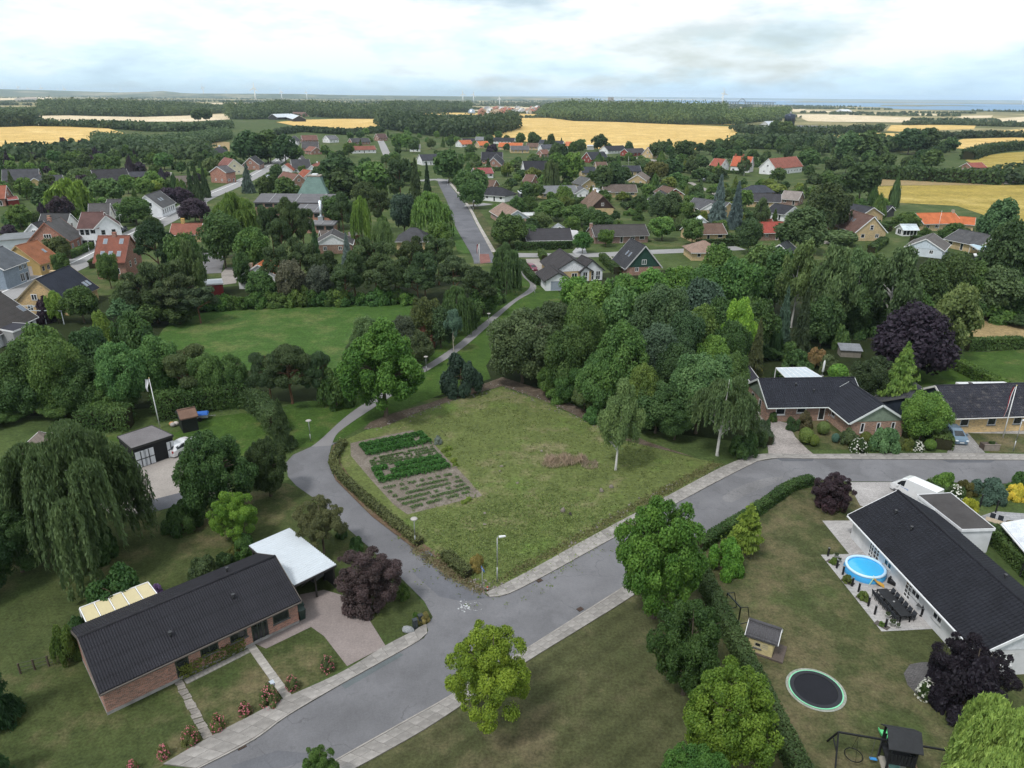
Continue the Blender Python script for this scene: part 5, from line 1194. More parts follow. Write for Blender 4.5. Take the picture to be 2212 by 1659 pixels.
# ------------------------------------------------------------------ houses beyond the park: village on the left
H('yellow gabled house with slate blue roof beside the village road',(76,605),(150,575),7.0,9.4,2.8,roof=(0.030,0.034,0.050),wmat='ybrick',wall=(0.54,0.36,0.16),chim=((0.62,0.9,0.8,0.8,(0.5,0.36,0.2)),),sky=((0.80,'F',0.72,0.7,1.1),(0.90,'F',0.72,0.7,1.1)),
  win=[('A',.38,1.1,1.2,3.0,2,1,'proud'),('A',.72,1.1,1.2,.9,2,1),('A',.25,1.1,1.2,.9,2,1),('F',.5,1.2,1.1,.9,2,1)],trim=(0.25,0.2,0.12))
H('big red brick house with worn red tiles and five skylights',(212,510.5),(281,510),9.0,9.6,4.2,roof=(0.215,0.082,0.058),wmat='brick',wall=(0.30,0.125,0.085),chim=((0.52,0,0.8,0.8,(0.30,0.12,0.08)),),trim=(0.2,0.09,0.07),
  sky=((0.27,'F',0.22,0.75,1.3),(0.77,'F',0.22,0.75,1.3),(0.25,'F',0.68,0.75,1.3),(0.5,'F',0.68,0.75,1.3),(0.76,'F',0.68,0.75,1.3)),win=[('F',.2,1.2,1.3,1.2,2,1),('F',.7,1.2,1.3,1.2,2,1),('B',.3,1.0,1.4,2.2,1,2),('B',.6,1.0,1.4,2.2,1,2)])
H('red brick gable house with grey roof above the village road',(95,482),(129,470),8.2,9.6,3.6,roof=(0.105,0.100,0.100),wmat='brick',wall=(0.36,0.135,0.085),chim=((0.35,0,0.8,0.8,(0.33,0.13,0.09)),),trim=(0.30,0.13,0.09),
  win=[('A',.5,1.9,1.1,4.2,3,1,'proud'),('F',.25,1.3,1.3,1.1,3,1),('F',.65,1.3,1.3,1.1,3,1)])
H('ochre house with orange tiles and red door on the forecourt',(33,532.5),(81,520),6.8,9.4,2.9,roof=(0.30,0.120,0.062),wmat='plaster',wall=(0.47,0.33,0.135),trim=(0.4,0.28,0.13),sky=((0.75,'F',0.5,0.6,1.0),),
  win=[('A',.25,1.2,1.0,1.2,2,1),('A',.72,1.0,2.1,.1,1,1,'panel'),('F',.15,.9,1.2,.9,1,1),('F',.4,1.0,1.2,.9,2,1),('F',.7,1.0,1.2,.9,2,1)],frame=(0.5,0.45,0.42))
H('blue-grey boarded two storey house on the forecourt',(-52,552),(6,533),7.6,9.0,4.6,roof=(0.11,0.12,0.135),wmat='wood',wall=(0.24,0.29,0.35),win=[('F',.9,1.1,1.1,2.9,2,1),('F',.7,1.1,1.1,2.9,2,1),('F',.9,1.2,2.0,.1,1,1,'door'),('F',.7,1.6,1.8,.4,2,1)])
H('large white villa with dark red roof and many windows',(176,459.5),(225,459),9.0,9.4,5.6,roof=(0.110,0.060,0.055),wmat='plaster',wall=(0.78,0.79,0.82),frame=(0.20,0.20,0.20),
  win=[('F',.15,1.0,1.5,3.6,1,2),('F',.40,1.0,1.5,3.6,1,2),('F',.70,1.5,1.1,4.0,2,1),('F',.2,1.5,1.2,1.0,2,1),('F',.5,1.5,1.2,1.0,2,1),('F',.8,1.0,2.0,.1,1,1,'door')])
H('cross wing of the large white villa with dark gable roof',(228,467),(220,456),8.6,6.4,5.6,roof=(0.110,0.060,0.055),wmat='plaster',wall=(0.78,0.79,0.82),name='house_wing',cat='house wing',frame=(0.2,0.2,0.2),win=[('A',.3,1.0,1.3,3.6,1,2),('A',.7,1.0,1.3,3.6,1,2),('A',.5,1.4,1.3,1.0,2,1)])
H('pale house with grey gable roof behind the white villa',(191,441),(238,439.5),9.0,10,5.0,roof=(0.085,0.080,0.080),wmat='plaster',wall=(0.60,0.58,0.52))
H('long low dark roof behind the grey gabled house',(232,431),(296,431),5.6,10,2.6,roof=(0.060,0.058,0.060),rmat='eternit',**W2)
H('dark roofed house with two roof windows left of the villa',(89,462.5),(152,462),7.2,11,3.0,roof=(0.055,0.054,0.056),chim=((0.3,-1,0.4,0.7,(0.35,0.2,0.12)),),**W2)
H('white gable of a low house beside the red brick gable house',(68,484),(92,477.5),6.0,7.5,2.6,roof=(0.045,0.045,0.048),**W2)
flat_roof('workshop','white workshop with flat grey roof at the left edge',[(-30,522),(10,505),(76,500),(86,512),(40,517)][:4],4.0,(0.17,0.18,0.19),(0.60,0.64,0.68),posts=False,cat='workshop',fascia=(0.3,0.3,0.3))
H('white house with grey roof and row of windows on the village street',(313,423),(345,412),7.4,9.2,3.4,roof=(0.100,0.098,0.102),wmat='plaster',wall=(0.80,0.81,0.84),frame=(0.16,0.17,0.18),sky=((0.4,'F',0.5,0.8,1.2),(0.55,'F',0.5,0.8,1.2)),
  win=[('A',.42,1.0,1.2,3.8,1,1,'proud'),('A',.62,1.0,1.2,3.8,1,1,'proud')] + [('F',.12+.15*i,.8,1.5,.9,1,2) for i in range(6)])
H('small brick house with grey roof beside the big willow',(424,438),(446,437),5.8,8,2.8,roof=(0.135,0.130,0.135),wmat='brick',wall=(0.36,0.165,0.115))
H('long low red roof with yellow chimney beneath the willow',(371,484),(438,483),4.6,8,2.3,roof=(0.22,0.085,0.060),wmat='ybrick',wall=(0.5,0.36,0.18),chim=((0.36,0.3,1.6,0.9,(0.58,0.36,0.08)),))
H('long dark roofed brick house far left behind gardens',(4,367),(84,365),6.8,10,2.7,roof=(0.062,0.062,0.070),**RB)
H('yellow gable house with white trim beside the round willow',(73,385),(85,377),5.4,8.5,2.5,roof=(0.062,0.062,0.070),wmat='ybrick',wall=(0.52,0.38,0.16))
H('low dark roof behind the round light green willow',(92,380),(134,378),4.8,8,2.4,roof=(0.062,0.062,0.070),wmat='ybrick',wall=(0.5,0.36,0.18))
H('big black roof on brick walls in the left gardens',(196,368),(273,364.5),7.0,11,2.7,roof=(0.042,0.040,0.044),wmat='brick',wall=(0.30,0.15,0.10))
H('dark red hall with white band and blue roof edge',(276,372),(318,371),4.8,9,3.0,roof=(0.045,0.045,0.055),wmat='wood',wall=(0.15,0.035,0.035))
H('red tiled brick house cut by the left edge',(-30,402),(14,401),7.0,9,3.0,roof=(0.28,0.095,0.060),**RB)
flat_roof('shed','dark red flat-roofed shed beside the red tiled brick house',[(14,424),(36,423),(40,430),(16,432)],2.8,(0.2,0.06,0.05),(0.2,0.04,0.035),posts=False,cat='shed')
H('low brown roof with tall white chimney',(371,381),(406,380),4.6,9,2.4,roof=(0.125,0.105,0.090),wmat='brick',wall=(0.28,0.17,0.12),chim=((0.0,0,1.6,0.8,(0.6,0.58,0.55)),))
H('square red brick house at the village junction',(468,360),(490,357.5),7.6,9.5,5.0,roof=(0.10,0.095,0.10),wmat='brick',wall=(0.36,0.14,0.09))
H('cream house with red tiled gable at the village junction',(505,344.5),(485,340),7.8,10,3.4,roof=(0.20,0.085,0.070),wmat='plaster',wall=(0.68,0.62,0.46))
H('brick gable house with black roof beside the bend',(539,341),(551,336),6.6,9,2.8,roof=(0.05,0.05,0.056),wmat='brick',wall=(0.34,0.15,0.10))
H('black pyramid roofed house with white chimney at the meadow',(472,316),(476,316),7.5,11,2.8,roof=(0.045,0.045,0.052),hip=0.95,chim=((0.5,0,0.6,1.0,(0.7,0.7,0.7)),),**W2)
H('white gabled black timber house by the village road',(627,345),(668,344),7.0,8.5,3.0,roof=(0.06,0.06,0.065),wmat='plaster',wall=(0.76,0.77,0.79))
H('small white gable with red roof in front of the black timber house',(614,356),(622,352),5.4,7.5,2.5,roof=R_RED,**W2)
H('old brick house with mossy thatch-brown roof',(612,371),(645,377),6.2,8.5,2.6,roof=(0.165,0.085,0.065),wmat='brick',wall=(0.36,0.18,0.12))
H('white cottage with orange roof end right of the thatch-brown house',(655,366),(672,369),5.2,7.5,2.5,roof=R_RED,**W2)
H('white and blue cottage with red roof by the trees',(673,357),(693,349),6.6,8.0,2.8,roof=(0.30,0.11,0.08),wmat='plaster',wall=(0.66,0.72,0.76),chim=((0.6,0,.7,.6,(0.7,0.7,0.7)),))
H('white pointed gable beyond the black timber house',(647,341),(652,336),7.0,7.5,3.0,roof=(0.10,0.09,0.09),**W2)
H('dark brick house right of the village road top',(652,306),(688,306),6.6,9,2.7,roof=(0.075,0.07,0.072),**RB)
H('red-brown roof behind it at the village road top',(650,292.5),(684,292),6.4,9,2.7,roof=(0.16,0.085,0.07),**RB)
H('white gable at the top of the village road',(629,297),(637,293),6.0,8,2.6,roof=(0.06,0.06,0.065),**W2)
H('grey roofed white house among trees at the top left of the school',(703,293),(724,292),6.0,9,2.8,roof=(0.14,0.14,0.15),**W2)
H('low red roof between trees above the school',(668,316),(684,318),5.0,8,2.4,roof=(0.2,0.09,0.07),**RB)
H('bungalow with white gable end and grey hipped roof among pines',(716,507),(721,495),5.2,10,2.5,roof=(0.078,0.074,0.076),gable=(0.72,0.73,0.75),wmat='brick',wall=(0.28,0.15,0.10))
H('low brown wing left of the white gable end among pines',(690,499),(708,498),4.2,7,2.3,roof=(0.115,0.095,0.085),win=[],name='house_wing',cat='house wing',**RB)
flat_roof('carport','flat carport with dark red fascia beside the blue spruce',[(752,501),(775,500),(778,508),(754,510)],2.7,(0.16,0.15,0.15),(0.26,0.15,0.11),posts=False,fascia=(0.20,0.035,0.035),walls=(0,1))
H('white house with bright orange hipped tiles behind the playing field',(556,573),(584,554),5.4,9.4,2.6,roof=(0.50,0.155,0.060),gable=(0.75,0.76,0.78),chim=((0.05,1.6,1.2,0.7,(0.40,0.30,0.22)),),**W2)
flat_roof('garden_shed','red shed with white sheet roof behind the playing field',[(441,604),(479,602),(482,612),(436,615)],2.5,(0.60,0.62,0.66),(0.20,0.03,0.03),posts=False,cat='shed',mat=M_PLASTIC)
H('dark hipped roof hidden in trees left of the street',(886,493),(900,493),5.2,9,2.5,roof=(0.06,0.06,0.066),hip=0.8,**YB)
H('dark roofed white house at the left edge behind the trees',(-95,668),(2,632),6.8,10.5,2.6,roof=(0.060,0.054,0.052),rmat='eternit',wmat='plaster',wall=(0.66,0.68,0.70),sky=((0.93,'F',0.62,0.8,1.3),))
flat_roof('outbuilding','low dark flat roof below the left edge house',[(-60,700),(30,697),(70,700),(28,716)],3.0,(0.055,0.055,0.07),(0.3,0.3,0.3),posts=False,cat='outbuilding')
def school():
 b = [P(642,418,5.4),P(708,418,5.4)]; t = [P(662,391,12.0),P(692,390.5,12.0)]
 W = (b[1]-b[0]).length; ctr = (b[0]+b[1])/2 + Vector((0,W/2,0)); ctr.z = 0
 e = thing('school','brick school with long grey roofs and a green copper lantern roof','school',ctr)
 tw = (t[1]-t[0]).length/2; q = lambda r,z: [(-r,-r,z),(r,-r,z),(r,r,z),(-r,r,z)]
 MB().prism(q(W/2,5.3),q(tw,11.2)).build('copper_roof',M_ETERNIT,e,(0.135,0.205,0.185))
 MB().prism(q(tw+.2,11.202),q(tw+.2,11.6)).build('roof_cap',M_CONC,e,(0.30,0.26,0.22)); MB().box(-1,1,-1,1,11.6,12.1).build('skylight_hood',M_PLASTIC,e,(0.7,0.72,0.74))
 def wing(x0,y0,x1,y1,zr,depth,hw,roofc,wallc,windows):
  a,c = P(x0,y0,zr)-ctr,P(x1,y1,zr)-ctr
  yb,yf = a.y+.5,a.y-depth; L0,L1 = a.x,c.x
  ro = MB().prism([(L0,yf,hw),(L1,yf,hw),(L1,yb,hw+.1),(L0,yb,hw+.1)],[(L0,yf,hw+.35),(L1,yf,hw+.35),(L1,yb,zr),(L0,yb,zr)]).build('roof',M_ETERNIT,e,roofc)
  for i in range(3): x = L0+(L1-L0)*(i+.6)/3; MB().bar((x,yf,hw+.42),(x,yb,zr+.06),.25,.1).build('roof_seam',M_CONC,ro,(0.3,0.3,0.31))
  MB().box(L0+.3,L1-.3,yf+.4,yb-.3,0,hw-.003).build('wall',M_BRICK,e,wallc)
  for i in range(windows):
   x = L0+(L1-L0)*(i+.5)/windows; w = (L1-L0)/windows*.8; f = MB().box(x-w/2,x+w/2,yf+.30,yf+.38,hw-1.35,hw-.15).build('window',M_PAINT,e,(0.10,0.10,0.11))
   MB().box(x-w/2+.1,x+w/2-.1,yf+.27,yf+.30,hw-1.25,hw-.25).build('pane',M_GLASS,f)
 wing(563,418,729,418,7.0,8.5,4.8,(0.125,0.122,0.130),(0.30,0.14,0.09),8)
 wing(648,441,735,440,5.2,9.5,3.6,(0.135,0.132,0.140),(0.40,0.165,0.095),4)
 wing(668,476,733,474,3.2,5.0,2.4,(0.17,0.168,0.175),(0.34,0.15,0.095),3)
 fl = P(704,466,3.6)-ctr; m = MB().tube([(fl.x,fl.y-6,2.6),(fl.x,fl.y-6,9.2)],.45,10); m.box(fl.x-.8,fl.x+.8,fl.y-7,fl.y-5.4,2.6,4.4); m.build('ventilation_duct',M_METAL,e,(0.62,0.66,0.70))
 MB().prism([(W*.35,1,5),(W*.95,1,4.8),(W*.95,W*.6,4.8),(W*.35,W*.6,5)],[(W*.4,3,8.4),(W*.5,3,8.4),(W*.5,W*.5,8.4),(W*.4,W*.5,8.4)]).build('side_roof',M_ETERNIT,e,(0.12,0.115,0.12))
school()
# ------------------------------------------------------------------ trees: the near ones, each with its own label
T('maple_tree','yellow-green young maple on the mown lawn beside the road','open',1040,1345,98,(0.150,0.205,0.030),base=(1060,1576),clear=0.10,squash=1.0)
T('maple_tree','large bright green maple overhanging the road','broad',1395,1080,104,(0.072,0.150,0.032),base=(1412,1335),clear=0.06)
T('linden_tree','dark green dense tree in front of the bright maple','oval',1452,1292,86,(0.040,0.078,0.026),base=(1475,1500),clear=0.02)
T('maple_tree','round yellow-tinged maple at the hedge corner','broad',1556,1446,104,(0.098,0.160,0.028),base=(1560,1662),clear=0.05)
T('hazel_tree','green tree top at the bottom edge right of centre','broad',1485,1625,85,(0.062,0.125,0.028),base=(1490,1780),clear=0.05)
T('young_ash_tree','thin green sapling top at the bottom edge left of the lawn','open',700,1612,46,(0.070,0.130,0.040),base=(700,1730),clear=0.1)
T('plum_tree','brownish purple loose tree beside the white carport','open',798,1180,72,(0.066,0.046,0.046),base=(800,1305),clear=0.03)
T('plum_bush','brownish purple lower boughs under the loose plum tree','bush',790,1245,54,(0.050,0.036,0.036),base=(792,1312),cat='shrub')
T('ochre_maple_tree','small ochre brown maple behind the white carport','open',690,1074,56,(0.098,0.096,0.036),base=(700,1195),clear=0.10)
T('lime_tree','lime green feathery small tree on the back lawn','open',520,1052,54,(0.125,0.200,0.032),base=(515,1172),clear=0.03)
T('weeping_birch_tree','huge weeping birch hiding the white walled house','willow',150,894,150,(0.074,0.104,0.046),base=(195,1205),clear=0.03,bark=(0.3,0.29,0.27))
T('walnut_tree','spreading green tree with feathery layered branches at the gravel yard','broad',470,927,84,(0.046,0.086,0.030),base=(478,1122),clear=0.0)
T('yew_tree','dark rounded yew beside the lane bend','oval',585,942,52,(0.046,0.066,0.026),base=(585,1072),clear=0.0)
T('spruce_tree','dark leaning spruce at the end of the garden hedge','spruce',592,862,36,(0.040,0.062,0.030),base=(612,968),clear=0.0)
T('laurel_bush','dark round bush behind the pale yellow patio cover','bush',243,1230,60,(0.030,0.066,0.022),base=(250,1318),cat='shrub')
T('fir_tree','dark fir at the left edge beside the brick bungalow','spruce',0,1372,62,(0.022,0.046,0.020),base=(-5,1560),clear=0.0)
T('fir_tree','second dark fir low on the left edge','spruce',-20,1545,60,(0.030,0.060,0.024),base=(-25,1700),clear=0.0)
T('hazel_tree','dark spreading tree left of the weeping birch','broad',50,1085,78,(0.044,0.080,0.030),base=(50,1235),clear=0.0)
T('elm_tree','dark leafy tree hanging over the left edge lawn','broad',-30,1120,70,(0.036,0.068,0.026),base=(-30,1290),clear=0.0)
T('shrub','low shrub between the birch and the gravel yard','bush',385,1075,44,(0.046,0.082,0.028),base=(395,1142),cat='shrub')
T('shrub','green shrub below the weeping birch curtain','bush',200,1125,52,(0.040,0.078,0.028),base=(205,1205),cat='shrub')
T('shrub','green shrub against the ridge end by the carport','bush',527,1155,28,(0.060,0.110,0.034),base=(528,1198),cat='shrub')
T('shrub','yellowish low shrub beside the bungalow back wall','bush',506,1180,18,(0.105,0.105,0.030),base=(507,1203),cat='shrub')
T('shrub','grey-green shrub behind the black corrugated roof','bush',432,1205,42,(0.050,0.070,0.034),base=(437,1262),cat='shrub')
T('shrub','dark shrub behind the roof next to the grey-green one','bush',485,1193,24,(0.038,0.062,0.024),base=(490,1232),cat='shrub')
T('rhododendron','purple flowering rhododendron beside the patio cover','bush',342,1259,13,(0.190,0.120,0.230),base=(343,1288),cat='shrub')
T('shrub','yellow-green shrub at the bungalow gable','bush',148,1345,32,(0.070,0.100,0.026),base=(150,1425),cat='shrub')
T('shrub','dark shrub behind the bungalow gable','bush',160,1335,28,(0.034,0.062,0.022),base=(168,1385),cat='shrub')
T('chestnut_tree','big bright green leafy tree over the footpath bend','chestnut',834,690,96,(0.046,0.096,0.022),base=(834,900),clear=0.0)
T('pine_tree','broad dark pine left of the big bright tree','pine',618,739,62,(0.048,0.066,0.030),base=(632,872),clear=0.04)
T('pine_tree','low dark pine touching the broad one on its left','pine',582,752,42,(0.044,0.064,0.030),base=(586,868),clear=0.03)
T('pine_tree','small dark pine between the broad pine and the bright tree','pine',680,757,36,(0.040,0.062,0.030),base=(690,870),clear=0.03)
T('shrub','mid green bush left of the big bright tree','bush',725,788,42,(0.044,0.082,0.030),base=(728,876),cat='shrub')
T('juniper','dark round evergreen on the grass right of the footpath','bush',1000,766,48,(0.030,0.050,0.032),base=(998,850),cat='shrub')
T('oak_tree','big dark grey-green oak at the top of the vacant lot','broad',1128,668,72,(0.048,0.068,0.038),base=(1128,826),clear=0.06)
T('oak_tree','dark oak behind the big grey-green one','broad',1185,655,56,(0.044,0.064,0.034),base=(1185,790),clear=0.08)
T('birch_tree','slender birch with white trunk standing in the vacant lot','birch',1322,818,54,(0.098,0.138,0.062),base=(1330,1016),clear=0.20,bark=(0.62,0.60,0.58))
T('weeping_birch_tree','weeping birch with bent white trunk at the road bend','weepbirch',1566,798,70,(0.088,0.116,0.052),base=(1549,984),clear=0.14,bark=(0.62,0.60,0.57))
T('birch_sapling','thin pale birch sapling beside the footpath','birch',966,664,20,(0.070,0.110,0.070),base=(980,760),clear=0.32,bark=(0.5,0.45,0.38))
T('plum_tree','small dark purple tree beside the pale paved drive','open',1793,1022,46,(0.040,0.026,0.032),base=(1790,1097),clear=0.03,cat='tree')
T('plum_bush','dense dark purple bush filling the small purple tree','bush',1792,1042,38,(0.038,0.024,0.030),base=(1790,1098),cat='shrub')
T('beech_shrub','large black-purple shrub at the white house gable','open',2085,1382,80,(0.016,0.012,0.017),base=(2080,1515),clear=0.0)
T('beech_shrub','lower black-purple boughs of the shrub at the white house gable','bush',2080,1410,78,(0.014,0.011,0.015),base=(2078,1528),cat='shrub')
T('willow_tree','lime green weeping willow in the bottom right corner','willow',2115,1505,135,(0.235,0.300,0.085),base=(2120,1800),clear=0.05)
T('shrub','bright green round bush on the lawn by the clipped hedge','bush',1566,1168,42,(0.080,0.155,0.028),base=(1566,1236),cat='shrub')
T('larch_tree','feathery yellow-green larch beside the road hedge','cedar',1610,1090,52,(0.125,0.170,0.036),base=(1608,1196),clear=0.05)
T('copper_beech_tree','great black-purple copper beech behind the corner house','broad',1946,667,80,(0.026,0.019,0.028),base=(1960,815),clear=0.03)
T('alder_tree','olive green upright tree right of the copper beech','oval',2040,605,54,(0.076,0.098,0.040),base=(2042,782),clear=0.04)
T('cedar_tree','yellow-green cedar with drooping tiers behind the roofs','cedar',1936,745,54,(0.085,0.130,0.036),base=(1930,895),clear=0.05)
T('hornbeam_tree','round green tree between the two brick houses','broad',1990,847,46,(0.074,0.115,0.026),base=(1986,952),clear=0.02)
T('holm_oak_tree','dark tree behind the valley of the corner house roof','broad',1868,772,48,(0.040,0.058,0.028),base=(1880,868),clear=0.02)
T('juniper','spreading blue-green juniper beside the flat-roofed garage','bush',2132,1036,40,(0.060,0.100,0.070),base=(2132,1078),cat='shrub')
T('shrub','golden yellow shrub at the right edge by the street','bush',2192,1044,24,(0.300,0.260,0.040),base=(2190,1076),cat='shrub')
T('shrub','rounded green shrub at the street behind the white van','bush',2030,1016,28,(0.066,0.112,0.026),base=(2030,1058),cat='shrub')
T('shrub','olive brown shrub left of the blue-green juniper','bush',2085,1038,22,(0.075,0.075,0.024),base=(2085,1068),cat='shrub')
T('shrub','dark green shrub at the right frame edge by the street','bush',2205,1020,34,(0.040,0.080,0.026),base=(2206,1056),cat='shrub')
T('hydrangea','white flowering bush right of the white van','bush',2061,1048,20,(0.42,0.41,0.37),base=(2061,1082),cat='shrub')
T('shrub','lime yellow shrub at the corner of the flat roof','bush',2090,1072,22,(0.180,0.190,0.030),base=(2088,1108),cat='shrub')
T('shrub','red-tinged low shrub beyond the flat-roofed garage','bush',2185,1130,30,(0.090,0.070,0.030),base=(2185,1160),cat='shrub')
# shrub garden of the corner house
SHR = [('round clipped green shrub at the drive entrance','ball',1738,925,15,(0.085,0.105,0.030),(1738,958)),('yellow-green clipped cone beside the drive','ball',1757,940,10,(0.110,0.130,0.030),(1757,964)),
 ('mossy green clipped ball in the middle of the shrub garden','ball',1776,912,13,(0.076,0.110,0.045),(1776,938)),('dark shrub in front of the main brick wall','bush',1712,900,16,(0.040,0.066,0.028),(1712,928)),
 ('brownish loose shrub in front of the patio door','bush',1732,888,20,(0.070,0.066,0.034),(1734,925)),('small ball tree beside the patio door','ball',1767,883,9,(0.070,0.115,0.028),(1767,904)),
 ('grey-green mound in the shrub garden','bush',1832,925,24,(0.056,0.080,0.044),(1832,958)),('small blue-green globe shrub','ball',1803,937,8,(0.060,0.115,0.085),(1803,956)),
 ('olive ball shrub in front of the green gable wing','ball',1867,934,12,(0.088,0.100,0.026),(1868,958)),('flat-topped juniper tree in front of the green gable','bush',1905,918,36,(0.062,0.105,0.050),(1905,970)),
 ('dark round shrub under the first gable window','bush',1885,908,15,(0.038,0.070,0.026),(1886,934)),('weeping pale green standard shrub at the hedge','ball',1970,921,12,(0.092,0.130,0.050),(1970,950)),
 ('green clipped dome next to the hedge','ball',2007,950,12,(0.060,0.096,0.022),(2007,972)),('olive green low shrub near the pavement','bush',1958,945,14,(0.074,0.088,0.028),(1958,970)),
 ('dark low evergreen near the white flowers','bush',1880,955,14,(0.042,0.076,0.028),(1880,972)),('purple-dotted shrub at the gable wall','bush',1858,915,13,(0.070,0.062,0.075),(1858,932)),
 ('dark shrub at the left wall corner of the corner house','bush',1665,888,12,(0.036,0.066,0.024),(1666,910)),('leafy shrub beside the white parasol','bush',1802,886,12,(0.044,0.082,0.028),(1803,905)),
 ('bright round bush behind the corner house roof','ball',1808,788,20,(0.080,0.145,0.030),(1808,822)),('orange-brown bush behind the glass patio cover','bush',1762,750,27,(0.125,0.090,0.042),(1762,792)),
 ('leafy green bush left of the orange-brown one','bush',1722,753,32,(0.052,0.090,0.034),(1722,796)),('yellow flowering shrub at the roof corner','bush',1636,793,10,(0.230,0.190,0.030),(1636,812)),
 ('grey-green bush beside the closed parasol','bush',1792,765,26,(0.056,0.076,0.044),(1792,806)),('small fruit tree on the lawn in front of the copper beech','bush',1812,697,24,(0.060,0.096,0.034),(1815,752)),
 ('dark hedge-like shrub along the drive on the right of the birch','bush',1640,930,20,(0.034,0.058,0.026),(1638,962)),('dark shrub under the weeping birch','bush',1600,930,34,(0.036,0.066,0.024),(1602,984)),
 ('small dark shrub between drive and weeping birch','bush',1650,905,13,(0.034,0.056,0.028),(1650,930))]
for lb,kd,x,y,hw,c,b in SHR: T('garden_shrub',lb,kd,x,y,hw,c,base=b,cat='shrub',group='shrubs in the garden of the corner house')
T('hydrangea','white flowering bush at the pavement of the corner house','bush',1853,946,19,(0.46,0.46,0.42),base=(1853,975),cat='shrub')
T('hydrangea','cream flowering bush near the clipped hedge end','bush',1982,952,13,(0.40,0.40,0.26),base=(1982,972),cat='shrub')
T('hydrangea','white flowering bush beside the round flower bed','bush',1999,1466,21,(0.40,0.42,0.30),base=(1999,1506),cat='shrub')
# roses in the front lawn, every one a bush with blossoms
ROSES = [('on the lawn right of the slab path, nearest the drive',708,1415,16,1447),('beside the slab path on its right',632,1460,15,1487),('large one at the mailbox',584,1480,22,1520),('between the two paths',530,1517,15,1542),('right of the stepping stones',472,1542,17,1574),
   ('left of the stepping stones',413,1570,20,1604),('low sparse one further left',355,1608,14,1634),('cut by the bottom edge',288,1642,12,1664)]
def blossoms(parent,r,h,n,col,seed,size=0.05):
 rs = np.random.RandomState(seed); d = sph(rs,n); d[:,2] = np.abs(d[:,2]); C = d*np.array([r,r,h])*rs.uniform(0.85,1.04,(n,1))
 me = leaf_mesh('blossoms',C,d+rs.normal(size=(n,3))*.3,size*rs.uniform(.7,1.3,n),0.9,0.5+(rs.rand(n)-.5)*.4,rs=rs); mobj('blossoms',me,M_LEAF,parent,col)
for i,(lb,x,y,hw,yb) in enumerate(ROSES):
 e = T('rose_bush','pink rose bush ' + lb,'bush',x,y,hw,(0.085,0.098,0.045),base=(x,yb),cat='rose bush',group='pink roses in the front lawn')
 b = P(x,yb); blossoms(e,hw*mpp(b),height_to(b,y),110,(0.52,0.16,0.20),i,0.055)
for i,o in enumerate([o for o in COL.objects if o.name.startswith('hydrangea') and o.type == 'EMPTY']):
 fo = [q for q in o.children if q.name.startswith('foliage')][0]; s = fo.scale; fo.color = (0.06,0.10,0.03,1); blossoms(o,s[0],s[2],150,(0.72,0.72,0.64),i+40,0.10)
# hedges
hedge('clipped_hedge','dark green clipped hedge between roadside lawn and pool garden',[(1490,1205),(1520,1265),(1572,1370),(1626,1480),(1680,1590),(1733,1700)],1.15,1.45,(0.050,0.080,0.027))
hedge('clipped_hedge','low clipped hedge along the road bend at the pool garden',[(1508,1190),(1560,1155),(1640,1106),(1706,1060),(1752,1046)],0.9,1.05,(0.044,0.082,0.023))
hedge('low_hedge','low dry hedge along the lane edge of the vacant lot',[(742,958),(732,975),(722,995),(728,1020),(762,1056),(830,1115),(908,1178)],0.8,0.62,(0.092,0.104,0.040),rough=0.09)
hedge('low_hedge','short low hedge at the corner by the street sign',[(962,1204),(985,1225),(1012,1248)],0.95,0.75,(0.066,0.080,0.030),rough=0.09)
T('shrub','dry yellow bush beside the short corner hedge','bush',1028,1198,20,(0.150,0.130,0.044),base=(1028,1230),cat='shrub')
hedge('tall_hedge','tall loose hedge behind the black shed',[(338,905),(400,893),(470,880),(535,873)],2.4,3.2,(0.056,0.100,0.028),rough=0.25)
hedge('tall_hedge','hedge running from the shed lawn towards the lane',[(540,878),(570,900),(600,940)],1.8,2.6,(0.062,0.098,0.036),rough=0.2)
hedge('loose_hedge','loose bushy hedge left of the flagpole',[(178,928),(230,925),(285,922)],2.4,2.6,(0.060,0.104,0.030),rough=0.25)
hedge('flowering_hedge','yellow-dotted evergreen hedge under the bungalow windows',[(388,1462),(450,1432),(524,1396)],0.9,1.15,(0.100,0.120,0.026),rough=0.08)
hedge('clipped_hedge','clipped hedge dividing the gardens right of the copper beech',[(2032,782),(2090,810),(2150,840),(2215,872)],1.6,1.7,(0.070,0.120,0.026))
hedge('clipped_hedge','clipped hedge in front of the dry meadow',[(2086,756),(2140,754),(2205,752)],1.6,2.0,(0.062,0.104,0.028))
hedge('clipped_hedge','dark hedge at the drive of the parked car',[(2002,925),(2022,950),(2035,972)],2.2,1.5,(0.058,0.092,0.024))
hedge('clipped_hedge','dark hedge left of the cobbled drive entrance',[(1640,925),(1650,945),(1658,962)],1.2,1.2,(0.040,0.062,0.030))
hedge('clipped_hedge','long hedge between the white house and its neighbour',[(2140,1158),(2180,1200),(2230,1252),(2280,1300)],1.6,1.5,(0.058,0.096,0.026))
hedge('clipped_hedge','small hedge end beside the white van',[(2010,1050),(2035,1068),(2050,1082)],1.4,1.0,(0.052,0.088,0.024))
hedge('clipped_hedge','long clipped hedge before the brick bungalow with white verges',[(1112,540),(1170,539),(1235,536)],2.0,2.0,(0.036,0.066,0.020))
hedge('clipped_hedge','hedge along the footpath end beside the white garage',[(1128,572),(1138,592),(1164,615),(1210,615)],1.4,1.5,(0.038,0.066,0.022))
hedge('clipped_hedge','hedge stub in the drive of the yellow house',[(1168,552),(1176,566)],1.5,1.8,(0.062,0.098,0.028))
hedge('clipped_hedge','hedge beside the narrow drive near the A-frame house',[(1300,562),(1318,580),(1332,592)],1.6,1.8,(0.050,0.080,0.024))
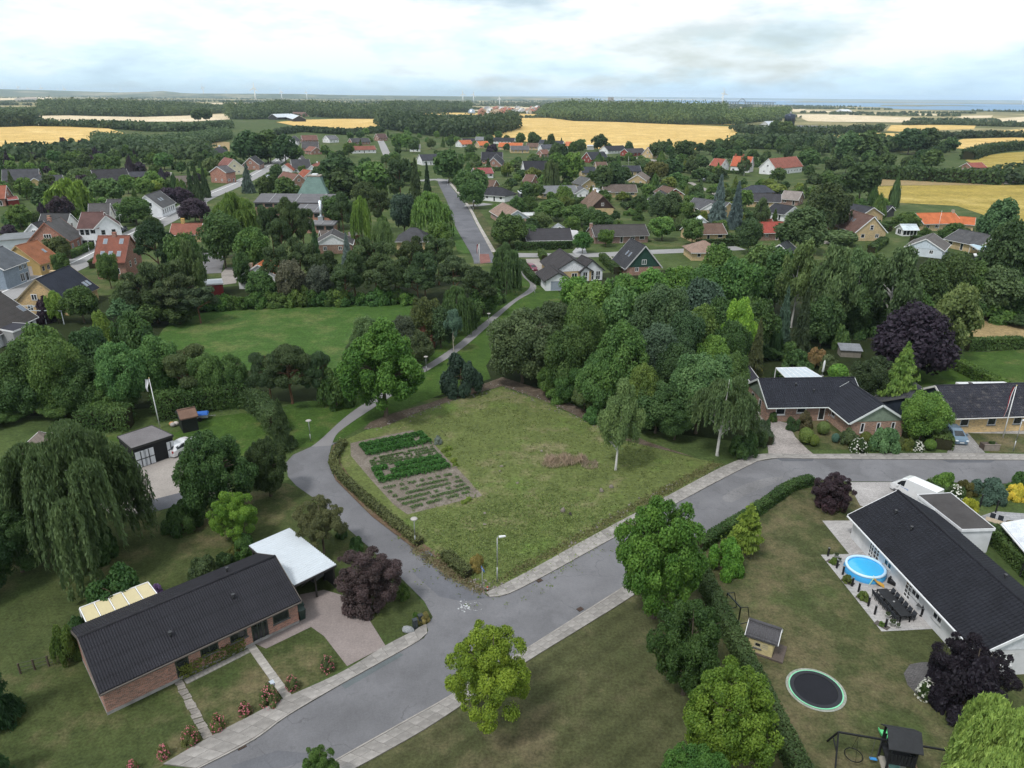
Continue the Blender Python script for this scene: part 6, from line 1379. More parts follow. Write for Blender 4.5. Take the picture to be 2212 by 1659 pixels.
hedge('clipped_hedge','hedge in front of the wood floor at the footpath',[(1078,626),(1118,620)],1.6,1.6,(0.034,0.058,0.020))
hedge('field_hedge','long bushy hedge in front of the right grain field',[(1895,385),(1960,388),(2040,392),(2120,396),(2160,398)],10,5.5,(0.044,0.074,0.024),leaf=0.9,rough=0.8)
hedge('field_hedge','dark field hedge climbing at the right edge',[(2090,345),(2130,332),(2180,325),(2230,322)],8,6,(0.038,0.062,0.024),leaf=0.9,rough=0.8)
hedge('village_hedge','clipped hedge along the village road',[(200,580),(222,566)],1.5,1.8,(0.05,0.085,0.025))
hedge('village_hedge','green hedge below the red brick gable house',[(148,560),(190,540),(208,530)],1.8,1.6,(0.060,0.100,0.028))

# ------------------------------------------------------------------ belts of trees, each tree placed
PC,BC,WC = (0.040,0.060,0.028),(0.050,0.086,0.030),(0.088,0.140,0.042)
BELT = [
 # left of the playing field
 ('broad',165,618,34,11,BC,'leafy tree right of the purple bush by the yellow gabled house'),('broad',112,628,18,7,(0.085,0.140,0.035),'light green tree in front of the yellow gabled house'),('bush',87,640,20,5,G_PURP,'dark purple bush at the yellow gabled house'),
 ('broad',282,640,46,11,(0.054,0.090,0.044),None),('broad',214,674,20,8,(0.100,0.150,0.040),'light green spire in the trees left of the playing field'),('broad',276,674,40,11,BC,None),('broad',75,697,48,11,BC,None),
 ('broad',182,706,44,10,(0.040,0.070,0.028),None),('broad',100,726,54,12,BC,None),('broad',35,736,54,12,(0.050,0.088,0.032),None),('oval',240,734,54,13,(0.058,0.104,0.036),'ash tree with feathery boughs behind the flagpole'),('broad',165,780,54,11,BC,None),
 ('broad',328,722,48,10,(0.060,0.104,0.034),None),('pine',392,745,56,10,(0.052,0.068,0.032),'brownish dark pine behind the flag garden'),('broad',492,766,34,7,BC,None),('broad',440,764,38,8,BC,None),('broad',30,792,60,12,(0.038,0.070,0.028),None),
 ('broad',-30,760,50,12,BC,None),('broad',130,850,48,9,BC,None),('broad',235,830,50,9,(0.052,0.096,0.032),None),('broad',400,830,46,7,(0.044,0.078,0.028),None),('broad',470,825,36,7,BC,None),('bush',520,838,34,5,BC,None),('broad',0,880,50,9,(0.04,0.074,0.026),None),
 ('pine',370,590,52,15,(0.044,0.060,0.034),'great dark pine at the upper left of the playing field'),('pine',300,582,46,15,(0.042,0.060,0.032),'dark pine left of the great pine'),('pine',345,552,50,16,(0.038,0.056,0.028),'tall dark pine beside the red tiled house'),('birch',262,606,36,12,(0.066,0.096,0.042),'pale birch left of the dark pines'),
 ('pine',420,612,40,12,(0.046,0.062,0.036),None),('broad',330,636,46,11,(0.048,0.08,0.034),None),('broad',380,655,40,9,(0.040,0.066,0.028),None),('birch',400,508,34,15,(0.070,0.098,0.042),'tall loose birch beside the car park'),('broad',392,500,40,14,BC,None),('pine',326,476,44,14,(0.030,0.052,0.024),'dark fir mass right of the white villa'),('spruce',345,482,18,13,(0.030,0.054,0.026),None),
 # behind the playing field
 ('willow',500,405,58,18,WC,'large light green willow beside the school'),('broad',470,455,42,14,(0.04,0.07,0.028),None),('broad',540,490,36,11,(0.060,0.100,0.030),'bright broad tree below the large willow'),('pine',580,432,28,16,PC,None),('pine',622,424,30,17,PC,None),('pine',648,434,24,15,PC,None),('pine',600,455,26,14,PC,None),
 ('pine',735,406,24,15,PC,'dark pine right of the green copper roof'),('willow',775,415,24,15,(0.105,0.165,0.042),'lime green upright willow in the park trees'),('pine',818,402,28,14,PC,None),('broad',800,347,40,16,(0.060,0.104,0.034),'large mid green tree in the avenue of dark firs'),('pine',862,336,36,18,(0.036,0.056,0.028),None),('spruce',895,342,22,18,(0.034,0.052,0.028),None),('spruce',921,349,10,13,(0.03,0.05,0.026),'narrow dark spruce beside the street'),('broad',870,416,30,13,(0.046,0.07,0.044),None),
 ('willow',925,407,46,15,(0.100,0.158,0.046),'light green willow beside the street'),('broad',950,478,25,9,(0.060,0.104,0.032),None),('willow',823,464,24,11,(0.080,0.108,0.044),'pale weeping birch among the dark pines'),('spruce',676,479,18,13,(0.038,0.068,0.034),'green spruce beside the white gabled bungalow'),('spruce',746,502,15,8,(0.105,0.135,0.125),'silver blue spruce among the pines'),
 ('pine',640,508,38,12,PC,None),('pine',590,525,30,11,PC,None),('pine',690,535,34,10,PC,None),('pine',805,506,46,13,PC,None),('pine',760,535,34,11,PC,None),('pine',885,506,36,12,PC,None),('pine',945,501,36,12,PC,None),('pine',915,535,34,11,PC,None),('pine',980,549,44,12,(0.046,0.064,0.034),'greyish pine near the street end'),('pine',1035,576,38,11,PC,None),('willow',1095,516,30,12,(0.052,0.080,0.036),'dark weeping tree at the street end'),('spruce',1070,545,26,12,(0.042,0.072,0.030),None),('pine',850,548,36,11,PC,None),
 ('broad',622,560,30,10,(0.070,0.074,0.050),'dull olive tree behind the playing field'),('broad',685,572,28,9,(0.062,0.068,0.044),None),('pine',740,565,34,10,PC,None),('pine',820,570,36,10,(0.046,0.066,0.034),None),('pine',900,575,36,10,PC,None),('broad',560,585,30,9,BC,None),('broad',520,545,22,8,BC,None),
 ('willow',985,611,38,12,(0.070,0.108,0.042),'weeping tree above the footpath lamp'),('broad',915,640,32,9,(0.066,0.082,0.034),None),('broad',1045,612,36,9,BC,None),('bush',916,692,25,5,(0.130,0.062,0.042),'rusty brown bush beside the footpath trees'),('broad',865,684,34,8,(0.048,0.062,0.038),None),('broad',792,686,36,8,(0.066,0.098,0.044),None),('broad',900,715,34,6,(0.044,0.062,0.034),None),('broad',768,735,26,6,(0.044,0.064,0.036),None),('broad',950,665,32,8,(0.044,0.068,0.032),None),('broad',1010,650,34,8,BC,None),
 # right wood
 ('broad',1262,645,48,12,(0.060,0.104,0.036),None),('broad',1345,708,64,12,(0.060,0.112,0.036),'bright broad tree in the middle of the wood above the lot'),('broad',1422,702,52,11,(0.050,0.080,0.048),None),('broad',1440,614,66,14,(0.058,0.090,0.046),'large blue-green tree in the wood'),('broad',1350,620,48,12,(0.058,0.100,0.038),None),
 ('broad',1285,606,46,10,(0.062,0.112,0.030),None),('broad',1245,596,36,8,(0.064,0.118,0.028),None),('broad',1525,655,34,10,(0.074,0.112,0.038),None),('oval',1605,640,38,13,(0.120,0.180,0.030),'tall lime yellow tree in the right wood'),('broad',1550,722,40,8,(0.090,0.145,0.034),'lime green tree behind the weeping birch'),('broad',1522,600,50,12,(0.046,0.070,0.042),None),
 ('broad',1192,788,30,6,(0.062,0.110,0.034),None),('broad',1232,782,36,7,(0.060,0.106,0.034),None),('broad',1265,830,28,6,(0.066,0.090,0.040),None),('bush',1210,835,34,4,(0.056,0.104,0.032),None),('bush',1290,880,30,4,(0.060,0.112,0.036),None),('broad',1522,762,66,11,(0.064,0.104,0.044),'wide feathery tree left of the weeping birch'),('broad',1425,826,58,11,(0.044,0.080,0.034),'dark tree between the two birches'),('broad',1465,870,40,9,(0.042,0.078,0.032),None),('broad',1385,880,34,8,BC,None),('broad',1395,790,40,9,(0.075,0.108,0.032),None),
 ('broad',1230,700,50,11,(0.054,0.092,0.034),None),('broad',1470,740,46,10,(0.044,0.076,0.034),None),('broad',1300,760,46,9,(0.050,0.092,0.034),None),('broad',1590,690,40,10,BC,None),('broad',1480,670,44,11,(0.048,0.080,0.040),None),('broad',1560,640,38,11,BC,None),('broad',1590,760,36,9,(0.056,0.098,0.036),None),('broad',1640,640,44,11,BC,None),
 ('spruce',1705,620,25,15,(0.052,0.076,0.046),'tall grey-green spruce in the right wood'),('spruce',1747,624,28,15,(0.050,0.064,0.036),'brownish spruce beside the tall grey-green one'),('spruce',1645,690,28,11,(0.056,0.064,0.034),'brown tinged conifer behind the dark roofed garage'),('column',1682,700,14,9,(0.042,0.074,0.034),None),
 ('birch',1740,512,48,17,(0.062,0.092,0.042),None),('birch',1820,517,54,18,(0.068,0.098,0.046),'tall birch with white trunk at the wood edge'),('birch',1868,530,42,16,(0.064,0.094,0.042),None),('birch',1953,527,62,17,(0.064,0.090,0.042),'broad birch with pale trunk near the right edge'),('broad',1900,545,44,14,(0.044,0.070,0.030),None),('broad',1690,540,44,13,BC,None),
 ('broad',1600,556,50,13,(0.052,0.098,0.030),None),('broad',1530,572,44,11,(0.054,0.100,0.030),None),('broad',1470,574,42,10,(0.058,0.108,0.028),None),('broad',1410,582,42,10,(0.060,0.112,0.028),None),('broad',1350,592,40,9,(0.062,0.112,0.030),None),('broad',1644,530,44,13,(0.056,0.092,0.036),None),('broad',1560,530,38,11,(0.058,0.10,0.030),None),
 ('broad',2073,543,42,13,(0.050,0.078,0.032),None),('broad',2110,560,40,12,BC,None),('broad',2165,574,52,12,(0.058,0.086,0.044),None),('broad',2205,470,50,18,(0.036,0.058,0.026),'big dark tree at the right edge'),('broad',2172,432,38,14,(0.048,0.082,0.040),'dark green tree at the corner of the yellow field'),('bush',2160,642,54,5,(0.052,0.094,0.026),None),('broad',2210,600,44,12,BC,None),('broad',2020,560,40,13,(0.042,0.070,0.030),None),
 ('bush',1780,675,40,5,BC,None),('bush',1860,665,44,5,BC,None),('bush',1700,735,30,4,(0.044,0.078,0.03),None),('bush',1910,655,44,5,(0.042,0.074,0.030),None),('broad',1790,640,36,9,(0.046,0.078,0.032),None),('broad',1850,620,40,9,(0.044,0.076,0.030),None),('broad',1990,630,38,9,BC,None),('broad',2105,635,34,8,BC,None),('broad',2205,680,36,9,(0.052,0.084,0.04),None),('broad',1660,745,28,7,BC,None),('bush',1690,790,20,3,BC,None),
 # single trees of the gardens beyond
 ('willow',138,381,42,13,(0.110,0.165,0.038),'round light green willow in the left gardens'),('broad',375,403,32,8,(0.036,0.024,0.034),'purple tree left of the village lamp'),('broad',415,429,32,8,(0.038,0.026,0.034),'purple tree beside the village street'),('spruce',405,360,12,13,PC,None),('spruce',418,356,13,14,PC,None),('spruce',436,362,13,12,PC,None),('ball',330,391,15,5,(0.110,0.150,0.030),'lime green ball tree near the purple tree'),('spruce',530,355,17,12,(0.070,0.095,0.075),'blue-green spruce at the village junction'),('broad',615,384,26,10,BC,None),('broad',578,375,24,9,(0.048,0.074,0.03),None),('broad',225,385,32,9,(0.058,0.092,0.034),None),('broad',285,425,36,9,BC,None),('broad',225,545,22,8,BC,None),('broad',120,510,26,7,(0.060,0.080,0.036),None),('broad',125,545,18,6,BC,None),
 ('broad',552,283,50,19,(0.040,0.066,0.028),'large dark tree at the bend of the village road'),('broad',595,290,42,17,(0.038,0.062,0.026),None),('broad',725,330,34,15,(0.034,0.056,0.024),None),('broad',735,362,40,14,(0.036,0.058,0.026),'dark tree behind the green copper roof'),('broad',690,385,30,10,BC,None),
 ('broad',968,322,32,16,(0.046,0.080,0.028),'large dark maple at the far end of the street'),('broad',1018,362,34,12,(0.044,0.076,0.028),'street tree beside the rosy red roof'),('broad',1022,386,28,11,(0.044,0.078,0.028),'street tree beside the dark hipped bungalow'),('broad',868,287,22,13,(0.06,0.10,0.03),None),('willow',1192,340,17,15,(0.050,0.072,0.036),'weeping willow among the right gardens'),('broad',1220,330,36,14,(0.062,0.104,0.028),'tall bright tree in the right gardens'),('broad',1318,352,34,13,(0.040,0.064,0.028),'dark round tree below the flagpole'),('broad',1207,312,20,11,(0.042,0.066,0.03),None),
 ('spruce',1560,378,24,16,(0.085,0.110,0.100),'left of the two big blue spruces'),('spruce',1598,393,22,15,(0.080,0.106,0.098),'right of the two big blue spruces'),('broad',1420,345,24,10,(0.075,0.080,0.032),None),('broad',1795,395,46,16,(0.040,0.058,0.028),None),('broad',1870,350,40,16,(0.040,0.066,0.028),None),('broad',1860,280,45,20,(0.056,0.088,0.040),'tall pale tree towering over the farm trees'),('broad',1990,272,44,20,(0.036,0.058,0.028),'dark tree mass right of the farm'),('broad',1690,258,26,18,(0.05,0.075,0.03),None),('column',1940,388,11,11,(0.046,0.070,0.030),'pointed thuja at the edge of the yellow field'),('broad',1775,417,28,13,(0.062,0.088,0.044),None),('birch',1800,420,20,13,(0.060,0.086,0.046),None),('broad',1740,452,52,12,(0.050,0.076,0.036),'large tree in front of the white black-roofed bungalow'),('broad',1625,470,26,10,(0.052,0.082,0.038),None),('birch',1650,425,22,11,(0.060,0.088,0.044),None),
 ('broad',1100,465,40,9,(0.056,0.094,0.036),'spreading tree behind the street verge'),('broad',1140,483,24,6,BC,None),('broad',1310,495,18,5,(0.075,0.130,0.034),'bright small tree before the long brick house'),('broad',1260,500,20,6,(0.050,0.100,0.028),None),('broad',1500,470,24,8,BC,None),('broad',1440,412,36,10,(0.05,0.07,0.034),None),('broad',1130,420,30,8,BC,None),('broad',1150,395,24,7,(0.05,0.08,0.03),None),('broad',1190,432,34,7,(0.056,0.092,0.032),None),('broad',1250,440,34,7,BC,None),('broad',1290,455,36,6,BC,None),
 ('oval',433,231,22,20,(0.05,0.075,0.032),'tall upright tree at the pale field'),('broad',1297,289,17,13,(0.036,0.058,0.026),'single round tree at the edge of the big grain field'),('broad',1124,286,10,11,(0.05,0.08,0.03),None),('broad',1152,286,12,12,(0.036,0.058,0.026),None),('broad',1190,290,10,12,(0.04,0.06,0.028),None),('broad',1360,306,10,9,(0.036,0.058,0.026),None),('broad',1480,302,22,14,(0.036,0.058,0.026),None),('broad',1425,303,20,11,(0.04,0.06,0.028),None),
 ('bush',1062,310,14,6,G_PURP,'purple tree in the far row of orange roofs'),
]
ZN = {(0,0): 'left of the playing field',(1,0): 'behind the playing field'}
def belt_label(kind,x,y,c):
 tone = 'dark' if c[1] < 0.07 else ('mid green' if c[1] < 0.098 else 'bright green')
 kn = {'broad': 'leafy tree','oval': 'leafy tree','pine': 'pine','spruce': 'conifer','birch': 'birch','willow': 'weeping tree','bush': 'bush','column': 'column conifer','ball': 'ball tree'}[kind]
 if y > 600 and x < 560: z = 'in the tree belt left of the playing field'
 elif y > 655 and x < 1080: z = 'between the playing field and the footpath'
 elif y > 470 and x < 1120: z = 'in the pine belt behind the playing field'
 elif y > 690 and x > 1150: z = 'in the wood between vacant lot and corner house'
 elif y > 505 and x > 1150: z = 'in the wood behind the vacant lot'
 elif x > 1550 and y < 410: z = 'around the red roofed farm on the right'
 elif x > 1060: z = 'in the gardens beyond the wood'
 elif x < 480: z = 'in the village gardens on the left'
 else: z = 'around the school and the street'
 return f'{tone} {kn} {z}',f'trees {z}'
NMS = {'broad': 'broadleaf_tree','oval': 'ash_tree','pine': 'pine_tree','spruce': 'spruce_tree','birch': 'birch_tree','willow': 'willow_tree','bush': 'wild_bush','column': 'cypress_tree','ball': 'ball_tree'}
TREES = []
def max_base(x,y):
 """lowest picture row at which a belt tree may stand"""
 if y > 660 and x < 340: return 900
 if y > 690 and x < 560: return 874
 if y < 660 and x < 470: return 700
 if x < 1000 and y < 600: return 657 + max(0,(560-x)*0.1)
 if x < 1120 and y < 655 and x > 990: return 793-(x-914)*0.76-14
 if x < 1060: return 793-(x-914)*0.76-14 if x > 860 else 840
 if x < 1650: return float(np.interp(x,[1085,1180,1280,1400,1500,1600],[822,856,900,938,966,975]))-6
 if y < 800 and x < 2090: return 775
 return 690
for kd,x,y,hw,h,c,lb in BELT:
 while h > 2.0 and y > 470:
  q = P(x,y,h)
  if pix((q.x,q.y,0))[1] <= max_base(x,y): break
  h *= 0.96
 dl,gr = belt_label(kd,x,y,c); kd2 = kd
 p = P(x,y,h); r = hw*mpp(p); k = 1 if y > 420 or kd in ('bush','spruce','column','ball') else max(1,math.ceil(r/(0.52*h)))
 for i in range(k):
  dx = 0 if k == 1 else hw*(-1+2*(i+.5)/k)*0.8
  T(NMS[kd],lb if lb and k == 1 else (lb + ', one of its crowns' if lb else dl),kd2,x+dx,y+(TRNG.uniform(0,4) if k > 1 else 0),hw if k == 1 else hw/k*1.35,c,h=h,group=None if lb and k == 1 else gr,cat='bush' if kd == 'bush' else 'tree',clear={'pine': 0.16,'birch': 0.14,'spruce': 0.02,'column': 0.0,'willow': 0.06}.get(kd,0.08))
 TREES.append((p.x,p.y,r*0.6))
# undergrowth in front of the belt behind the playing field
for i in range(24):
 x = 400 + i*21 + TRNG.uniform(-6,6); yb = 672 - (x-400)*0.05 if x < 560 else 662 - (x-560)*0.02
 T('wild_bush','green bush in the row along the far side of the playing field','bush',x,yb-34+TRNG.uniform(-9,9),22+TRNG.uniform(-4,6),TRNG.choice([(0.050,0.096,0.026),(0.042,0.080,0.026),(0.062,0.098,0.030)]),base=(x,yb),cat='bush',group='bushes along the far side of the playing field')
# ------------------------------------------------------------------ smaller garden trees filled in between the houses
def inside(poly,x,y):
 r = False; j = len(poly)-1
 for i in range(len(poly)):
  xi,yi = poly[i][:2]; xj,yj = poly[j][:2]
  if (yi > y) != (yj > y) and x < (xj-xi)*(y-yi)/(yj-yi)+xi: r = not r
  j = i
 return r
def hits_house(x,y,m):
 for hx,hy,a,l,w,lb in FOOT:
  dx,dy = x-hx,y-hy; c,s = math.cos(-a),math.sin(-a); u,v = dx*c-dy*s,dx*s+dy*c
  if abs(u) < l+m and abs(v) < w+m: return True
 return False
def short(label):
 w = label.split(); stop = {'beside','behind','in','at','among','near','by','between','above','below','on','beyond','next','cut','left','right','before','beneath','next','under'}
 for i,q in enumerate(w):
  if q in stop and i >= 3: return ' '.join(w[:i][:8])
 return ' '.join(w[:8])
def fill(poly,n,hr,kinds,cols,name,seed,space=5.0,front=13.0,rr=(0.38,0.55),word='tree'):
 rr_ = random.Random(seed); xs = [p[0] for p in poly]; ys = [p[1] for p in poly]; placed = 0; tries = 0
 wp = [P(*p) for p in poly]; x0,x1 = min(p.x for p in wp),max(p.x for p in wp); y0,y1 = min(p.y for p in wp),max(p.y for p in wp)
 while placed < n and tries < n*60:
  tries += 1; x,y = rr_.uniform(x0,x1),rr_.uniform(y0,y1)
  if not inside([(p.x,p.y) for p in wp],x,y): continue
  h = rr_.uniform(*hr); r = h*rr_.uniform(*rr)
  if hits_house(x,y,r*0.7) or any(inside(q,x,y) for q in ROADS): continue
  if any(inside(q,x+dx,y+dy) for q in ROADS for dx,dy in ((r*.8,0),(-r*.8,0),(0,r*.8),(0,-r*.8))): continue
  if any((x-a)**2+(y-b)**2 < max(space,(r+c)*0.8)**2 for a,b,c in TREES): continue
  d = Vector((x,y,0)).normalized(); f = front*min(1,h/6)
  if rr_.random() < 0.85 and any(hits_house(x+d.x*k,y+d.y*k,0.2) for k in (f*.35,f*.7,f)): continue
  kd = rr_.choice(kinds); c = rr_.choice(cols)
  nb = min(FOOT,key=lambda q: (q[0]-x)**2+(q[1]-y)**2); pu,pv = pix((x,y,0)),pix((nb[0],nb[1],0))
  dist = math.hypot(nb[0]-x,nb[1]-y)
  rel = ('left of' if pu[0] < pv[0] else 'right of') if abs(pu[0]-pv[0]) > abs(pu[1]-pv[1])*1.2 else ('in front of' if pu[1] > pv[1] else 'behind')
  if dist > 45: rel = 'far ' + rel
  tone = 'dark green' if c[1] < 0.072 else ('mid green' if c[1] < 0.1 else 'light green')
  if c[0] > c[1]: tone = 'purple' if c[2] > c[1] else 'brownish'
  kn = {'bush': 'bush','spruce': 'conifer','column': 'column conifer','birch': 'birch','ball': 'round shrub','pine': 'pine','willow': 'weeping tree'}.get(kd,'tree')
  tree(NMS[kd] if kd in NMS and kd != 'broad' else name,f'{tone} {kn} {rel} the {short(nb[5])}',kd,(x,y,0),h if kd not in ('bush','ball') else h*0.55,r if kd not in ('column','spruce') else r*0.6,c,clear=0.08,cat='tree' if kd not in ('bush','ball') else 'shrub',group='garden trees and shrubs ' + word)
  TREES.append((x,y,r)); placed += 1
 return placed
GC = [(0.048,0.082,0.028),(0.054,0.092,0.030),(0.042,0.068,0.028),(0.064,0.104,0.032),(0.040,0.066,0.026),(0.075,0.120,0.034),(0.058,0.080,0.036)]
KD = ['broad','broad','broad','oval','bush','bush','spruce','birch','column','bush']
fill([(0,345),(480,330),(540,370),(520,400),(420,470),(330,520),(210,590),(0,650)],160,(4.5,9.5),KD + ['broad'],GC + [(0.034,0.026,0.034)],'garden_tree',21,word='of the village on the left')
fill([(560,370),(620,335),(740,330),(900,330),(940,400),(960,470),(700,500),(540,500)],34,(5,11),['broad','broad','pine','oval','bush'],GC,'garden_tree',22,word='around the school')
fill([(1075,560),(1030,470),(985,400),(1000,345),(1450,345),(1620,400),(1800,420),(2000,470),(2100,520),(2010,545),(1700,545),(1560,535),(1300,560)],240,(3.4,7.8),KD + ['bush','ball','bush'],GC + [(0.09,0.11,0.03)],'garden_tree',23,space=3.2,front=8,rr=(0.46,0.64),word='of the housing estate')
fill([(740,345),(740,295),(960,290),(1260,305),(1440,322),(1450,348),(1000,350)],62,(5,9.5),['broad','broad','oval','bush','spruce'],GC,'garden_tree',24,space=7,front=16,word='of the far streets')
fill([(1430,400),(1440,320),(1560,318),(1750,300),(1900,320),(1900,400),(1880,425),(1650,395)],92,(6,12),['broad','broad','oval','birch','bush'],[(0.042,0.068,0.028),(0.050,0.080,0.030),(0.036,0.056,0.026),(0.056,0.078,0.036)],'garden_tree',25,space=6,front=14,word='around the farm')
fill([(1900,385),(1890,320),(1960,300),(2080,320),(2090,350),(2070,385)],22,(8,15),['broad','oval','bush'],[(0.038,0.062,0.026),(0.046,0.072,0.028)],'garden_tree',26,space=8,word='right of the farm')
fill([(0,350),(0,322),(120,315),(240,300),(400,318),(410,340),(470,345),(300,352)],46,(4.5,8),['broad','broad','oval','spruce','birch'],[(0.036,0.060,0.026),(0.044,0.072,0.028),(0.052,0.080,0.034),(0.03,0.024,0.03)],'garden_tree',27,space=8,word='between village and grain field')

# garden hedges between the houses
def garden_hedges(n,seed):
 rr = random.Random(seed); k = 0; tries = 0
 hs = [f for f in FOOT if 150 < f[1] < 520 and f[3] > 5]
 while k < n and tries < 4000:
  tries += 1; f = rr.choice(hs); a = f[2] + rr.choice((0,math.pi/2)); off = rr.choice((-1,1))*rr.uniform(6,11) + (f[4] if abs(a-f[2]) < .1 else f[3])*rr.choice((-1,1)); L = rr.uniform(8,20)
  cx,cy = f[0]-math.sin(a)*off,f[1]+math.cos(a)*off; p,q = (cx-math.cos(a)*L/2,cy-math.sin(a)*L/2),(cx+math.cos(a)*L/2,cy+math.sin(a)*L/2)
  pts = [(p[0]+(q[0]-p[0])*t/6,p[1]+(q[1]-p[1])*t/6) for t in range(7)]
  if any(hits_house(*s,1.5) for s in pts) or any(inside(r,*s) for r in ROADS for s in pts): continue
  px = pix((cx,cy,0)); rel = 'left of' if px[0] < pix((f[0],f[1],0))[0] else 'right of'
  hedge('garden_hedge',f'clipped garden hedge {rel} the {short(f[5])}',[(*p,0),(*q,0)],1.4,rr.uniform(1.3,2.0),rr.choice([(0.05,0.085,0.026),(0.062,0.10,0.03),(0.042,0.07,0.024)]),leaf=max(.3,f[1]/650),world=True,group='garden hedges between the houses'); k += 1
garden_hedges(84,5)
# ------------------------------------------------------------------ street furniture
def up(base_px,ytop):
 b = P(*base_px); return b,height_to(b,ytop)
def lamp_post(label,base,ytop,kind='disc',group='park and street lamps',face=0.0):
 b,h = up(base,ytop); e = thing('street_lamp',label,'street lamp',b,face,group)
 MB().tube([(0,0,0),(0,0,h*0.35)],[0.06,0.055],8).tube([(0,0,h*0.35),(0,0,h-.1)],0.042,8).build('pole',M_GALV,e,(0.42,0.43,0.44))
 if kind == 'disc':
  MB().lathe([(0.03,h-.28),(0.10,h-.20),(0.11,h-.08),(0.05,h-.04)],14).build('lantern',M_PLASTIC,e,(0.55,0.56,0.55))
  MB().lathe([(0.02,h-.06),(0.36,h-.05),(0.30,h+.02),(0.04,h+.07)],18).build('shade',M_PAINT,e,(0.36,0.34,0.32))
 else:
  MB().bar((0,0,h-.05),(0.22,0,h+.02),.05).build('arm',M_GALV,e,(0.4,0.4,0.4))
  m = MB(); m.prism([(0.15,-.10,h-.06),(0.75,-.07,h-.02),(0.75,.07,h-.02),(0.15,.10,h-.06)],[(0.15,-.09,h+.06),(0.72,-.05,h+.07),(0.72,.05,h+.07),(0.15,.09,h+.06)])
  m.build('lamp_head',M_PLASTIC,e,(0.70,0.71,0.72))
 return e
lamp_post('street lamp with white head at the corner of the vacant lot',(1074,1259),1160,'arm',face=0.2)
lamp_post('disc lamp at the hedge gap on the lane',(897,1176),1120)
lamp_post('disc lamp on the grass left of the footpath start',(671,953),908)
lamp_post('disc lamp beside the footpath at the big bright tree',(921,802),770)
lamp_post('disc lamp halfway up the footpath',(1056,703),677)
lamp_post('disc lamp at the top of the footpath near the white garage',(1155,634),618)
lamp_post('street lamp beside the flagpole at the yellow brick house',(2188,975),909,'arm',face=0.5)
for lb,b,t in (('street lamp at the red tiled brick house',(194,548),512),('street lamp beside the white villa',(263,497),464),('street lamp behind the purple trees',(420,424),396),('street lamp at the side street corner',(1022,455),434),('street lamp in front of the long brick house',(1362,512),500),('street lamp at the red roofed bungalow',(1617,516),492),('street lamp at the top of the street',(967,402),387),('street lamp on the village road bend',(605,315),305)):
 lamp_post(lb,b,t,'arm')
def flagpole(label,base,top,flag=None,lean=True):
 b = P(*base); h = height_to(b,top[1]); e = thing('flagpole',label,'flagpole',b)
 k = mpp((b.x,b.y,h)); tx = (top[0]-pix((b.x,b.y,h))[0])*k
 MB().tube([(0,0,0),(tx*.5,0,h*.5),(tx,0,h)],[0.075,0.06,0.032],8).build('pole',M_PAINT,e,(0.78,0.78,0.78))
 MB().lathe([(0.01,h+.02),(0.07,h+.07),(0.07,h+.12),(0.01,h+.16)],10,cx=tx).build('finial',M_PAINT,e,(0.6,0.5,0.2))
 if flag:
  col,dx,L,w = flag
  n = 10; pts = []
  for i in range(n+1):
   t = i/n; pts.append((tx+dx*(0.08+0.35*math.sin(t*1.4)),0.10*math.sin(t*7),h-.1-L*t,w*(1-t*.75)))
  for nm,c,o in (('pennant',col,0.0),('pennant_stripe',(0.75,0.75,0.76),0.006)):
   m = MB()
   for (x0,y0,z0,w0),(x1,y1,z1,w1) in zip(pts,pts[1:]):
    q = 1.0 if not o else 0.35
    for s in (1,-1): m.face([(x0,y0-s*o,z0),(x1,y1-s*o,z1),(x1+dx*w1*q,y1-s*o,z1),(x0+dx*w0*q,y0-s*o,z0)][::s])
   m.build(nm,M_FABRIC,e,c)
 return e
flagpole('white flagpole with furled pennant behind the black garage',(346,925),(322,818),((0.70,0.70,0.72),-1,1.7,0.5))
flagpole('white flagpole with hanging red pennant at the yellow brick house',(2166,946),(2196,834),((0.40,0.03,0.04),-1,4.2,0.28))
flagpole('flagpole with red bar at the street end',(1036,573),(1035,527),((0.35,0.04,0.04),-1,2.5,0.5))
for lb,b,t in (('flagpole beside the pointed thuja',(1938,447),(1947,409)),('flagpole in front of the bright orange bungalow',(2025,501),(2035,455)),('flagpole beside the blue spruces',(1596,461),(1600,434)),('flagpole between dark roofs in the far gardens',(1357,366),(1358,337)),('flagpole in the far row of houses',(1152,310),(1152,294)),('flagpole beside the white gabled black house',(649,370),(647,342)),('flagpole in the pine belt',(831,612),(830,594)),('flagpole above the blue spruces',(1567,372),(1568,364))):
 flagpole(lb,b,t)
def sign():
 b,h = up((1042,1279),1227); e = thing('street_sign','blue street name sign on a grey post at the lane corner','street sign',b,R(115))
 MB().tube([(0,0,0),(0,0,h)],0.03,8).build('post',M_GALV,e,(0.4,0.4,0.4)); MB().box(-.36,.36,-.06,-.035,h-.24,h-.02).build('plate',M_PAINT,e,(0.05,0.14,0.36))
 b = P(1053,1276); e = thing('hydrant_marker','red and white marker post beside the street sign','marker post',b); MB().lathe([(.07,0),(.07,.42),(.03,.48)],10).build('post',M_PAINT,e,(0.42,0.07,0.05)); MB().lathe([(.074,.2),(.074,.32)],10,close=False).build('band',M_PAINT,e,(0.6,0.6,0.6))
sign()
def box_post(label,px,h,w,col):
 e = thing('cable_cabinet',label,'cabinet',P(*px),R(30)); MB().box(-w/2,w/2,-.16,.16,0,h).build('cabinet',M_PLASTIC,e,col); MB().box(-w/2-.02,w/2+.02,-.18,.18,h+.002,h+.05).build('lid',M_PLASTIC,e,tuple(c*.8 for c in col))
box_post('left dark cable cabinet at the pavement corner',(897,1357),0.85,0.36,(0.030,0.040,0.045)); box_post('right dark cable cabinet at the pavement corner',(909,1346),0.8,0.36,(0.026,0.034,0.036))
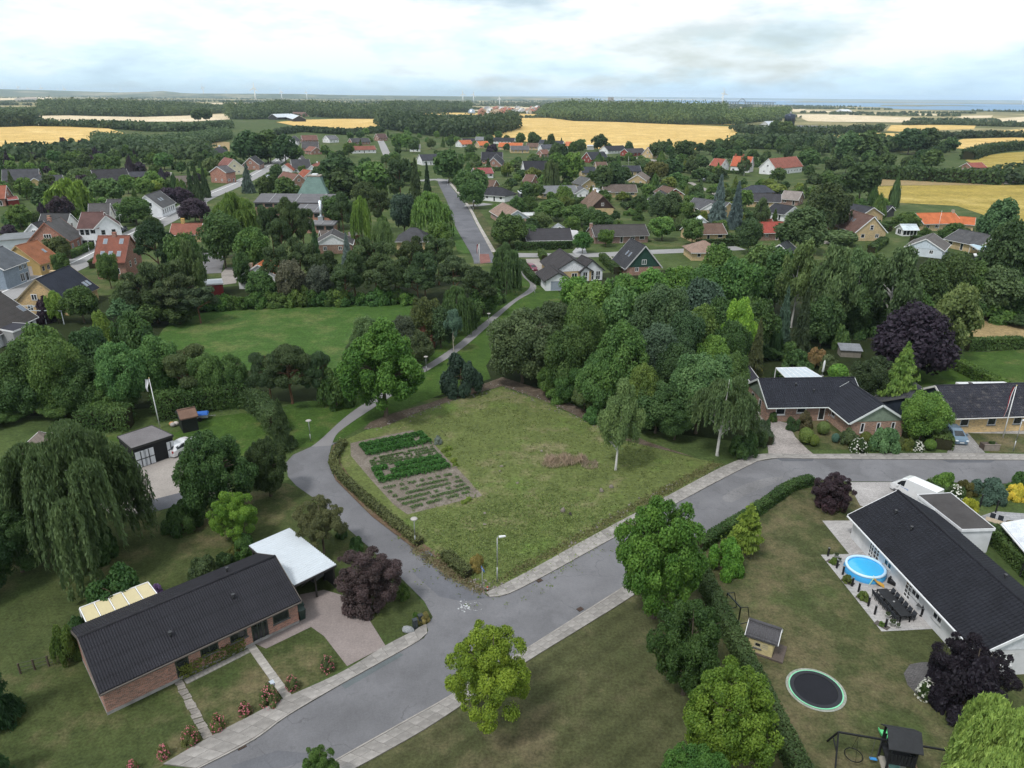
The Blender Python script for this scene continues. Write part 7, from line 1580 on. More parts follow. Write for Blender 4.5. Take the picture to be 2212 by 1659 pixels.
def boulder(name,label,px,s,col,cat='stone',group=None,seed=0):
 rs = np.random.RandomState(seed); bm = bmesh.new(); bmesh.ops.create_icosphere(bm,subdivisions=2,radius=1.0)
 for v in bm.verts: v.co *= 1 + 0.22*math.sin(3*v.co.x+seed)*math.cos(2.3*v.co.y+seed*2) + rs.uniform(-.08,.08); v.co.z = max(v.co.z,-.5)
 me = bpy.data.meshes.new(name); bm.to_mesh(me); bm.free(); o = mobj(name,me,M_STONE,None,col,loc=P(*px)+Vector((0,0,s[2]*.4)),rz=seed,scale=s); return tag(o,label,cat,group)
boulder('boulder','grey boulder beside the two cable cabinets',(881,1363),(.55,.32,.32),(0.26,0.27,0.28),seed=3)
T('shrub','dry weeds behind the cable cabinets','bush',912,1322,16,(0.130,0.120,0.048),base=(914,1342),cat='shrub')
T('shrub','small green weed beside the cable cabinets','bush',898,1322,8,(0.070,0.120,0.030),base=(899,1338),cat='shrub')
T('shrub','green shrub at the lane beside the purple tree','bush',872,1262,17,(0.060,0.095,0.026),base=(870,1290),cat='shrub')
T('shrub','dark shrub on the verge behind the purple tree','bush',768,1160,20,(0.042,0.075,0.026),base=(768,1190),cat='shrub')
T('shrub','small shrub at the lane near the ochre maple','bush',735,1140,14,(0.040,0.070,0.024),base=(738,1160),cat='shrub')
def mailbox():
 b = P(590,1505); e = thing('mailbox','silver mailbox standing among the pink roses','mailbox',b,R(40)); MB().box(-.04,.04,-.04,.04,0,1.0).build('post',M_GALV,e,(0.3,0.3,0.3))
 m = MB(); m.prism([(-.22,-.16,1.0),(.22,-.16,1.0),(.22,.16,1.0),(-.22,.16,1.0)],[(-.22,-.16,1.28),(.22,-.16,1.28),(.22,.16,1.36),(-.22,.16,1.36)]); m.build('box',M_METAL,e,(0.55,0.60,0.65))
mailbox()
def bins():
 for i,(x,y) in enumerate(((649,1325),(652,1336))):
  e = thing('wheelie_bin',('rear' if i == 0 else 'front') + ' dark green wheelie bin at the brick bungalow corner','bin',P(x,y),R(40),'wheelie bins at the bungalow')
  MB().prism([(-.22,-.25,.06),(.22,-.25,.06),(.22,.25,.06),(-.22,.25,.06)],[(-.28,-.32,.95),(.28,-.32,.95),(.28,.32,.95),(-.28,.32,.95)]).build('body',M_PLASTIC,e,(0.014,0.032,0.026)); MB().box(-.30,.30,-.35,.35,.952,1.03).build('lid',M_PLASTIC,e,(0.016,0.036,0.03))
  for s in (-1,1): MB().tube([(s*.2,.30,.1),(s*.27,.30,.1)],.1,10).build('wheel',M_RUBBER,e,(0.02,0.02,0.02))
bins()
for i,(lb,x,y) in enumerate((('drain grate at the kerb below the rose lawn',522,1614),('drain grate at the kerb of the mown lawn',1253,1317),('rusty drain grate beside the lot pavement',1165,1255),('drain grate at the bend by the clipped hedge',1705,1046))):
 e = thing('drain_grate',lb,'drain',P(x,y)+Vector((0,0,.05)),R(38),'drain grates'); f = MB().box(-.28,.28,-.22,.22,0,.012); f.build('frame',M_METAL,e,(0.06,0.05,0.045))
 for k in range(5): MB().box(-.22+k*.1,-.17+k*.1,-.18,.18,.014,.03).build('bar',M_METAL,e,(0.16,0.10,0.075))
def splash():
 rs = random.Random(8); m = MB()
 def blob(cx,cy,r,k=9):
  a0 = rs.uniform(0,6); m.face([(cx+r*rs.uniform(.5,1.2)*math.cos(a0+6.283*i/k),cy+r*rs.uniform(.5,1.2)*math.sin(a0+6.283*i/k),0) for i in range(k)])
 for i in range(26): blob(rs.gauss(-.6,.3),rs.gauss(0,.3),rs.uniform(.03,.11))
 for i in range(26): a = i/26*5.2+.6; blob(.35+.62*math.cos(a)+rs.gauss(0,.05),.1+.5*math.sin(a)+rs.gauss(0,.05),rs.uniform(.02,.045))
 c = P(1018,1313); tag(m.build('paint_splash',M_PAINT,None,(0.42,0.43,0.44),loc=(c.x,c.y,0.058)),'white paint splash on the asphalt at the junction','paint mark')
splash()
# ------------------------------------------------------------------ vehicles
def car(name,label,loc,rz,color,L=4.5,W=1.78,Hh=1.48,kind='estate',group=None,cat='car',detail=True):
 e = thing(name,label,cat,loc,rz,group)
 if kind == 'van':   # x forward; (x, z belt, z roof, half width)
  st = [(-L/2,.95,1.95,.86),(-L/2+.1,1.0,2.0,.90),(L/2-1.7,1.05,2.0,.92),(L/2-1.15,1.08,1.86,.92),(L/2-.55,1.05,1.16,.90),(L/2-.2,.88,.92,.86),(L/2,.62,.64,.72)]
  glass = (L/2-1.75,L/2-.6)
 else:
  st = [(-L/2,.60,.66,.74),(-L/2+.12,.92,1.02,.84),(-L/2+.5,.96,Hh-.08,.88),(-L/2+1.2,.96,Hh,.89),(.1,.95,Hh,.89),(.75,.93,Hh-.12,.89),(1.45,.90,.96,.88),(L/2-.2,.74,.78,.82),(L/2,.55,.58,.66)]
  glass = (-L/2+.45,1.4)
 secs = []
 for x,zb,zr,w in st:
  k = W/1.78; tw = w*k*(0.74 if zr-zb > .25 else 0.9)
  secs.append([(x,-w*k*.96,.22),(x,-w*k,.5),(x,-w*k*.985,zb),(x,-tw,zr-.03),(x,-tw*.75,zr),(x,tw*.75,zr),(x,tw,zr-.03),(x,w*k*.985,zb),(x,w*k,.5),(x,w*k*.96,.22)])
 m = MB()
 for a,b in zip(secs,secs[1:]):
  for i in range(len(a)-1): m.face([a[i],b[i],b[i+1],a[i+1]],True)
  m.face([a[-1],b[-1],b[0],a[0]])
 m.face(secs[0]); m.face(secs[-1][::-1]); m.build('body',M_CARPAINT,e,color)
 def lerp_sec(x):
  for a,b in zip(secs,secs[1:]):
   if a[0][0] <= x <= b[0][0]:
    t = (x-a[0][0])/max(b[0][0]-a[0][0],1e-6); return [tuple(p+(q-p)*t for p,q in zip(u,v)) for u,v in zip(a,b)]
  return secs[-1]
 off = lambda p,s: (p[0],p[1]+s*.012,p[2])
 def side_glass(x0,x1,lo=.08,hi=.86):
  for s,(i,j) in ((-1,(2,3)),(1,(7,6))):
   A,B = lerp_sec(x0),lerp_sec(x1); mix = lambda S,t: tuple(p+(q-p)*t for p,q in zip(S[i],S[j]))
   f = [off(mix(A,lo),s),off(mix(B,lo),s),off(mix(B,hi),s),off(mix(A,hi),s)]; MB().__class__(); g = MB(); g.face(f if s < 0 else f[::-1]); g.build('side_window',M_GLASS,e)
 if kind == 'van': side_glass(L/2-1.62,L/2-.85)
 else: side_glass(-L/2+.55,-.55); side_glass(-.45,.95)
 # windscreen
 iw = [i for i,s in enumerate(st) if s[0] > 0 and s[2]-s[1] > .08]; a,b = (secs[3],secs[4]) if kind == 'van' else (secs[5],secs[6])
 g = MB(); lift = lambda p: (p[0]+.01,p[1],p[2]+.016); g.face([lift(a[4]),lift(b[4]),lift(b[5]),lift(a[5])]); g.build('windscreen',M_GLASS,e)
 if kind != 'van':
  A,B = secs[1],secs[2]; g = MB(); g.face([(B[4][0]-.03,B[4][1],B[4][2]+.005),(B[5][0]-.03,B[5][1],B[5][2]+.005),(A[5][0]-.02,A[5][1],A[5][2]+.08),(A[4][0]-.02,A[4][1],A[4][2]+.08)]); g.build('rear_window',M_GLASS,e)
 for sx in (-L/2+.85,L/2-.9):
  for s in (-1,1):
   w = MB().tube([(sx,s*(W/2-.2),.32),(sx,s*(W/2+.005),.32)],.32,16).build('wheel',M_RUBBER,e,(0.014,0.014,0.014)); MB().tube([(sx,s*(W/2+.004),.32),(sx,s*(W/2+.015),.32)],.2,12).build('rim',M_METAL,w,(0.4,0.4,0.42))
 for s in (-1,1):
  MB().box(L/2-.16,L/2-.02,s*.62-.16,s*.62+.16,.58,.70).build('headlight',M_PLASTIC,e,(0.7,0.72,0.74)); MB().box(-L/2-.02,-L/2+.06,s*.66-.1,s*.66+.1,.7,.95).build('tail_light',M_PLASTIC,e,(0.3,0.02,0.02))
  if detail: MB().box(.95 if kind != 'van' else L/2-1.05,1.15 if kind != 'van' else L/2-.85,s*(W/2+.02),s*(W/2+.18),.93,1.08).build('wing_mirror',M_CARPAINT,e,color)
 if detail: MB().box(L/2-.01,L/2+.02,-.26,.26,.36,.47).build('number_plate',M_PLASTIC,e,(0.7,0.7,0.7))
 return e
def heading(a,b):
 p,q = P(*a),P(*b); return math.atan2(q.y-p.y,q.x-p.x)
car('estate_car','grey-blue estate car parked on the drive of the yellow brick house',P(2059,946),heading((2043,930),(2076,962)),(0.13,0.19,0.25),L=4.5)
def van():
 a,c = P(1953,1058),P(2022,1090); rz = math.atan2(a.y-c.y,a.x-c.x); ctr = P(1975,1073)
 v = car('delivery_van','white delivery van parked between the drive and the flat-roofed garage',ctr,rz,(0.80,0.81,0.82),L=4.9,W=1.9,kind='van',cat='van')
 m = MB()
 for r_,ws in enumerate(((.35,.5),(.2,.3,.28),(.55,))):
  x = 1.2
  for w in ws: m.box(x-w,x,.966,.970,1.00-.10*r_-.06,1.00-.10*r_); x -= w+.06
 m.build('lettering',M_PAINT,v,(0.05,0.16,0.42))
van()
FARCARS = [('dark car parked in front of the white villa',(264,500),(257,503),(0.03,0.035,0.05)),('silver car parked at the village street',(336,464),(331,467),(0.45,0.47,0.5)),('silver car under the spreading tree at the street verge',(1098,512),(1090,512),(0.42,0.44,0.46)),('white car on the upper street',(819,308),(818,304),(0.75,0.75,0.75)),
     ('white car behind the feathery tree at the gravel yard',(400,972),(412,966),(0.75,0.75,0.77)),('white van beside the green path',(1518,391),(1524,391),(0.75,0.75,0.75)),('pale car beside the thatch-brown house',(582,384),(590,383),(0.5,0.55,0.6)),('dark car beside the small outbuilding at the field',(1922,451),(1927,452),(0.04,0.04,0.045)),('white car in front of the white garage at the footpath',(1176,568),(1182,574),(0.5,0.1,0.15))]
for lb,p,q,c in FARCARS[:8] + [('wine red parked car on the gravel in front of the white garage',(1148,583),(1158,588),(0.18,0.04,0.07))]: car('parked_car',lb,P(*p),heading(p,q),c,detail=False,group='parked cars')
def boat():
 p = P(1246,526); e = thing('motor_boat','white motor boat on a trailer beside the brick bungalow with white verges','boat',p,R(100))
 L = 5.2; secs = []
 for t in np.linspace(0,1,9):
  w = .95*(1-t**3.2)+.03; secs.append([(-L/2+L*t,-w,1.25+.25*t),(-L/2+L*t,-w*.85,.85+.1*t),(-L/2+L*t,0,.55+.35*t*t),(-L/2+L*t,w*.85,.85+.1*t),(-L/2+L*t,w,1.25+.25*t)])
 m = MB()
 for a,b in zip(secs,secs[1:]):
  for i in range(4): m.face([a[i],b[i],b[i+1],a[i+1]],True)
  m.face([(*a[0][:2],a[0][2]-.08),(*a[4][:2],a[4][2]-.08),(*b[4][:2],b[4][2]-.08),(*b[0][:2],b[0][2]-.08)])
 m.face(secs[0]); m.build('hull',M_PLASTIC,e,(0.75,0.76,0.78)); MB().prism([(-.4,-.6,1.25),(1.2,-.5,1.35),(1.2,.5,1.35),(-.4,.6,1.25)],[(-.2,-.5,1.85),(.5,-.45,1.85),(.5,.45,1.85),(-.2,.5,1.85)]).build('cabin',M_PLASTIC,e,(0.6,0.63,0.66)); MB().box(-L/2-.3,-L/2,-.2,.2,.7,1.5).build('outboard_motor',M_PLASTIC,e,(0.05,0.05,0.06))
 MB().bar((-2,-.7,.45),(2.2,-.7,.45),.1).bar((-2,.7,.45),(2.2,.7,.45),.1).bar((2.2,0,.45),(3.6,0,.45),.1).bar((2.2,-.7,.45),(2.2,.7,.45),.1).build('trailer_frame',M_GALV,e,(0.4,0.4,0.4))
 for s in (-1,1): MB().tube([(-.6,s*.85,.3),(-.6,s*1.05,.3)],.3,12).build('wheel',M_RUBBER,e,(.02,.02,.02))
boat()
def blue_trailer():
 e = thing('covered_trailer','small trailer with blue tarpaulin beside the black shed','trailer',P(434,906),R(15)); MB().box(-1.0,1.0,-.6,.6,.4,.8).build('box',M_GALV,e,(0.4,0.42,0.44))
 MB().prism([(-1.04,-.64,.802),(1.04,-.64,.802),(1.04,.64,.802),(-1.04,.64,.802)],[(-.9,-.5,.98),(.9,-.5,.98),(.9,.5,.98),(-.9,.5,.98)]).build('tarpaulin',M_FABRIC,e,(0.04,0.13,0.42))
 for s in (-1,1): MB().tube([(0,s*.66,.28),(0,s*.8,.28)],.28,12).build('wheel',M_RUBBER,e,(.02,.02,.02))
 MB().bar((1,0,.42),(1.9,0,.42),.07).build('drawbar',M_GALV,e,(.4,.4,.4))
 b = thing('sack_pile','orange and white sacks piled beside the black shed','sacks',P(372,920))
 for i,(dx,dy,c) in enumerate(((0,0,(0.42,0.22,0.10)),(.5,.1,(0.55,0.50,0.45)),(.25,-.25,(0.35,0.33,0.31)))):
  bm = bmesh.new(); bmesh.ops.create_icosphere(bm,subdivisions=2,radius=.38); me = bpy.data.meshes.new('sack'); bm.to_mesh(me); bm.free(); mobj('sack',me,M_FABRIC,b,c,loc=(dx,dy,.3),scale=(1,.8,.8))
blue_trailer()
# ------------------------------------------------------------------ pool terrace
def pool():
 c = P(1867,1237); r = 1.62; e = thing('paddling_pool','round blue inflatable pool with pale rim on the terrace','pool',c)
 MB().lathe([(r*1.10,0.05),(r*1.12,.3),(r*1.04,.6)],40,close=False).build('wall',M_PLASTIC,e,(0.055,0.36,0.72))
 m = MB(); pts = [(r*math.cos(2*math.pi*i/40),r*math.sin(2*math.pi*i/40),.66) for i in range(41)]; m.tube(pts,.13,10,cap=False); m.build('rim',M_PLASTIC,e,(0.48,0.66,0.82))
 me = MB(); me.face([(r*.99*math.cos(2*math.pi*i/40),r*.99*math.sin(2*math.pi*i/40),.56) for i in range(40)])
 mt,nt,b,_ = newmat('pool_water'); b.inputs['Base Color'].default_value = (0.055,0.40,0.72,1); b.inputs['Roughness'].default_value = 0.08; bump(nt,b,noise(nt,objvec(nt),3.0,3),0.15,0.05); me.build('water',mt,e)
 l = thing('pool_slide','small yellow and mint green pool slide leaning on the blue pool','toy slide',P(1884,1262),R(-25));
 for s in (-1,1): MB().bar((-.25,s*.24,0),(0,s*.2,.78),.07).build('side_rail',M_PLASTIC,l,(0.45,0.65,0.45))
 for k in range(3): MB().bar((-.25+.25*(k+.6)/3.4,-.22,.78*(k+.6)/3.4),(-.25+.25*(k+.6)/3.4,.22,.78*(k+.6)/3.4),.09,.05).build('step',M_PLASTIC,l,(0.42,0.62,0.46))
 MB().prism([(0,-.22,.7),(.35,-.22,.35),(.35,.22,.35),(0,.22,.7)],[(0,-.22,.78),(.35,-.22,.42),(.35,.22,.42),(0,.22,.78)]).prism([(.35,-.22,.35),(.95,-.22,.05),(.95,.22,.05),(.35,.22,.35)],[(.35,-.22,.42),(.95,-.22,.12),(.95,.22,.12),(.35,.22,.42)]).build('chute',M_PLASTIC,l,(0.62,0.34,0.05))
 h = MB(); a,b2 = P(1900,1243),P(1932,1250); q = P(1938,1262)
 h.tube([Vector((p.x,p.y,.1)) for p in smooth_line([a,(a+b2)/2+Vector((0,.15,0)),b2,q],5)],.04,8); tag(h.build('pool_hose',M_PLASTIC,None,(0.45,0.47,0.5)),'grey filter hose running from the blue pool to the wall','hose')
pool()
def dining():
 a,b = P(1907,1274,.74),P(1956,1328,.74); c = (a+b)/2; c.z = 0; rz = math.atan2(b.y-a.y,b.x-a.x)
 e = thing('garden_table','long black garden table set with twelve chairs on the terrace','table',c,rz); L = (b-a).length+.3; W = .95
 for i in range(3): MB().box(-L/2+L*i/3+.004,-L/2+L*(i+1)/3-.004,-W/2,W/2,.70,.745).build('table_top',M_WOOD,e,(0.022,0.023,0.026))
 for sx in (-L/2+.06,L/2-.06,-L/6,L/6):
  for sy in (-W/2+.06,W/2-.06): MB().box(sx-.04,sx+.04,sy-.04,sy+.04,0,.70).build('leg',M_METAL,e,(0.03,0.03,0.033))
 MB().lathe([(.05,.746),(.09,.76),(.09,.80),(.04,.84)],10).build('bowl',M_PLASTIC,e,(0.3,0.3,0.3))
 proto = None; k = 0
 for sy in (-1,1):
  for i in range(6):
   x = -L/2 + L*(i+.5)/6; off = Vector((x*math.cos(rz)-sy*.62*math.sin(rz),x*math.sin(rz)+sy*.62*math.cos(rz),0))
   lb = f'black garden chair {("first", "second", "third", "fourth", "fifth", "sixth")[i]} from the pool on the {"lawn" if sy < 0 else "house"} side of the table'
   if proto is None:
    proto = thing('garden_chair',lb,'chair',c+off,rz,'chairs around the long garden table')
    MB().box(-.24,.24,-.24,.24,.40,.45).build('seat',M_FABRIC,proto,(0.028,0.029,0.032)); MB().prism([(-.24,-.25,.45),(.24,-.25,.45),(.24,-.21,.45),(-.24,-.21,.45)],[(-.22,-.36,.88),(.22,-.36,.88),(.22,-.32,.88),(-.22,-.32,.88)]).build('backrest',M_FABRIC,proto,(0.040,0.044,0.052))
    for sx in (-.2,.2):
     for s2 in (-.2,.2): MB().bar((sx,s2,0),(sx,s2,.40),.035).build('leg',M_METAL,proto,(0.03,0.03,0.03))
     MB().bar((sx*1.15,-.25,.64),(sx*1.15,.2,.64),.04).build('armrest',M_METAL,proto,(0.03,0.03,0.03))
    o = proto
   else:
    o = copy_tree(proto); o.location = c+off; o['label'] = lb
   o.rotation_euler = (0,0,rz + (0 if sy < 0 else math.pi))
dining()
def terrace_things():
 rz = R(-55)
 e = thing('rattan_sofa','black rattan garden sofa against the white wall','sofa',P(1943,1268),R(-52)); MB().box(-.8,.8,-.4,.35,.12,.36).build('base',M_FABRIC,e,(0.02,0.02,0.022)); MB().box(-.8,.8,.352,.5,.12,.85).build('backrest',M_FABRIC,e,(0.022,0.022,0.024))
 for s in (-1,1): MB().box(s*.87-.068,s*.87+.068,-.4,.5,.1,.62).build('armrest',M_FABRIC,e,(0.022,0.022,0.024)); MB().box(s*.4-.36,s*.4+.36,-.38,.33,.364,.46).build('seat_cushion',M_FABRIC,e,(0.035,0.036,0.04))
 e = thing('gas_grill','black gas grill with side table beside the white wall','grill',P(1999,1334),R(-52)); MB().box(-.35,.35,-.25,.25,.25,.85).build('cabinet',M_METAL,e,(0.05,0.05,0.055)); MB().prism([(-.38,-.28,.852),(.38,-.28,.852),(.38,.28,.852),(-.38,.28,.852)],[(-.36,-.12,1.12),(.36,-.12,1.12),(.36,.22,1.16),(-.36,.22,1.16)]).build('lid',M_METAL,e,(0.03,0.03,0.035))
 for s in (-1,1): MB().box(s*.62-.22,s*.62+.22,-.24,.24,.82,.86).build('side_shelf',M_METAL,e,(0.2,0.2,0.2)); MB().tube([(s*.3,-.28,.1),(s*.3,-.22,.1)],.1,10).build('wheel',M_RUBBER,e,(.02,.02,.02)); MB().box(s*.3-.03,s*.3+.03,-.2,.2,.1,.25).build('leg',M_METAL,e,(.05,.05,.05))
 MB().tube([(-.3,-.32,.92),(.3,-.32,.92)],.02,6).build('handle',M_METAL,e,(0.5,0.5,0.5))
 e = thing('gas_bottle','orange gas bottle beside the gas grill','gas bottle',P(2012,1345)); MB().lathe([(.13,0),(.15,.06),(.15,.42),(.08,.5)],14).build('bottle',M_PAINT,e,(0.62,0.25,0.02)); MB().lathe([(.09,.5),(.09,.6)],10,close=False).build('collar',M_PAINT,e,(0.55,0.22,0.02))
 for lb,p in (('tall black planter beside the terrace door',(1884,1204)),('tall black planter between pool and door',(1906,1230))):
  e = thing('tall_planter',lb,'planter',P(*p),0,'tall black planters'); MB().lathe([(.15,0),(.21,.72),(.19,.72),(.18,.66)],16).build('pot',M_PLASTIC,e,(0.02,0.02,0.022)); mobj('foliage',crown('bush',0,0),M_LEAF,e,(0.10,0.06,0.05),loc=(0,0,.64),scale=(.26,.26,.4))
 for i,(lb,p,s) in enumerate((('white stone urn at the left terrace corner',(1806,1205),1.0),('small white pot beside the stone urn',(1813,1214),.8),('white stone bowl at the lower terrace end',(1917,1334),1.0),('large white pot with plant at the lower terrace end',(1927,1352),1.15),('small white pot with plant at the lower terrace end',(1939,1356),.8))):
  e = thing('white_pot',lb,'pot',P(*p),0,'white pots on the terrace'); MB().lathe([(.14*s,0),(.24*s,.34*s),(.26*s,.36*s),(.20*s,.34*s)],16).build('pot',M_PLASTER,e,(0.55,0.55,0.53)); mobj('foliage',crown('bush',1,0),M_LEAF,e,(0.09,0.12,0.06),loc=(0,0,.28*s),scale=(.24*s,.24*s,.34*s))
 posts = [(1788,1202,'first'),(1807,1228,'second'),(1820,1242,'third'),(1840,1267,'fourth'),(1854,1279,'fifth'),(1875,1310,'sixth'),(1889,1328,'seventh'),(1912,1356,'eighth')]
 for x,y,w in posts:
  e = thing('terrace_post',f'{w} black post along the terrace edge counted from the far corner','post',P(x,y),R(-50),'black posts along the terrace edge'); MB().box(-.07,.07,-.07,.07,0,.92).build('shaft',M_WOOD,e,(0.016,0.016,0.018)); MB().box(-.08,.08,-.08,.08,.922,.96).build('cap',M_METAL,e,(0.25,0.25,0.26))
 for i,(lb,x,y,s,c) in enumerate((('green perennials behind the first terrace post',1799,1217,0.7,(0.080,0.115,0.030)),('pink-tipped rose between pool and lawn',1831,1258,0.85,(0.110,0.125,0.040)),('green rose beside the long table end',1864,1295,0.9,(0.100,0.130,0.040)),('low green plant at the eighth terrace post',1905,1352,0.45,(0.075,0.110,0.030)))):
  b = P(x,y); tree('terrace_plant',lb,'bush',b,s*1.0,s*.6,c,cat='plant',group='plants in the terrace beds')
  m = MB().box(-.55,.55,-.3,.3,0,.02); o = m.build('planting_bed',M_STONE,None,(0.10,0.088,0.08),loc=(b.x,b.y,.05),rz=R(-52)); o['kind'] = 'structure'
terrace_things()
# ------------------------------------------------------------------ play things on the lawn
def trampoline():
 c = P(1762,1490); e = thing('trampoline','round black sunken trampoline with mint green rim on the lawn','trampoline',c); n = 48
 def ring(r0,r1,z0,z1,nm,mat,col):
  MB().lathe([(r0,z0),(r1,z1)],n,close=False).build(nm,mat,e,col)
 ring(2.08,1.90,.05,.055,'paving_ring',M_STONE,(0.30,0.31,0.27)); ring(1.89,1.80,.075,.085,'edge_tape',M_FABRIC,(0.22,0.58,0.36)); ring(1.795,1.52,.085,.10,'safety_pad',M_FABRIC,(0.035,0.037,0.044))
 m = MB(); m.face([(1.515*math.cos(2*math.pi*i/n),1.515*math.sin(2*math.pi*i/n),.07) for i in range(n)]); m.build('jump_mat',M_FABRIC,e,(0.018,0.019,0.024))
trampoline()
def playhouse():
 a,b = P(1618,1341,2.15),P(1688,1364,2.15); d = (b-a); rz = math.atan2(d.y,d.x)
 e = house('playhouse','yellow timber playhouse with grey sheet roof on the lawn',(a.x,a.y),(b.x,b.y),2.2,1.7,1.5,(0.085,0.083,0.090),(0.56,0.47,0.25),'wood','eternit',trim=(0.62,0.62,0.62),ov=.12,gov=.30,geo='corr',world=True,cat='playhouse',gutter=False,frame=(0.45,0.40,0.26),win=[('F',.38,.55,.5,.62,1,1),('F',.68,.45,.5,.62,2,2,'panel')])
 L = d.length; MB().box(-L/2,L/2+.55,-1.0,1.0,0,.13).build('deck',M_WOOD,e,(0.10,0.08,0.07))
 for k in range(7): MB().box(L/2-.25+.11*k,L/2-.16+.11*k,-1.0,1.0,.132,.155).build('deck_board',M_WOOD,e,(0.115,0.092,0.08))
playhouse()
def swing():
 a,b = P(1568,1320),P(1597,1342); rz = math.atan2(P(1590,1352).y-P(1567,1318).y,P(1590,1352).x-P(1567,1318).x)
 p0,p1 = P(1566,1318),P(1594,1350); c = (p0+p1)/2; L = (p1-p0).length; rz = math.atan2(p1.y-p0.y,p1.x-p0.x)
 e = thing('goal_frame','dark metal goal frame beside the clipped hedge','goal',c,rz); h = 1.75
 MB().bar((-L/2,0,h),(L/2,0,h),.08).build('crossbar',M_METAL,e,(0.025,0.035,0.04))
 for s in (-1,1): MB().bar((s*L/2,0,0),(s*L/2,0,h),.08).build('post',M_METAL,e,(0.02,0.02,0.025)); MB().bar((s*L/2,0,h),(s*L/2,.7,h-.1),.05).bar((s*L/2,.7,h-.1),(s*L/2,1.1,.05),.05).bar((s*L/2,0,.05),(s*L/2,1.1,.05),.05).build('stay',M_METAL,e,(0.03,0.035,0.04))
 bp = P(1577,1333); bm = bmesh.new(); bmesh.ops.create_uvsphere(bm,u_segments=14,v_segments=9,radius=.13); me = bpy.data.meshes.new('football'); bm.to_mesh(me); bm.free(); me.polygons.foreach_set('use_smooth',[True]*len(me.polygons)); me.update()
 f = thing('football','white football lying at the goal frame','ball',bp); mobj('ball',me,M_PLASTIC,f,(0.75,0.75,0.75),loc=(0,0,.14)); MB().lathe([(.131,.135),(.131,.15)],12,close=False).build('seam',M_PLASTIC,f,(0.05,0.05,0.05))
swing()
def play_tower():
 BK = (0.016,0.017,0.019); c = P(1930,1660); rz = R(-12); e = thing('play_tower','black timber play tower with swing beams at the bottom edge','play tower',c,rz)
 for sx in (-.75,.75):
  for sy in (-.75,.75): MB().box(sx-.06,sx+.06,sy-.06,sy+.06,0,2.6).build('post',M_WOOD,e,BK)
 MB().box(-.8,.8,-.8,.8,1.15,1.25).build('platform',M_WOOD,e,BK)
 for sy in (-.8,.8):
  for k in range(7): MB().box(-.66+.2*k,-.54+.2*k,sy-.02,sy+.02,1.252,2.0).build('railing_board',M_WOOD,e,BK)
 for k in range(7): MB().box(.79,.83,-.66+.2*k,-.54+.2*k,1.252,2.0).build('railing_board',M_WOOD,e,BK)
 r = MB()
 for s in (-1,1): r.prism([(-1.0,0,3.28),(1.0,0,3.28),(1.0,s*1.0,2.5),(-1.0,s*1.0,2.5)][::s],[(-1.0,0,3.34),(1.0,0,3.34),(1.0,s*1.0,2.56),(-1.0,s*1.0,2.56)][::s])
 r.build('roof',M_WOOD,e,(0.030,0.032,0.036))
 for s,L in ((-1,2.9),(1,2.6)):
  MB().bar((s*.8,0,2.25),(s*(.8+L),0,2.25),.10).build('swing_beam',M_WOOD,e,BK)
  for t in (-1,1): MB().bar((s*(.8+L),0,2.25),(s*(.9+L),t*1.3,0),.09).build('beam_leg',M_WOOD,e,BK)
  MB().bar((s*(.85+L),-.6,1.2),(s*(.85+L),.6,1.2),.07).build('beam_tie',M_WOOD,e,BK)
 m = MB(); m.tube([(-2.5+.55*math.cos(6.2832*i/24),.55*math.sin(6.2832*i/24),.55) for i in range(25)],.035,6,cap=False); m.bar((-2.5,.55,.55),(-2.5,0,2.2),.015).bar((-2.5,-.55,.55),(-2.5,0,2.2),.015); m.build('nest_swing',M_METAL,e,(0.02,0.02,0.02))
 MB().box(-1.52,-1.08,-.1,.1,.5,.54).build('swing_seat',M_PLASTIC,e,(0.03,0.22,0.52)); MB().bar((-1.48,0,.54),(-1.48,0,2.2),.02).bar((-1.12,0,.54),(-1.12,0,2.2),.02).build('swing_rope',M_FABRIC,e,(0.1,0.1,0.1))
 s = MB(); prof = [(.85,1.25),(1.5,.85),(2.2,.38),(2.9,.2)]
 for (y0,z0),(y1,z1) in zip(prof,prof[1:]):
  s.prism([(-.25,y0,z0),(.25,y0,z0),(.25,y1,z1),(-.25,y1,z1)],[(-.25,y0,z0+.04),(.25,y0,z0+.04),(.25,y1,z1+.04),(-.25,y1,z1+.04)])
  for t in (-.27,.27): s.bar((t,y0,z0+.09),(t,y1,z1+.09),.04,.16)
 s.build('slide',M_PLASTIC,e,(0.10,0.55,0.20)); MB().box(-.78,.78,-.78,.78,0,.1).build('sand_box',M_WOOD,e,(0.30,0.28,0.24)); MB().lathe([(.3,.1),(.34,.3),(.3,.3),(.28,.16)],16).build('sand_tub',M_PLASTIC,e,(0.20,0.45,0.40))
 for k in range(4): MB().bar((.85+.12*(4-k),-.3,.28*(k+1)),(.85+.12*(4-k),.3,.28*(k+1)),.08).build('ladder_rung',M_WOOD,e,(0.25,0.18,0.12))
play_tower()
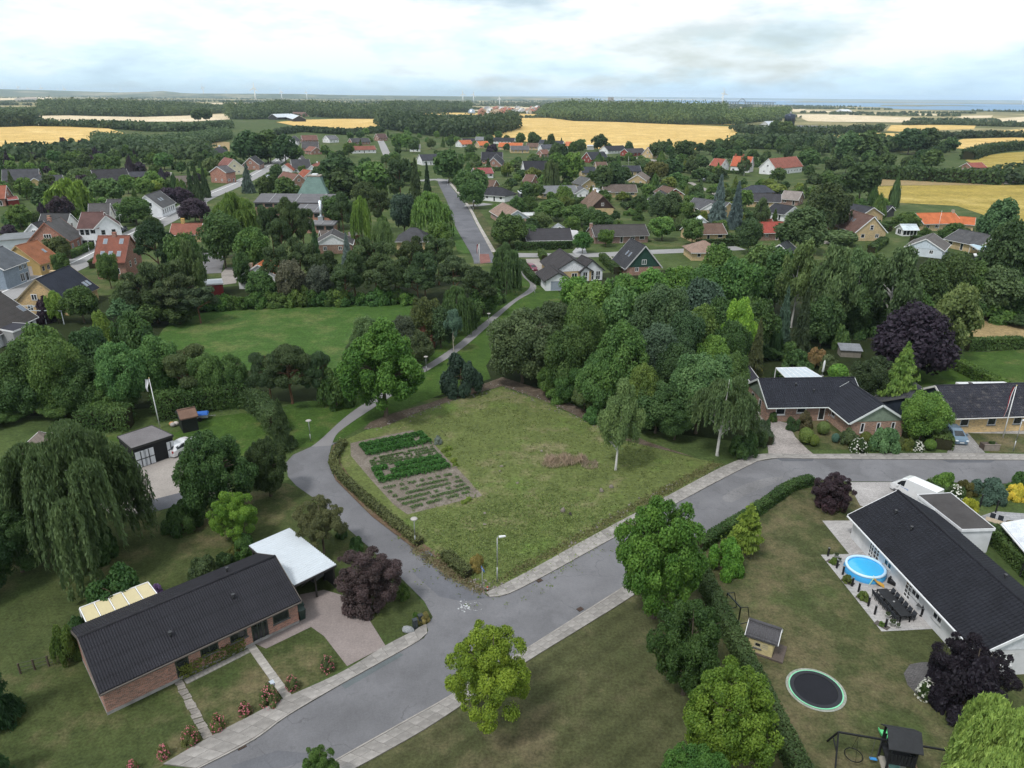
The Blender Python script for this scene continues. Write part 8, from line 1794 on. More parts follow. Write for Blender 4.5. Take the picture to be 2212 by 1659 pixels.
# ------------------------------------------------------------------ vegetable plot and the vacant lot
def leaf_row(name,label,a,b,w,h,n,leaf,color,group,cat='vegetable row'):
 rs = np.random.RandomState(int(a[0]*3+a[1])); A,B = P(*a),P(*b); d = (B-A); L = d.length; d = d/L; q = Vector((-d.y,d.x,0))
 k = max(3,int(L/(w*0.9))); t = rs.rand(n)*L; cl = np.floor(t/L*k); bul = 0.65+0.35*np.abs(np.sin(np.pi*t/L*k)); gap = rs.rand(k+1) > (0.04 if h > .3 else 0.22)
 keep = gap[cl.astype(int)]; lat = rs.normal(size=n)*w*0.33*bul; z = h*np.sqrt(rs.rand(n))*bul*np.clip(1-(lat/w)**2*1.6,.1,1)
 C = np.array([A.x,A.y,.04])+np.outer(t,[d.x,d.y,0])+np.outer(lat,[q.x,q.y,0]); C[:,2] += z; C = C[keep]
 me = leaf_mesh(name,C,rs.normal(size=(len(C),3))*.6+np.array([0,0,.9]),leaf*rs.uniform(.7,1.3,len(C)),.7,.5+(rs.rand(len(C))-.5)*.6,rs=rs)
 tag(mobj(name,me,M_LEAF,None,color),label,cat,group)
def lerp2(p,q,t): return (p[0]+(q[0]-p[0])*t,p[1]+(q[1]-p[1])*t)
ORD = ['first','second','third','fourth','fifth','sixth','seventh']
for i,t in enumerate((0.0,.42,.85)):
 leaf_row('potato_row',f'{ORD[i]} dense leafy row of the upper potato bed',lerp2((777,966),(792,986),t),lerp2((915,938),(934,956),t),0.95,0.55,2600,0.10,(0.058,0.155,0.034),'rows of the upper potato bed')
for i,t in enumerate((0.0,.4,.8)):
 leaf_row('potato_row',f'{ORD[i]} dense leafy row of the lower potato bed',lerp2((803,1018),(820,1046),t),lerp2((953,989),(976,1012),t),0.95,0.55,2800,0.10,(0.060,0.160,0.034),'rows of the lower potato bed')
for i in range(5):
 t = i/4; leaf_row('seedling_row',f'{ORD[i]} thin seedling row between the potato beds',lerp2((796,994),(804,1010),t),lerp2((935,966),(950,984),t),0.35,0.2,900,0.07,(0.085,0.15,0.045),'seedling rows between the potato beds')
for i in range(6):
 t = i/5; leaf_row('vegetable_row',f'{ORD[i]} sparse young row below the potato beds',lerp2((828,1056),(878,1100),t),lerp2((984,1024),(1022,1062),t),0.5,0.22,900,0.07,(0.100,0.165,0.055),'young rows below the potato beds')
T('lavender','grey-blue herb clump at the end of the upper potato bed','bush',944,941,10,(0.115,0.130,0.110),base=(946,958),cat='herb')
for i,(x,y) in enumerate(((960,972),(968,982),(980,994),(985,1004),(970,968),(1012,1078),(1002,1084))): T('squash_plant',f'{ORD[i]} yellow-green squash plant along the plot edge','bush',x,y-5,8,(0.120,0.150,0.035),base=(x,y+3),cat='plant',group='squash plants along the plot edge')
def tufts(name,label,poly,n,h,leaf,color,seed,kind='stuff',clump=0.35,steep=0.5):
 """weeds and grass tussocks nobody could count"""
 rs = np.random.RandomState(seed); wp = [P(*p) for p in poly]; pl = [(p.x,p.y) for p in wp]; x0,x1 = min(p[0] for p in pl),max(p[0] for p in pl); y0,y1 = min(p[1] for p in pl),max(p[1] for p in pl); C = []
 while len(C) < n:
  x,y = rs.uniform(x0,x1),rs.uniform(y0,y1)
  if inside(pl,x,y): C.append((x,y))
 C = np.array(C); C = C+rs.normal(size=C.shape)*(1.6 if n > 1000 else 0); k = 7; C = np.repeat(C,k,0); hh = np.repeat(rs.rand(n)*.7+.3,k)*h; m = len(C); off = rs.normal(size=(m,2))*clump*np.repeat(rs.uniform(.4,1,n),k)[:,None]
 z = .04 + rs.rand(m)*hh; pos = np.column_stack([C+off,z]); N = rs.normal(size=(m,3))*steep+np.column_stack([off*1.2,np.full(m,.7)])
 me = leaf_mesh(name,pos,N,leaf*rs.uniform(.6,1.4,m),.55,np.repeat(rs.rand(n),k)*.6+rs.rand(m)*.4,rs=rs); o = mobj(name,me,M_LEAF,None,color); o['kind'] = kind; o['label'] = label; return o
tufts('weeds','low green weeds over the lower half of the vacant lot',[(900,1120),(1040,1085),(1180,1060),(1330,1120),(1150,1225),(1060,1268),(1000,1230),(920,1170)],2000,.12,.09,(0.165,0.215,0.065),5)
tufts('weeds','scattered weeds over the upper half of the vacant lot',[(1085,850),(1300,930),(1500,1000),(1330,1110),(1180,1060),(1040,1060),(960,960),(900,910)],1300,.08,.09,(0.165,0.20,0.065),6)
tufts('weeds','dry grass fringe along the lane edge of the hedge',[(890,1180),(960,1215),(1045,1275),(1030,1282),(960,1242),(885,1186)],320,.16,.09,(0.19,0.165,0.09),7)
tufts('weeds','weeds on the road side strip of the lot',[(1060,1268),(1150,1222),(1300,1140),(1480,1045),(1560,1003),(1540,1000),(1440,1050),(1280,1140),(1140,1215)],700,.13,.10,(0.160,0.160,0.065),9)
def dry_heap(label,poly,n,h,seed,col):
 rs = np.random.RandomState(seed); wp = [P(*p) for p in poly]; pl = [(p.x,p.y) for p in wp]; x0,x1 = min(p[0] for p in pl),max(p[0] for p in pl); y0,y1 = min(p[1] for p in pl),max(p[1] for p in pl); C = []
 while len(C) < n:
  x,y = rs.uniform(x0,x1),rs.uniform(y0,y1)
  if inside(pl,x,y): C.append((x,y))
 C = np.array(C); hh = h*(.45+.55*np.abs(np.sin(C[:,0]*1.7)*np.cos(C[:,1]*1.3)))*rs.uniform(.5,1,n); pos = np.column_stack([C,hh*.5]); lean = rs.normal(size=(n,3))*.6; lean[:,2] = 1
 me = leaf_mesh('reed',pos,rs.normal(size=(n,3))*np.array([1,1,.15]),hh*.5,.07,.5+(rs.rand(n)-.5)*.7,axis=lean,rs=rs); tag(mobj('dry_grass_clump',me,M_LEAF,None,col),label,'grass clump')
dry_heap('tall dry reed clump in the middle of the vacant lot',[(1165,1008),(1180,992),(1215,985),(1262,990),(1268,1000),(1235,1008),(1195,1014)],1500,1.5,3,(0.44,0.345,0.26))
dry_heap('small dry reed clump right of the tall one',[(1255,1010),(1262,995),(1290,1003),(1292,1014),(1270,1016)],420,1.1,4,(0.40,0.32,0.25))
dry_heap('dry straw-coloured grass tuft at the hedge corner',[(1020,1228),(1030,1215),(1040,1226),(1034,1238)],300,.9,6,(0.28,0.21,0.09))
STN = [('pale tree stump left in the lot near the birch',(1299,1062),.35),('second pale stump beside the first near the birch',(1320,1054),.33),('broken stump in the lower right of the lot',(1216,1105),.4),('dark stone beside the broken stump',(1232,1113),.28),('grey stone in the middle of the lot',(1083,1008),.28),('small pale stone below the grey one',(1080,1018),.2),('half-sunk stone left of the reed clump',(1170,975),.26),('flat stone at the end of the lower potato bed',(984,1009),.34),('low stone in the middle of the grass',(1118,1044),.24),('pale stone near the plot corner',(1047,1110),.3),('pale flat stone further down the lot',(1047,1134),.26)]
for i,(lb,p,s) in enumerate(STN):
 boulder('tree_stump' if 'stump' in lb else 'field_stone',lb,p,(s*.8,s*.6,s*.45 if 'stump' not in lb else s*.9),(0.20,0.175,0.15) if 'dark' not in lb else (0.05,0.045,0.04),'stump' if 'stump' in lb else 'stone',seed=i+2)
def rubble(label,line,n,seed,spread=.8):
 rs = random.Random(seed); m = MB(); pts = resample([P(*p) for p in line],.4)
 for i in range(n):
  p = rs.choice(pts); x,y = p.x+rs.gauss(0,spread),p.y+rs.gauss(0,spread*.8); s = rs.uniform(.04,.15); a = rs.uniform(0,3)
  q = [(x+s*rs.uniform(.7,1.2)*math.cos(a+k*1.257),y+s*rs.uniform(.7,1.2)*math.sin(a+k*1.257)) for k in range(5)]; m.prism([(u,v,.03) for u,v in q],[(x+(u-x)*.6,y+(v-y)*.6,.04+s*.7) for u,v in q])
 o = m.build('rubble',M_STONE,None,(0.21,0.19,0.17)); o['kind'] = 'stuff'; o['label'] = label
rubble('broken stones along the upper edge of the lot',[(800,930),(870,905),(960,872),(1080,838)],90,1); rubble('broken stones along the wood edge of the lot',[(1085,836),(1180,870),(1280,915),(1330,940)],90,2); rubble('broken stones at the corner by the street sign',[(1035,1262),(1060,1272)],70,3,.6); rubble('broken stones along the lot pavement',[(1215,1178),(1280,1142),(1400,1078),(1470,1040)],60,4,.4)
# ------------------------------------------------------------------ things at the other houses
def parasol(label,px,h):
 e = thing('closed_parasol',label,'parasol',P(*px)); MB().tube([(0,0,0),(0,0,h)],.03,8).build('pole',M_PAINT,e,(0.6,0.6,0.6)); MB().lathe([(.05,.55),(.20,.75),(.15,1.4),(.17,h-.5),(.10,h-.15),(.02,h)],12).build('cover',M_FABRIC,e,(0.72,0.73,0.74)); MB().lathe([(.25,.02),(.25,.1),(.06,.12)],14).build('base',M_CONC,e,(.3,.3,.3))
parasol('closed white parasol on the patio of the corner house',(1788,908),2.4); parasol('closed white parasol behind the corner house',(1776,812),2.6)
def yard_things():
 e = thing('heat_pump','white heat pump unit on the yellow brick wall','heat pump',P(2090,920),0); MB().box(-.5,.5,-.2,.2,.1,.8).build('casing',M_PLASTIC,e,(0.7,0.7,0.7)); fg = MB().lathe([(.26,0),(.24,.02)],16).build('fan_grille',M_PLASTIC,e,(0.25,0.25,0.26)); fg.rotation_euler = (R(90),0,0); fg.location = (-.1,-.2,.45)
 e = thing('garden_bench','brown wooden bench against the yellow brick wall','bench',P(2073,921),0)
 for k in range(3): MB().box(-.75,.75,-.3+.15*k,-.18+.15*k,.42,.45).build('seat_slat',M_WOOD,e,(0.20,0.10,0.06))
 for k in range(2): MB().box(-.75,.75,.17,.20,.55+.15*k,.66+.15*k).build('back_slat',M_WOOD,e,(0.20,0.10,0.06))
 for s in (-1,1): MB().box(s*.68-.03,s*.68+.03,-.3,-.24,0,.42).build('leg',M_METAL,e,(.04,.04,.04)); MB().box(s*.68-.03,s*.68+.03,.14,.20,0,.85).build('leg',M_METAL,e,(.04,.04,.04))
 e = thing('planter_box','grey timber planter box on the lawn by the drive','planter',P(2136,970),0)
 for k in range(11): MB().box(-.95+.172*k,-.95+.172*k+.155,-.52,-.48,0,.82).build('front_board',M_WOOD,e,(0.25,0.215,0.185))
 MB().box(-.95,.95,-.478,.5,.0,.74).build('soil_box',M_WOOD,e,(0.08,0.06,0.05)); MB().box(-1.0,1.0,-.56,-.46,.822,.87).build('rim',M_WOOD,e,(0.27,0.23,0.20)); mobj('foliage',crown('bush',1,0),M_LEAF,e,(0.06,0.10,0.03),loc=(.2,0,.72),scale=(.45,.4,.4))
 e = thing('compost_shed','low grey lean-to shed beside the copper beech','shed',P(1833,768),R(-8)); MB().prism([(-1.6,-1,0),(1.6,-1,0),(1.6,1,0),(-1.6,1,0)],[(-1.6,-1,1.2),(1.6,-1,1.2),(1.6,1,1.7),(-1.6,1,1.7)]).build('wall',M_WOOD,e,(0.24,0.22,0.19)); MB().prism([(-1.8,-1.2,1.2),(1.8,-1.2,1.2),(1.8,1.2,1.72),(-1.8,1.2,1.72)],[(-1.8,-1.2,1.26),(1.8,-1.2,1.26),(1.8,1.2,1.80),(-1.8,1.2,1.80)]).build('roof',M_FELT,e,(0.20,0.21,0.23))
 # conservatory and table cut by the right edge
 e = house('conservatory','white conservatory with large panes cut by the right edge',(P(2230,1128,2.7).x,P(2230,1128,2.7).y),(P(2320,1225,2.7).x,P(2320,1225,2.7).y),3.0,4.2,2.3,(0.55,0.58,0.62),(0.70,0.71,0.73),'plaster','felt',world=True,cat='conservatory',win=[('F',.12+.19*i,1.0,1.95,.15,1,1) for i in range(5)] + [('A',.3,1.3,1.95,.15,1,1),('A',.7,1.3,1.95,.15,1,1)])
 sheet('paved_patio',[(2110,1118),(2150,1105),(2215,1110),(2240,1180),(2170,1170)],0.038,mat_paver('patio_flags',(0.26,0.26,0.27),.4,.4,.15))
 e = thing('wooden_table','pale wooden garden table behind the flat-roofed garage','table',P(2149,1140),R(-40))
 for k in range(5): MB().box(-.95,.95,-.42+.17*k,-.26+.17*k,.71,.745).build('table_board',M_WOOD,e,(0.36,0.29,0.21))
 for sx in (-.8,.8):
  for sy in (-.35,.35): MB().box(sx-.04,sx+.04,sy-.04,sy+.04,0,.71).build('leg',M_METAL,e,(.04,.04,.04))
 for i,s in enumerate((-.45,.3)):
  c = thing('garden_chair',('left' if i == 0 else 'right') + ' dark chair behind the pale wooden table','chair',P(2149,1140)+Vector((.55+s*.7,.75-s*.6,0)),R(-220),'chairs at the pale wooden table'); MB().box(-.23,.23,-.23,.23,.41,.46).build('seat',M_FABRIC,c,(.03,.035,.045)); MB().box(-.23,.23,-.25,-.21,.462,.95).build('backrest',M_FABRIC,c,(.035,.04,.05))
  for sx in (-.19,.19):
   for sy in (-.19,.19): MB().box(sx-.02,sx+.02,sy-.02,sy+.02,0,.41).build('leg',M_METAL,c,(.03,.03,.03))
 for i,(x,y) in enumerate(((2116,1096),(2150,1108),(2203,1246))):
  e = thing('fence_post',('first','second','third')[i] + ' black fence post in the garden at the right edge','post',P(x,y),0,'black fence posts'); MB().box(-.05,.05,-.05,.05,0,1.5).build('shaft',M_WOOD,e,(.02,.02,.022)); MB().box(-.06,.06,-.06,.06,1.502,1.54).build('cap',M_METAL,e,(.1,.1,.1))
 e = thing('wire_fence','low wire fence on wooden posts left of the brick bungalow','fence',(0,0,0)); a,b = P(45,1456),P(166,1424); n = 5
 for i in range(n):
  p = a.lerp(b,i/(n-1)); MB().box(p.x-.05,p.x+.05,p.y-.05,p.y+.05,0,1.0).build('post',M_WOOD,e,(0.09,0.07,0.055))
 for z in (.3,.6,.95): MB().bar((a.x,a.y,z),(b.x,b.y,z),.025).build('wire',M_METAL,e,(0.12,0.12,0.11))
 e = thing('pergola','white steel pergola frame at the house on the left edge','pergola',P(82,700),R(0))
 for i in range(4): MB().bar((-5+3.3*i,0,0),(-5+3.3*i,0,2.6),.12).bar((-5+3.3*i,0,2.6),(-5+3.3*i,3,2.6),.1).build('post',M_PAINT,e,(0.5,0.55,0.58))
 MB().bar((-5,0,2.6),(5,0,2.6),.12).bar((-5,3,2.6),(5,3,2.6),.12).build('beam',M_PAINT,e,(0.5,0.55,0.58))
yard_things()
# ------------------------------------------------------------------ far woods, each one mass of crowns
def wood(name,label,line,depth,hill,th,space,cols,seed,leaf=1.6,nleaf=46,floor=True):
 """crowns over a gently rising floor behind a front line (pixels)"""
 rs = np.random.RandomState(seed); front = resample([P(*p) for p in line],space); C,N,S,Tn = [],[],[],[]; k = max(1,int(depth/space))
 rise = lambda t: hill*(3*t*t-2*t**3)
 for i,f in enumerate(front):
  d = f.normalized()
  for j in range(k+1):
   t = j/max(k,1); q = f + d*(j*space) + Vector((rs.uniform(-.4,.4)*space,rs.uniform(-.4,.4)*space,0)); fr_ = i/max(1,len(front)-1); h = (th if not hasattr(th,'__len__') else th[0]+(th[1]-th[0])*fr_)*rs.uniform(.62,1.18); r = space*rs.uniform(.5,.95); z0 = rise(t)*(1 if not hasattr(th,'__len__') else max(0,(th[0]+(th[1]-th[0])*fr_)/max(th)*1.3-.3))
   n = nleaf if j < 2 else int(nleaf*.5); dd = sph(rs,n); dd[:,2] = dd[:,2]*.8+.25; dd = _unit(dd); lob = 1+.18*np.sin(4*dd[:,0]+rs.rand()*6)*np.cos(4*dd[:,1])
   hz = h*.5 if j else h*.52; cz = z0+h-hz; C.append(np.array([q.x,q.y,cz])+dd*np.array([r,r,hz])*lob[:,None]*rs.uniform(.85,1.05,(n,1))); N.append(dd+rs.normal(size=(n,3))*.5); S.append(leaf*rs.uniform(.7,1.3,n)); Tn.append(np.clip(.55+(rs.rand()-.5)*.8+(rs.rand(n)-.5)*.35,0,1))
 e = tag(mobj(name,leaf_mesh(name,np.concatenate(C),np.concatenate(N),np.concatenate(S),.75,np.concatenate(Tn),rs=rs),M_LEAF,None,cols),label,None,None,'stuff')
 if floor:
  m = MB(); rows = 6; fr = front[::max(1,len(front)//30)]
  if fr[-1] is not front[-1]: fr.append(front[-1])
  for r_ in range(rows+1):
   t = r_/rows
   for f in fr: q = f + f.normalized()*(depth*1.05*t-3); m.v.append((q.x,q.y,.5+rise(t)))
  n = len(fr)
  for r_ in range(rows):
   for i in range(n-1): a = r_*n+i; m.f.append((a,a+1,a+n+1,a+n)); m.sm.append(True)
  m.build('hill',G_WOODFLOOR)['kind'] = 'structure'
 return e
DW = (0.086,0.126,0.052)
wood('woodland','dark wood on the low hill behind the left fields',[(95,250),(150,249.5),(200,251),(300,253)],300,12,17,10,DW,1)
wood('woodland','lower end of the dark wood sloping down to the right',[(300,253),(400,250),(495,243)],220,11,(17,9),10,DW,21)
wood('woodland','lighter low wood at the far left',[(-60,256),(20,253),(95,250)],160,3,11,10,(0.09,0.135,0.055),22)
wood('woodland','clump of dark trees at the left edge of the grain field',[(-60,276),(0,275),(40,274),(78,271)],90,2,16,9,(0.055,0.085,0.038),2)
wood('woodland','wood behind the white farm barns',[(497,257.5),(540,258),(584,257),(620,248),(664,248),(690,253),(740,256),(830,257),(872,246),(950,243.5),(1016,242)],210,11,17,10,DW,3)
wood('woodland','broad wood on the rise beyond the big grain field',[(1240,261),(1330,263.5),(1474,269.5),(1560,270)],330,16,19,10,(0.105,0.155,0.055),4)  # sunlight is painted into this green, and into its left end's
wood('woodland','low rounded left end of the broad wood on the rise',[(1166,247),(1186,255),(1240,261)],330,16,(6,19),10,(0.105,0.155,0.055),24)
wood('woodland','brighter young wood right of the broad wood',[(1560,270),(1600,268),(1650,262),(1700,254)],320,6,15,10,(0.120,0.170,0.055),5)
wood('woodland','dark copse between the street and the grain field',[(822,277),(850,281),(880,286),(940,294),(1000,297),(1057,294),(1085,287),(1114,279)],110,3,18,9,(0.060,0.092,0.040),6)
wood('plantation','light green young conifer plantation left of the village',[(212,316),(280,324),(350,326),(420,318),(492,301)],105,0,8,6,(0.080,0.125,0.055),7,leaf=.9,nleaf=46)
wood('tree_belt','belt of trees between the two left fields',[(83,273),(150,274),(240,278),(330,284),(420,284),(495,277)],30,0,9,8,(0.062,0.098,0.042),8)
wood('tree_belt','trees between the village road top and the grain field',[(600,292),(650,284),(700,288),(760,292),(820,286)],30,0,5.5,7,(0.046,0.074,0.030),9)
wood('tree_belt','dark belt below the silo farm',[(1590,285),(1660,292),(1720,293),(1800,290),(1841,287),(1900,285)],35,0,9,9,(0.058,0.088,0.040),10)
wood('tree_belt','dark bushes between the right fields',[(2005,300),(2080,299),(2140,297),(2212,298),(2300,297)],30,0,7,8,(0.044,0.066,0.030),11)
wood('tree_belt','pale green trees far on the right',[(1960,271),(2050,269),(2110,272),(2212,275),(2330,276)],60,0,6,10,(0.076,0.104,0.046),12)
wood('tree_belt','woodland behind the red roofed farm',[(1592,318),(1640,322),(1740,320),(1840,322),(1900,330),(1990,322)],50,0,11,9,(0.064,0.100,0.042),13)
wood('tree_belt','dense trees left of the village under the plantation',[(-60,352),(60,345),(180,338),(300,338),(400,342),(450,345)],45,0,8,8,(0.058,0.092,0.040),14)
wood('tree_belt','trees at the right edge behind the field hedge',[(2170,397),(2212,395),(2300,396)],40,0,8,7,(0.046,0.074,0.030),15,floor=False)
def far_hedgerows():
 rs = np.random.RandomState(77); C,N,S,Tn = [],[],[],[]; n = 0
 sea_p = [P(520,206.3),P(1100,211),P(1290,216.6),P(1475,222.5),P(1730,227.5),P(1840,230),P(1935,236),P(2212,240),P(2700,248)]
 fl = [[(q.x,q.y) for q in (P(*p) for p in pts)] for m_,pts in FIELDS]
 while n < 170:
  ax = rs.uniform(-.80,.80); D = 1500*math.exp(rs.uniform(0,1.95)); x,y = D*math.sin(ax),D*math.cos(ax); px = pix((x,y,0))
  lim = np.interp(px[0],[520,1100,1290,1475,1730,1840,1935,2212,2700],[206.3,211,216.6,222.5,227.5,230,236,240,248])
  if px[0] > 500 and px[1] < lim+.4: continue
  if any(inside(f,x,y) for f in fl): continue
  L = rs.uniform(40,300)*(1+D/4000); w = rs.uniform(8,26)*(1+D/7000); h = rs.uniform(2.5,5.5); a = ax*-1+rs.normal()*.35; k = int(14+L/max(4,D/450)); u = rs.uniform(-L/2,L/2,k); v = rs.uniform(-w/2,w/2,k)
  bx,by = x+u*math.cos(a)-v*math.sin(a),y+u*math.sin(a)+v*math.cos(a); hz = h*(.6+.4*np.abs(np.sin(u/9.0+n)))
  if any(inside(f,p,q) for f in fl for p,q in ((bx[0],by[0]),(bx[-1],by[-1]))): continue
  for zf in (.25,.62,.95): C.append(np.column_stack([bx,by,hz*zf])); N.append(rs.normal(size=(k,3))*.6+np.array([0,-1.0,.5])); S.append(np.full(k,max(2.2,D/430))*rs.uniform(.8,1.3,k)); Tn.append(np.full(k,.5+(rs.rand()-.5)*.5)+(rs.rand(k)-.5)*.3)
  n += 1
 C,N,S,Tn = map(np.concatenate,(C,N,S,Tn)); C[:,2] = np.maximum(C[:,2],.4)
 sz = np.minimum(S,7.0); tag(mobj('hedgerow',leaf_mesh('hedgerow',C,N,sz,.8,Tn,rs=rs),M_LEAF,None,(0.075,0.105,0.050)),'countless hedges and tree lines of the far farmland',None,None,'stuff')
far_hedgerows()
def ridge(name,tops,D,mat,base=-1.0,back=1500):
 m = MB(); n = len(tops)
 fr = []
 for x,y in tops:
  d = P(x,320).normalized(); hy = pix((d.x*9e5,d.y*9e5,40))[1]; z = CAM_H+(hy-y)*D/FPX; fr.append((d,max(z,2)))
 for d,z in fr: m.v += [(d.x*(D-back),d.y*(D-back),base),(d.x*(D-back*.4),d.y*(D-back*.4),z*.7),(d.x*D,d.y*D,z),(d.x*(D+back),d.y*(D+back),base)]
 for i in range(n-1):
  for k in range(3): a = i*4+k; m.f.append((a,a+4,a+5,a+1)); m.sm.append(True)
 m.build(name,mat)['kind'] = 'structure'
HILLM = mat_ground('far_hill',((0.060,0.085,0.060),(0.105,0.125,0.075),(0.32,0.28,0.19)),0.42,0.0009,0.003,0.02,bmp=0.02)
ridge('far_hills',[(-900,187),(-500,189),(-200,191),(0,193.5),(60,195),(120,196),(200,198),(280,200),(340,199),(372,197.5),(410,201),(470,203),(540,205)],11000,HILLM)
ridge('far_hills',[(250,203),(420,202),(640,203.0),(760,205.4),(900,206.8),(1040,208.6),(1160,210),(1280,212.2)],9000,HILLM,back=700)
ridge('far_shore_hills',[(1020,207),(1180,207.6),(1320,209),(1500,210.6),(1640,212.4),(1800,214),(1960,215.6),(2100,216.4),(2212,217.4),(2500,220),(3000,225)],24000,HILLM,back=1500)
# ------------------------------------------------------------------ wind turbines
TURB = [(441,209,182,'white wind turbine left of the tallest one'),(552,216,181,'tallest white wind turbine on the left horizon'),(609,214,192,'small wind turbine right of the tallest one'),(663,214,194,'white wind turbine above the wood behind the barns'),(142,207.5,186,'white wind turbine above the left dark wood'),(93,206,184,'grey wind turbine left of the dark wood'),
  (43,205,181,'leftmost tall wind turbine'),(63,203.5,186,'thin distant turbine second from the left'),(263,204.5,189,'lone distant turbine on the left hills'),(127,203.5,187.5,'thin distant turbine beside the dark wood'),(490,207.5,193,'faint small turbine between two larger ones'),(1000,221.5,196,'left turbine of the central group of three'),(1023,221,197.5,'middle turbine of the central group of three'),(1079,227.5,207.5,'right turbine of the central group of three'),(1560,228.5,192.5,'large white turbine standing before the bridge'),(2208,226,207,'turbine at the right edge of the sea')]
for i,(x,yb,yt,lb) in enumerate(TURB):
 b = P(x,yb); h = (yb-yt)*mpp(b); hub = h*.64; bl = h*.36; e = thing('wind_turbine',lb,'wind turbine',b,math.atan2(-b.x,b.y)*-1+(i*0.7 % 1)-.5,'wind turbines on the horizon'); w = h/45
 MB().lathe([(2.4*w,0),(1.9*w,hub*.5),(1.3*w,hub)],10).build('tower',M_PAINT,e,(0.80,0.81,0.82)); MB().box(-1.7*w,1.7*w,-2.5*w,6*w,hub-.2,hub+3.2*w).build('nacelle',M_PAINT,e,(0.78,0.79,0.80)); hb = MB().lathe([(1.6*w,0),(1.2*w,1.6*w),(.1,2.6*w)],10).build('hub',M_PAINT,e,(0.78,0.79,0.8)); hb.rotation_euler = (R(90),0,0); hb.location = (0,-2.5*w,hub+1.6*w)
 for k in range(3):
  a = math.radians(90+120*k+i*17 % 40-20); d = Vector((math.cos(a),0,math.sin(a))); q = Vector((-math.sin(a),0,math.cos(a))); c = Vector((0,-3.4*w,hub+1.6*w)); m = MB()
  prof = [(0.02,.9),(.15,1.9),(.5,1.2),(1,.35)]
  for (t0,w0),(t1,w1) in zip(prof,prof[1:]):
   A = [c+d*bl*t0-q*w0*w,c+d*bl*t0+q*w0*w,c+d*bl*t1+q*w1*w,c+d*bl*t1-q*w1*w]; m.prism([p+Vector((0,-.35*w,0)) for p in A],[p+Vector((0,.35*w,0)) for p in A])
  m.build('blade',M_PAINT,e,(0.80,0.81,0.82))
def bridge():
 e = thing('arch_bridge','long distant bridge with an arch over the sound','bridge',(0,0,0)); y0 = 225.0; pts = [P(1540+i*5.4,224.6+i*.045) for i in range(26)]
 MB().bar(Vector((*pts[0][:2],17)),Vector((*pts[-1][:2],15)),14,5).build('deck',M_CONC,e,(0.22,0.24,0.28))
 for i in range(1,25):
  if 10 < i < 13: continue
  p = pts[i]; MB().box(p.x-5,p.x+5,p.y-5,p.y+5,0,14).build('pier',M_CONC,e,(0.24,0.26,0.30))
 a,b = pts[10],pts[13]; m = MB(); m.tube([a.lerp(b,t)+Vector((0,0,17+22*math.sin(math.pi*t))) for t in np.linspace(0,1,13)],3.0,6)
 for t in np.linspace(.12,.88,7): q = a.lerp(b,t); m.bar((q.x,q.y,16),(q.x,q.y,17+22*math.sin(math.pi*t)),1.2)
 m.build('arch',M_METAL,e,(0.2,0.23,0.28))
bridge()
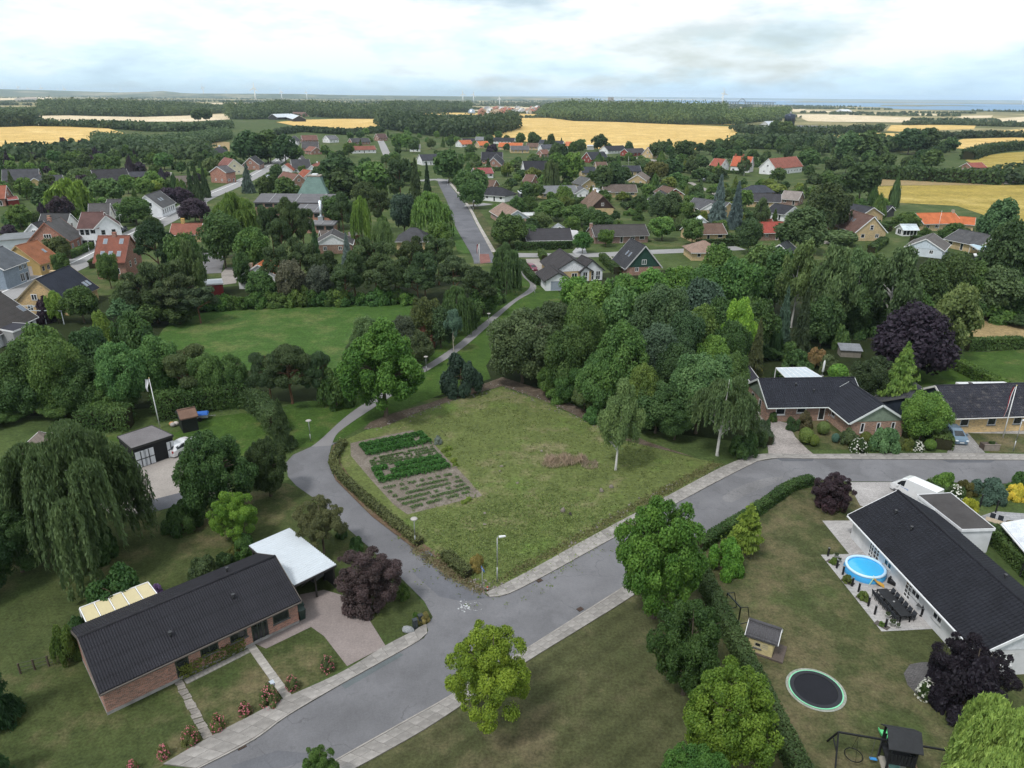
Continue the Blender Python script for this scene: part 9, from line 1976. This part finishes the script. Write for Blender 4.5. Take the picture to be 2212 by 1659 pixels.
def farm_far():
 b = P(1704,273); e = thing('grain_silo','big dark round silo on the farm below the far fields','silo',b); r = 11*mpp(b); h = height_to(b,249)
 MB().lathe([(r,0),(r,h),(r*.9,h+1.2),(r*.3,h+2.6),(.3,h+3)],24).build('tank',M_METAL,e,(0.05,0.06,0.085)); MB().box(-1,1,-1,1,h+2.8,h+5.5).build('top_house',M_GALV,e,(0.5,0.5,0.52))
 for i in range(8): a = i*math.pi/4; MB().bar((r*1.01*math.cos(a),r*1.01*math.sin(a),0),(r*1.01*math.cos(a),r*1.01*math.sin(a),h),.3).build('stiffener',M_METAL,e,(0.08,0.09,0.11))
 H('pale sheet hall left of the dark silo',(1652,262),(1680,261.5),9,16,4,roof=(0.45,0.48,0.52),wmat='plaster',wall=(0.5,0.5,0.5),name='barn',cat='barn',win=[],rmat='eternit')
 H('long grey barn right of the dark silo',(1722,271),(1800,272),7,16,3.5,roof=(0.15,0.15,0.16),wmat='brick',wall=RED,name='barn',cat='barn',win=[],rmat='eternit')
 H('grey barn at the right end of the silo farm',(1800,274),(1842,275),7,14,3.5,roof=(0.22,0.22,0.23),wmat='plaster',wall=(0.4,0.4,0.4),name='barn',cat='barn',win=[],rmat='eternit')
 H('white roofed barn left of the open black one',(588,246.5),(624,245.5),9,18,4,roof=(0.52,0.56,0.60),wmat='plaster',wall=(0.05,0.05,0.05),name='barn',cat='barn',win=[],rmat='eternit')
 H('barn with white roof and open black gable',(646,250),(628,245.5),9,20,4,roof=(0.50,0.54,0.58),wmat='wood',wall=(0.03,0.028,0.028),name='barn',cat='barn',win=[],rmat='eternit')
 H('brown roofed farmhouse behind the white barns',(632,242),(660,242.5),8,12,3.5,roof=(0.16,0.10,0.085),wmat='brick',wall=RED,name='farmhouse',cat='house',win=[])
 H('small white house alone in the right fields',(2014,303),(2024,301),7,9,3,roof=(0.06,0.06,0.07),wmat='plaster',wall=WHITE,name='farmhouse',win=[])
 H('white hall far out in the pale fields',(1812,236.2),(1832,236.0),12,26,7,roof=(0.6,0.62,0.64),wmat='plaster',wall=(0.75,0.75,0.76),name='hall',cat='building',win=[])
 H('pale farm buildings at the far left',(40,211),(74,210),14,40,8,roof=(0.45,0.36,0.30),wmat='plaster',wall=(0.6,0.55,0.5),name='hall',cat='building',win=[])
 d = P(1019,246); e = thing('dome','small grey dome on the edge of the copse','dome',d); MB().lathe([(9,0),(9,3),(7.4,8),(3.8,11),(.3,12)],20).build('shell',M_METAL,e,(0.4,0.45,0.5)); MB().lathe([(9.3,0),(9.3,1)],20).build('base_ring',M_CONC,e,(.3,.3,.3))
 rs = random.Random(12)
 for i in range(36):
  x,y = rs.uniform(1035,1165),rs.uniform(227,236.5); w = rs.uniform(3,9); lb = f'{rs.choice(["white", "red roofed", "pale", "grey"])} building of the small far town'
  H('one of the small buildings of the far town',(x,y),(x+w,y+rs.uniform(-.2,.4)),rs.uniform(8,15),rs.uniform(10,22),rs.uniform(4,9),roof=rs.choice([(0.5,0.5,0.5),(0.28,0.10,0.07),(0.2,0.2,0.21),(0.34,0.14,0.09)]),wmat='plaster',wall=rs.choice([(0.7,0.7,0.7),(0.5,0.42,0.33),(0.36,0.2,0.15)]),name='town_house',win=[],group='buildings of the far town')
 for i,x in enumerate((1316,1322)): b = P(x,219.5); e = thing('chimney_stack',('left' if i == 0 else 'right') + ' tall block at the shore in the middle distance','tower',b,0,'towers at the shore'); MB().box(-14,14,-14,14,0,40).build('shaft',M_CONC,e,(0.3,0.24,0.22)); MB().box(-15,15,-15,15,40.01,42).build('top',M_CONC,e,(.3,.28,.27))
farm_far()
# ------------------------------------------------------------------ air
def haze():
 m,nt,b,out = newmat('haze'); nt.nodes.remove(b)
 v = nt.nodes.new('ShaderNodeVolumePrincipled'); v.inputs['Color'].default_value = (0.66,0.82,1.0,1); v.inputs['Density'].default_value = HAZE_DENSITY; v.inputs['Anisotropy'].default_value = 0.0
 nt.links.new(v.outputs[0],out.inputs['Volume'])
 o = MB().box(-47000,47000,-47000,47000,-2,230).build('haze',m); o['kind'] = 'stuff'; o['label'] = 'thin bluish air between the camera and the horizon'
HAZE_DENSITY = 5.0e-5
haze()

# ------------------------------------------------------------------ things that look alike are told apart by their place in the picture
def place_labels():
 ones = ['','first','second','third','fourth','fifth','sixth','seventh','eighth','ninth','tenth','eleventh','twelfth','thirteenth','fourteenth','fifteenth','sixteenth','seventeenth','eighteenth','nineteenth','twentieth']
 def word(n):
  if n <= 20: return ones[n]
  t,o = divmod(n,10); tens = ['','','twenty','thirty','forty'][t]
  return (tens + '-' + ones[o]) if o else tens[:-1] + 'ieth'
 by = {}
 for o in COL.objects:
  if o.parent is None and o.get('label') and o.get('category'): by.setdefault(o['label'],[]).append(o)
 for lb,os_ in by.items():
  if len(os_) < 2: continue
  base = ' '.join(lb.split()[:12])
  if len(os_) == 2: names = ['left of two','right of two']
  else: names = [word(i+1) + ' from left' for i in range(len(os_))]
  for o,nm in zip(sorted(os_,key=lambda o: pix(o.location)[0]),names): o['label'] = base + ', ' + nm
place_labels()
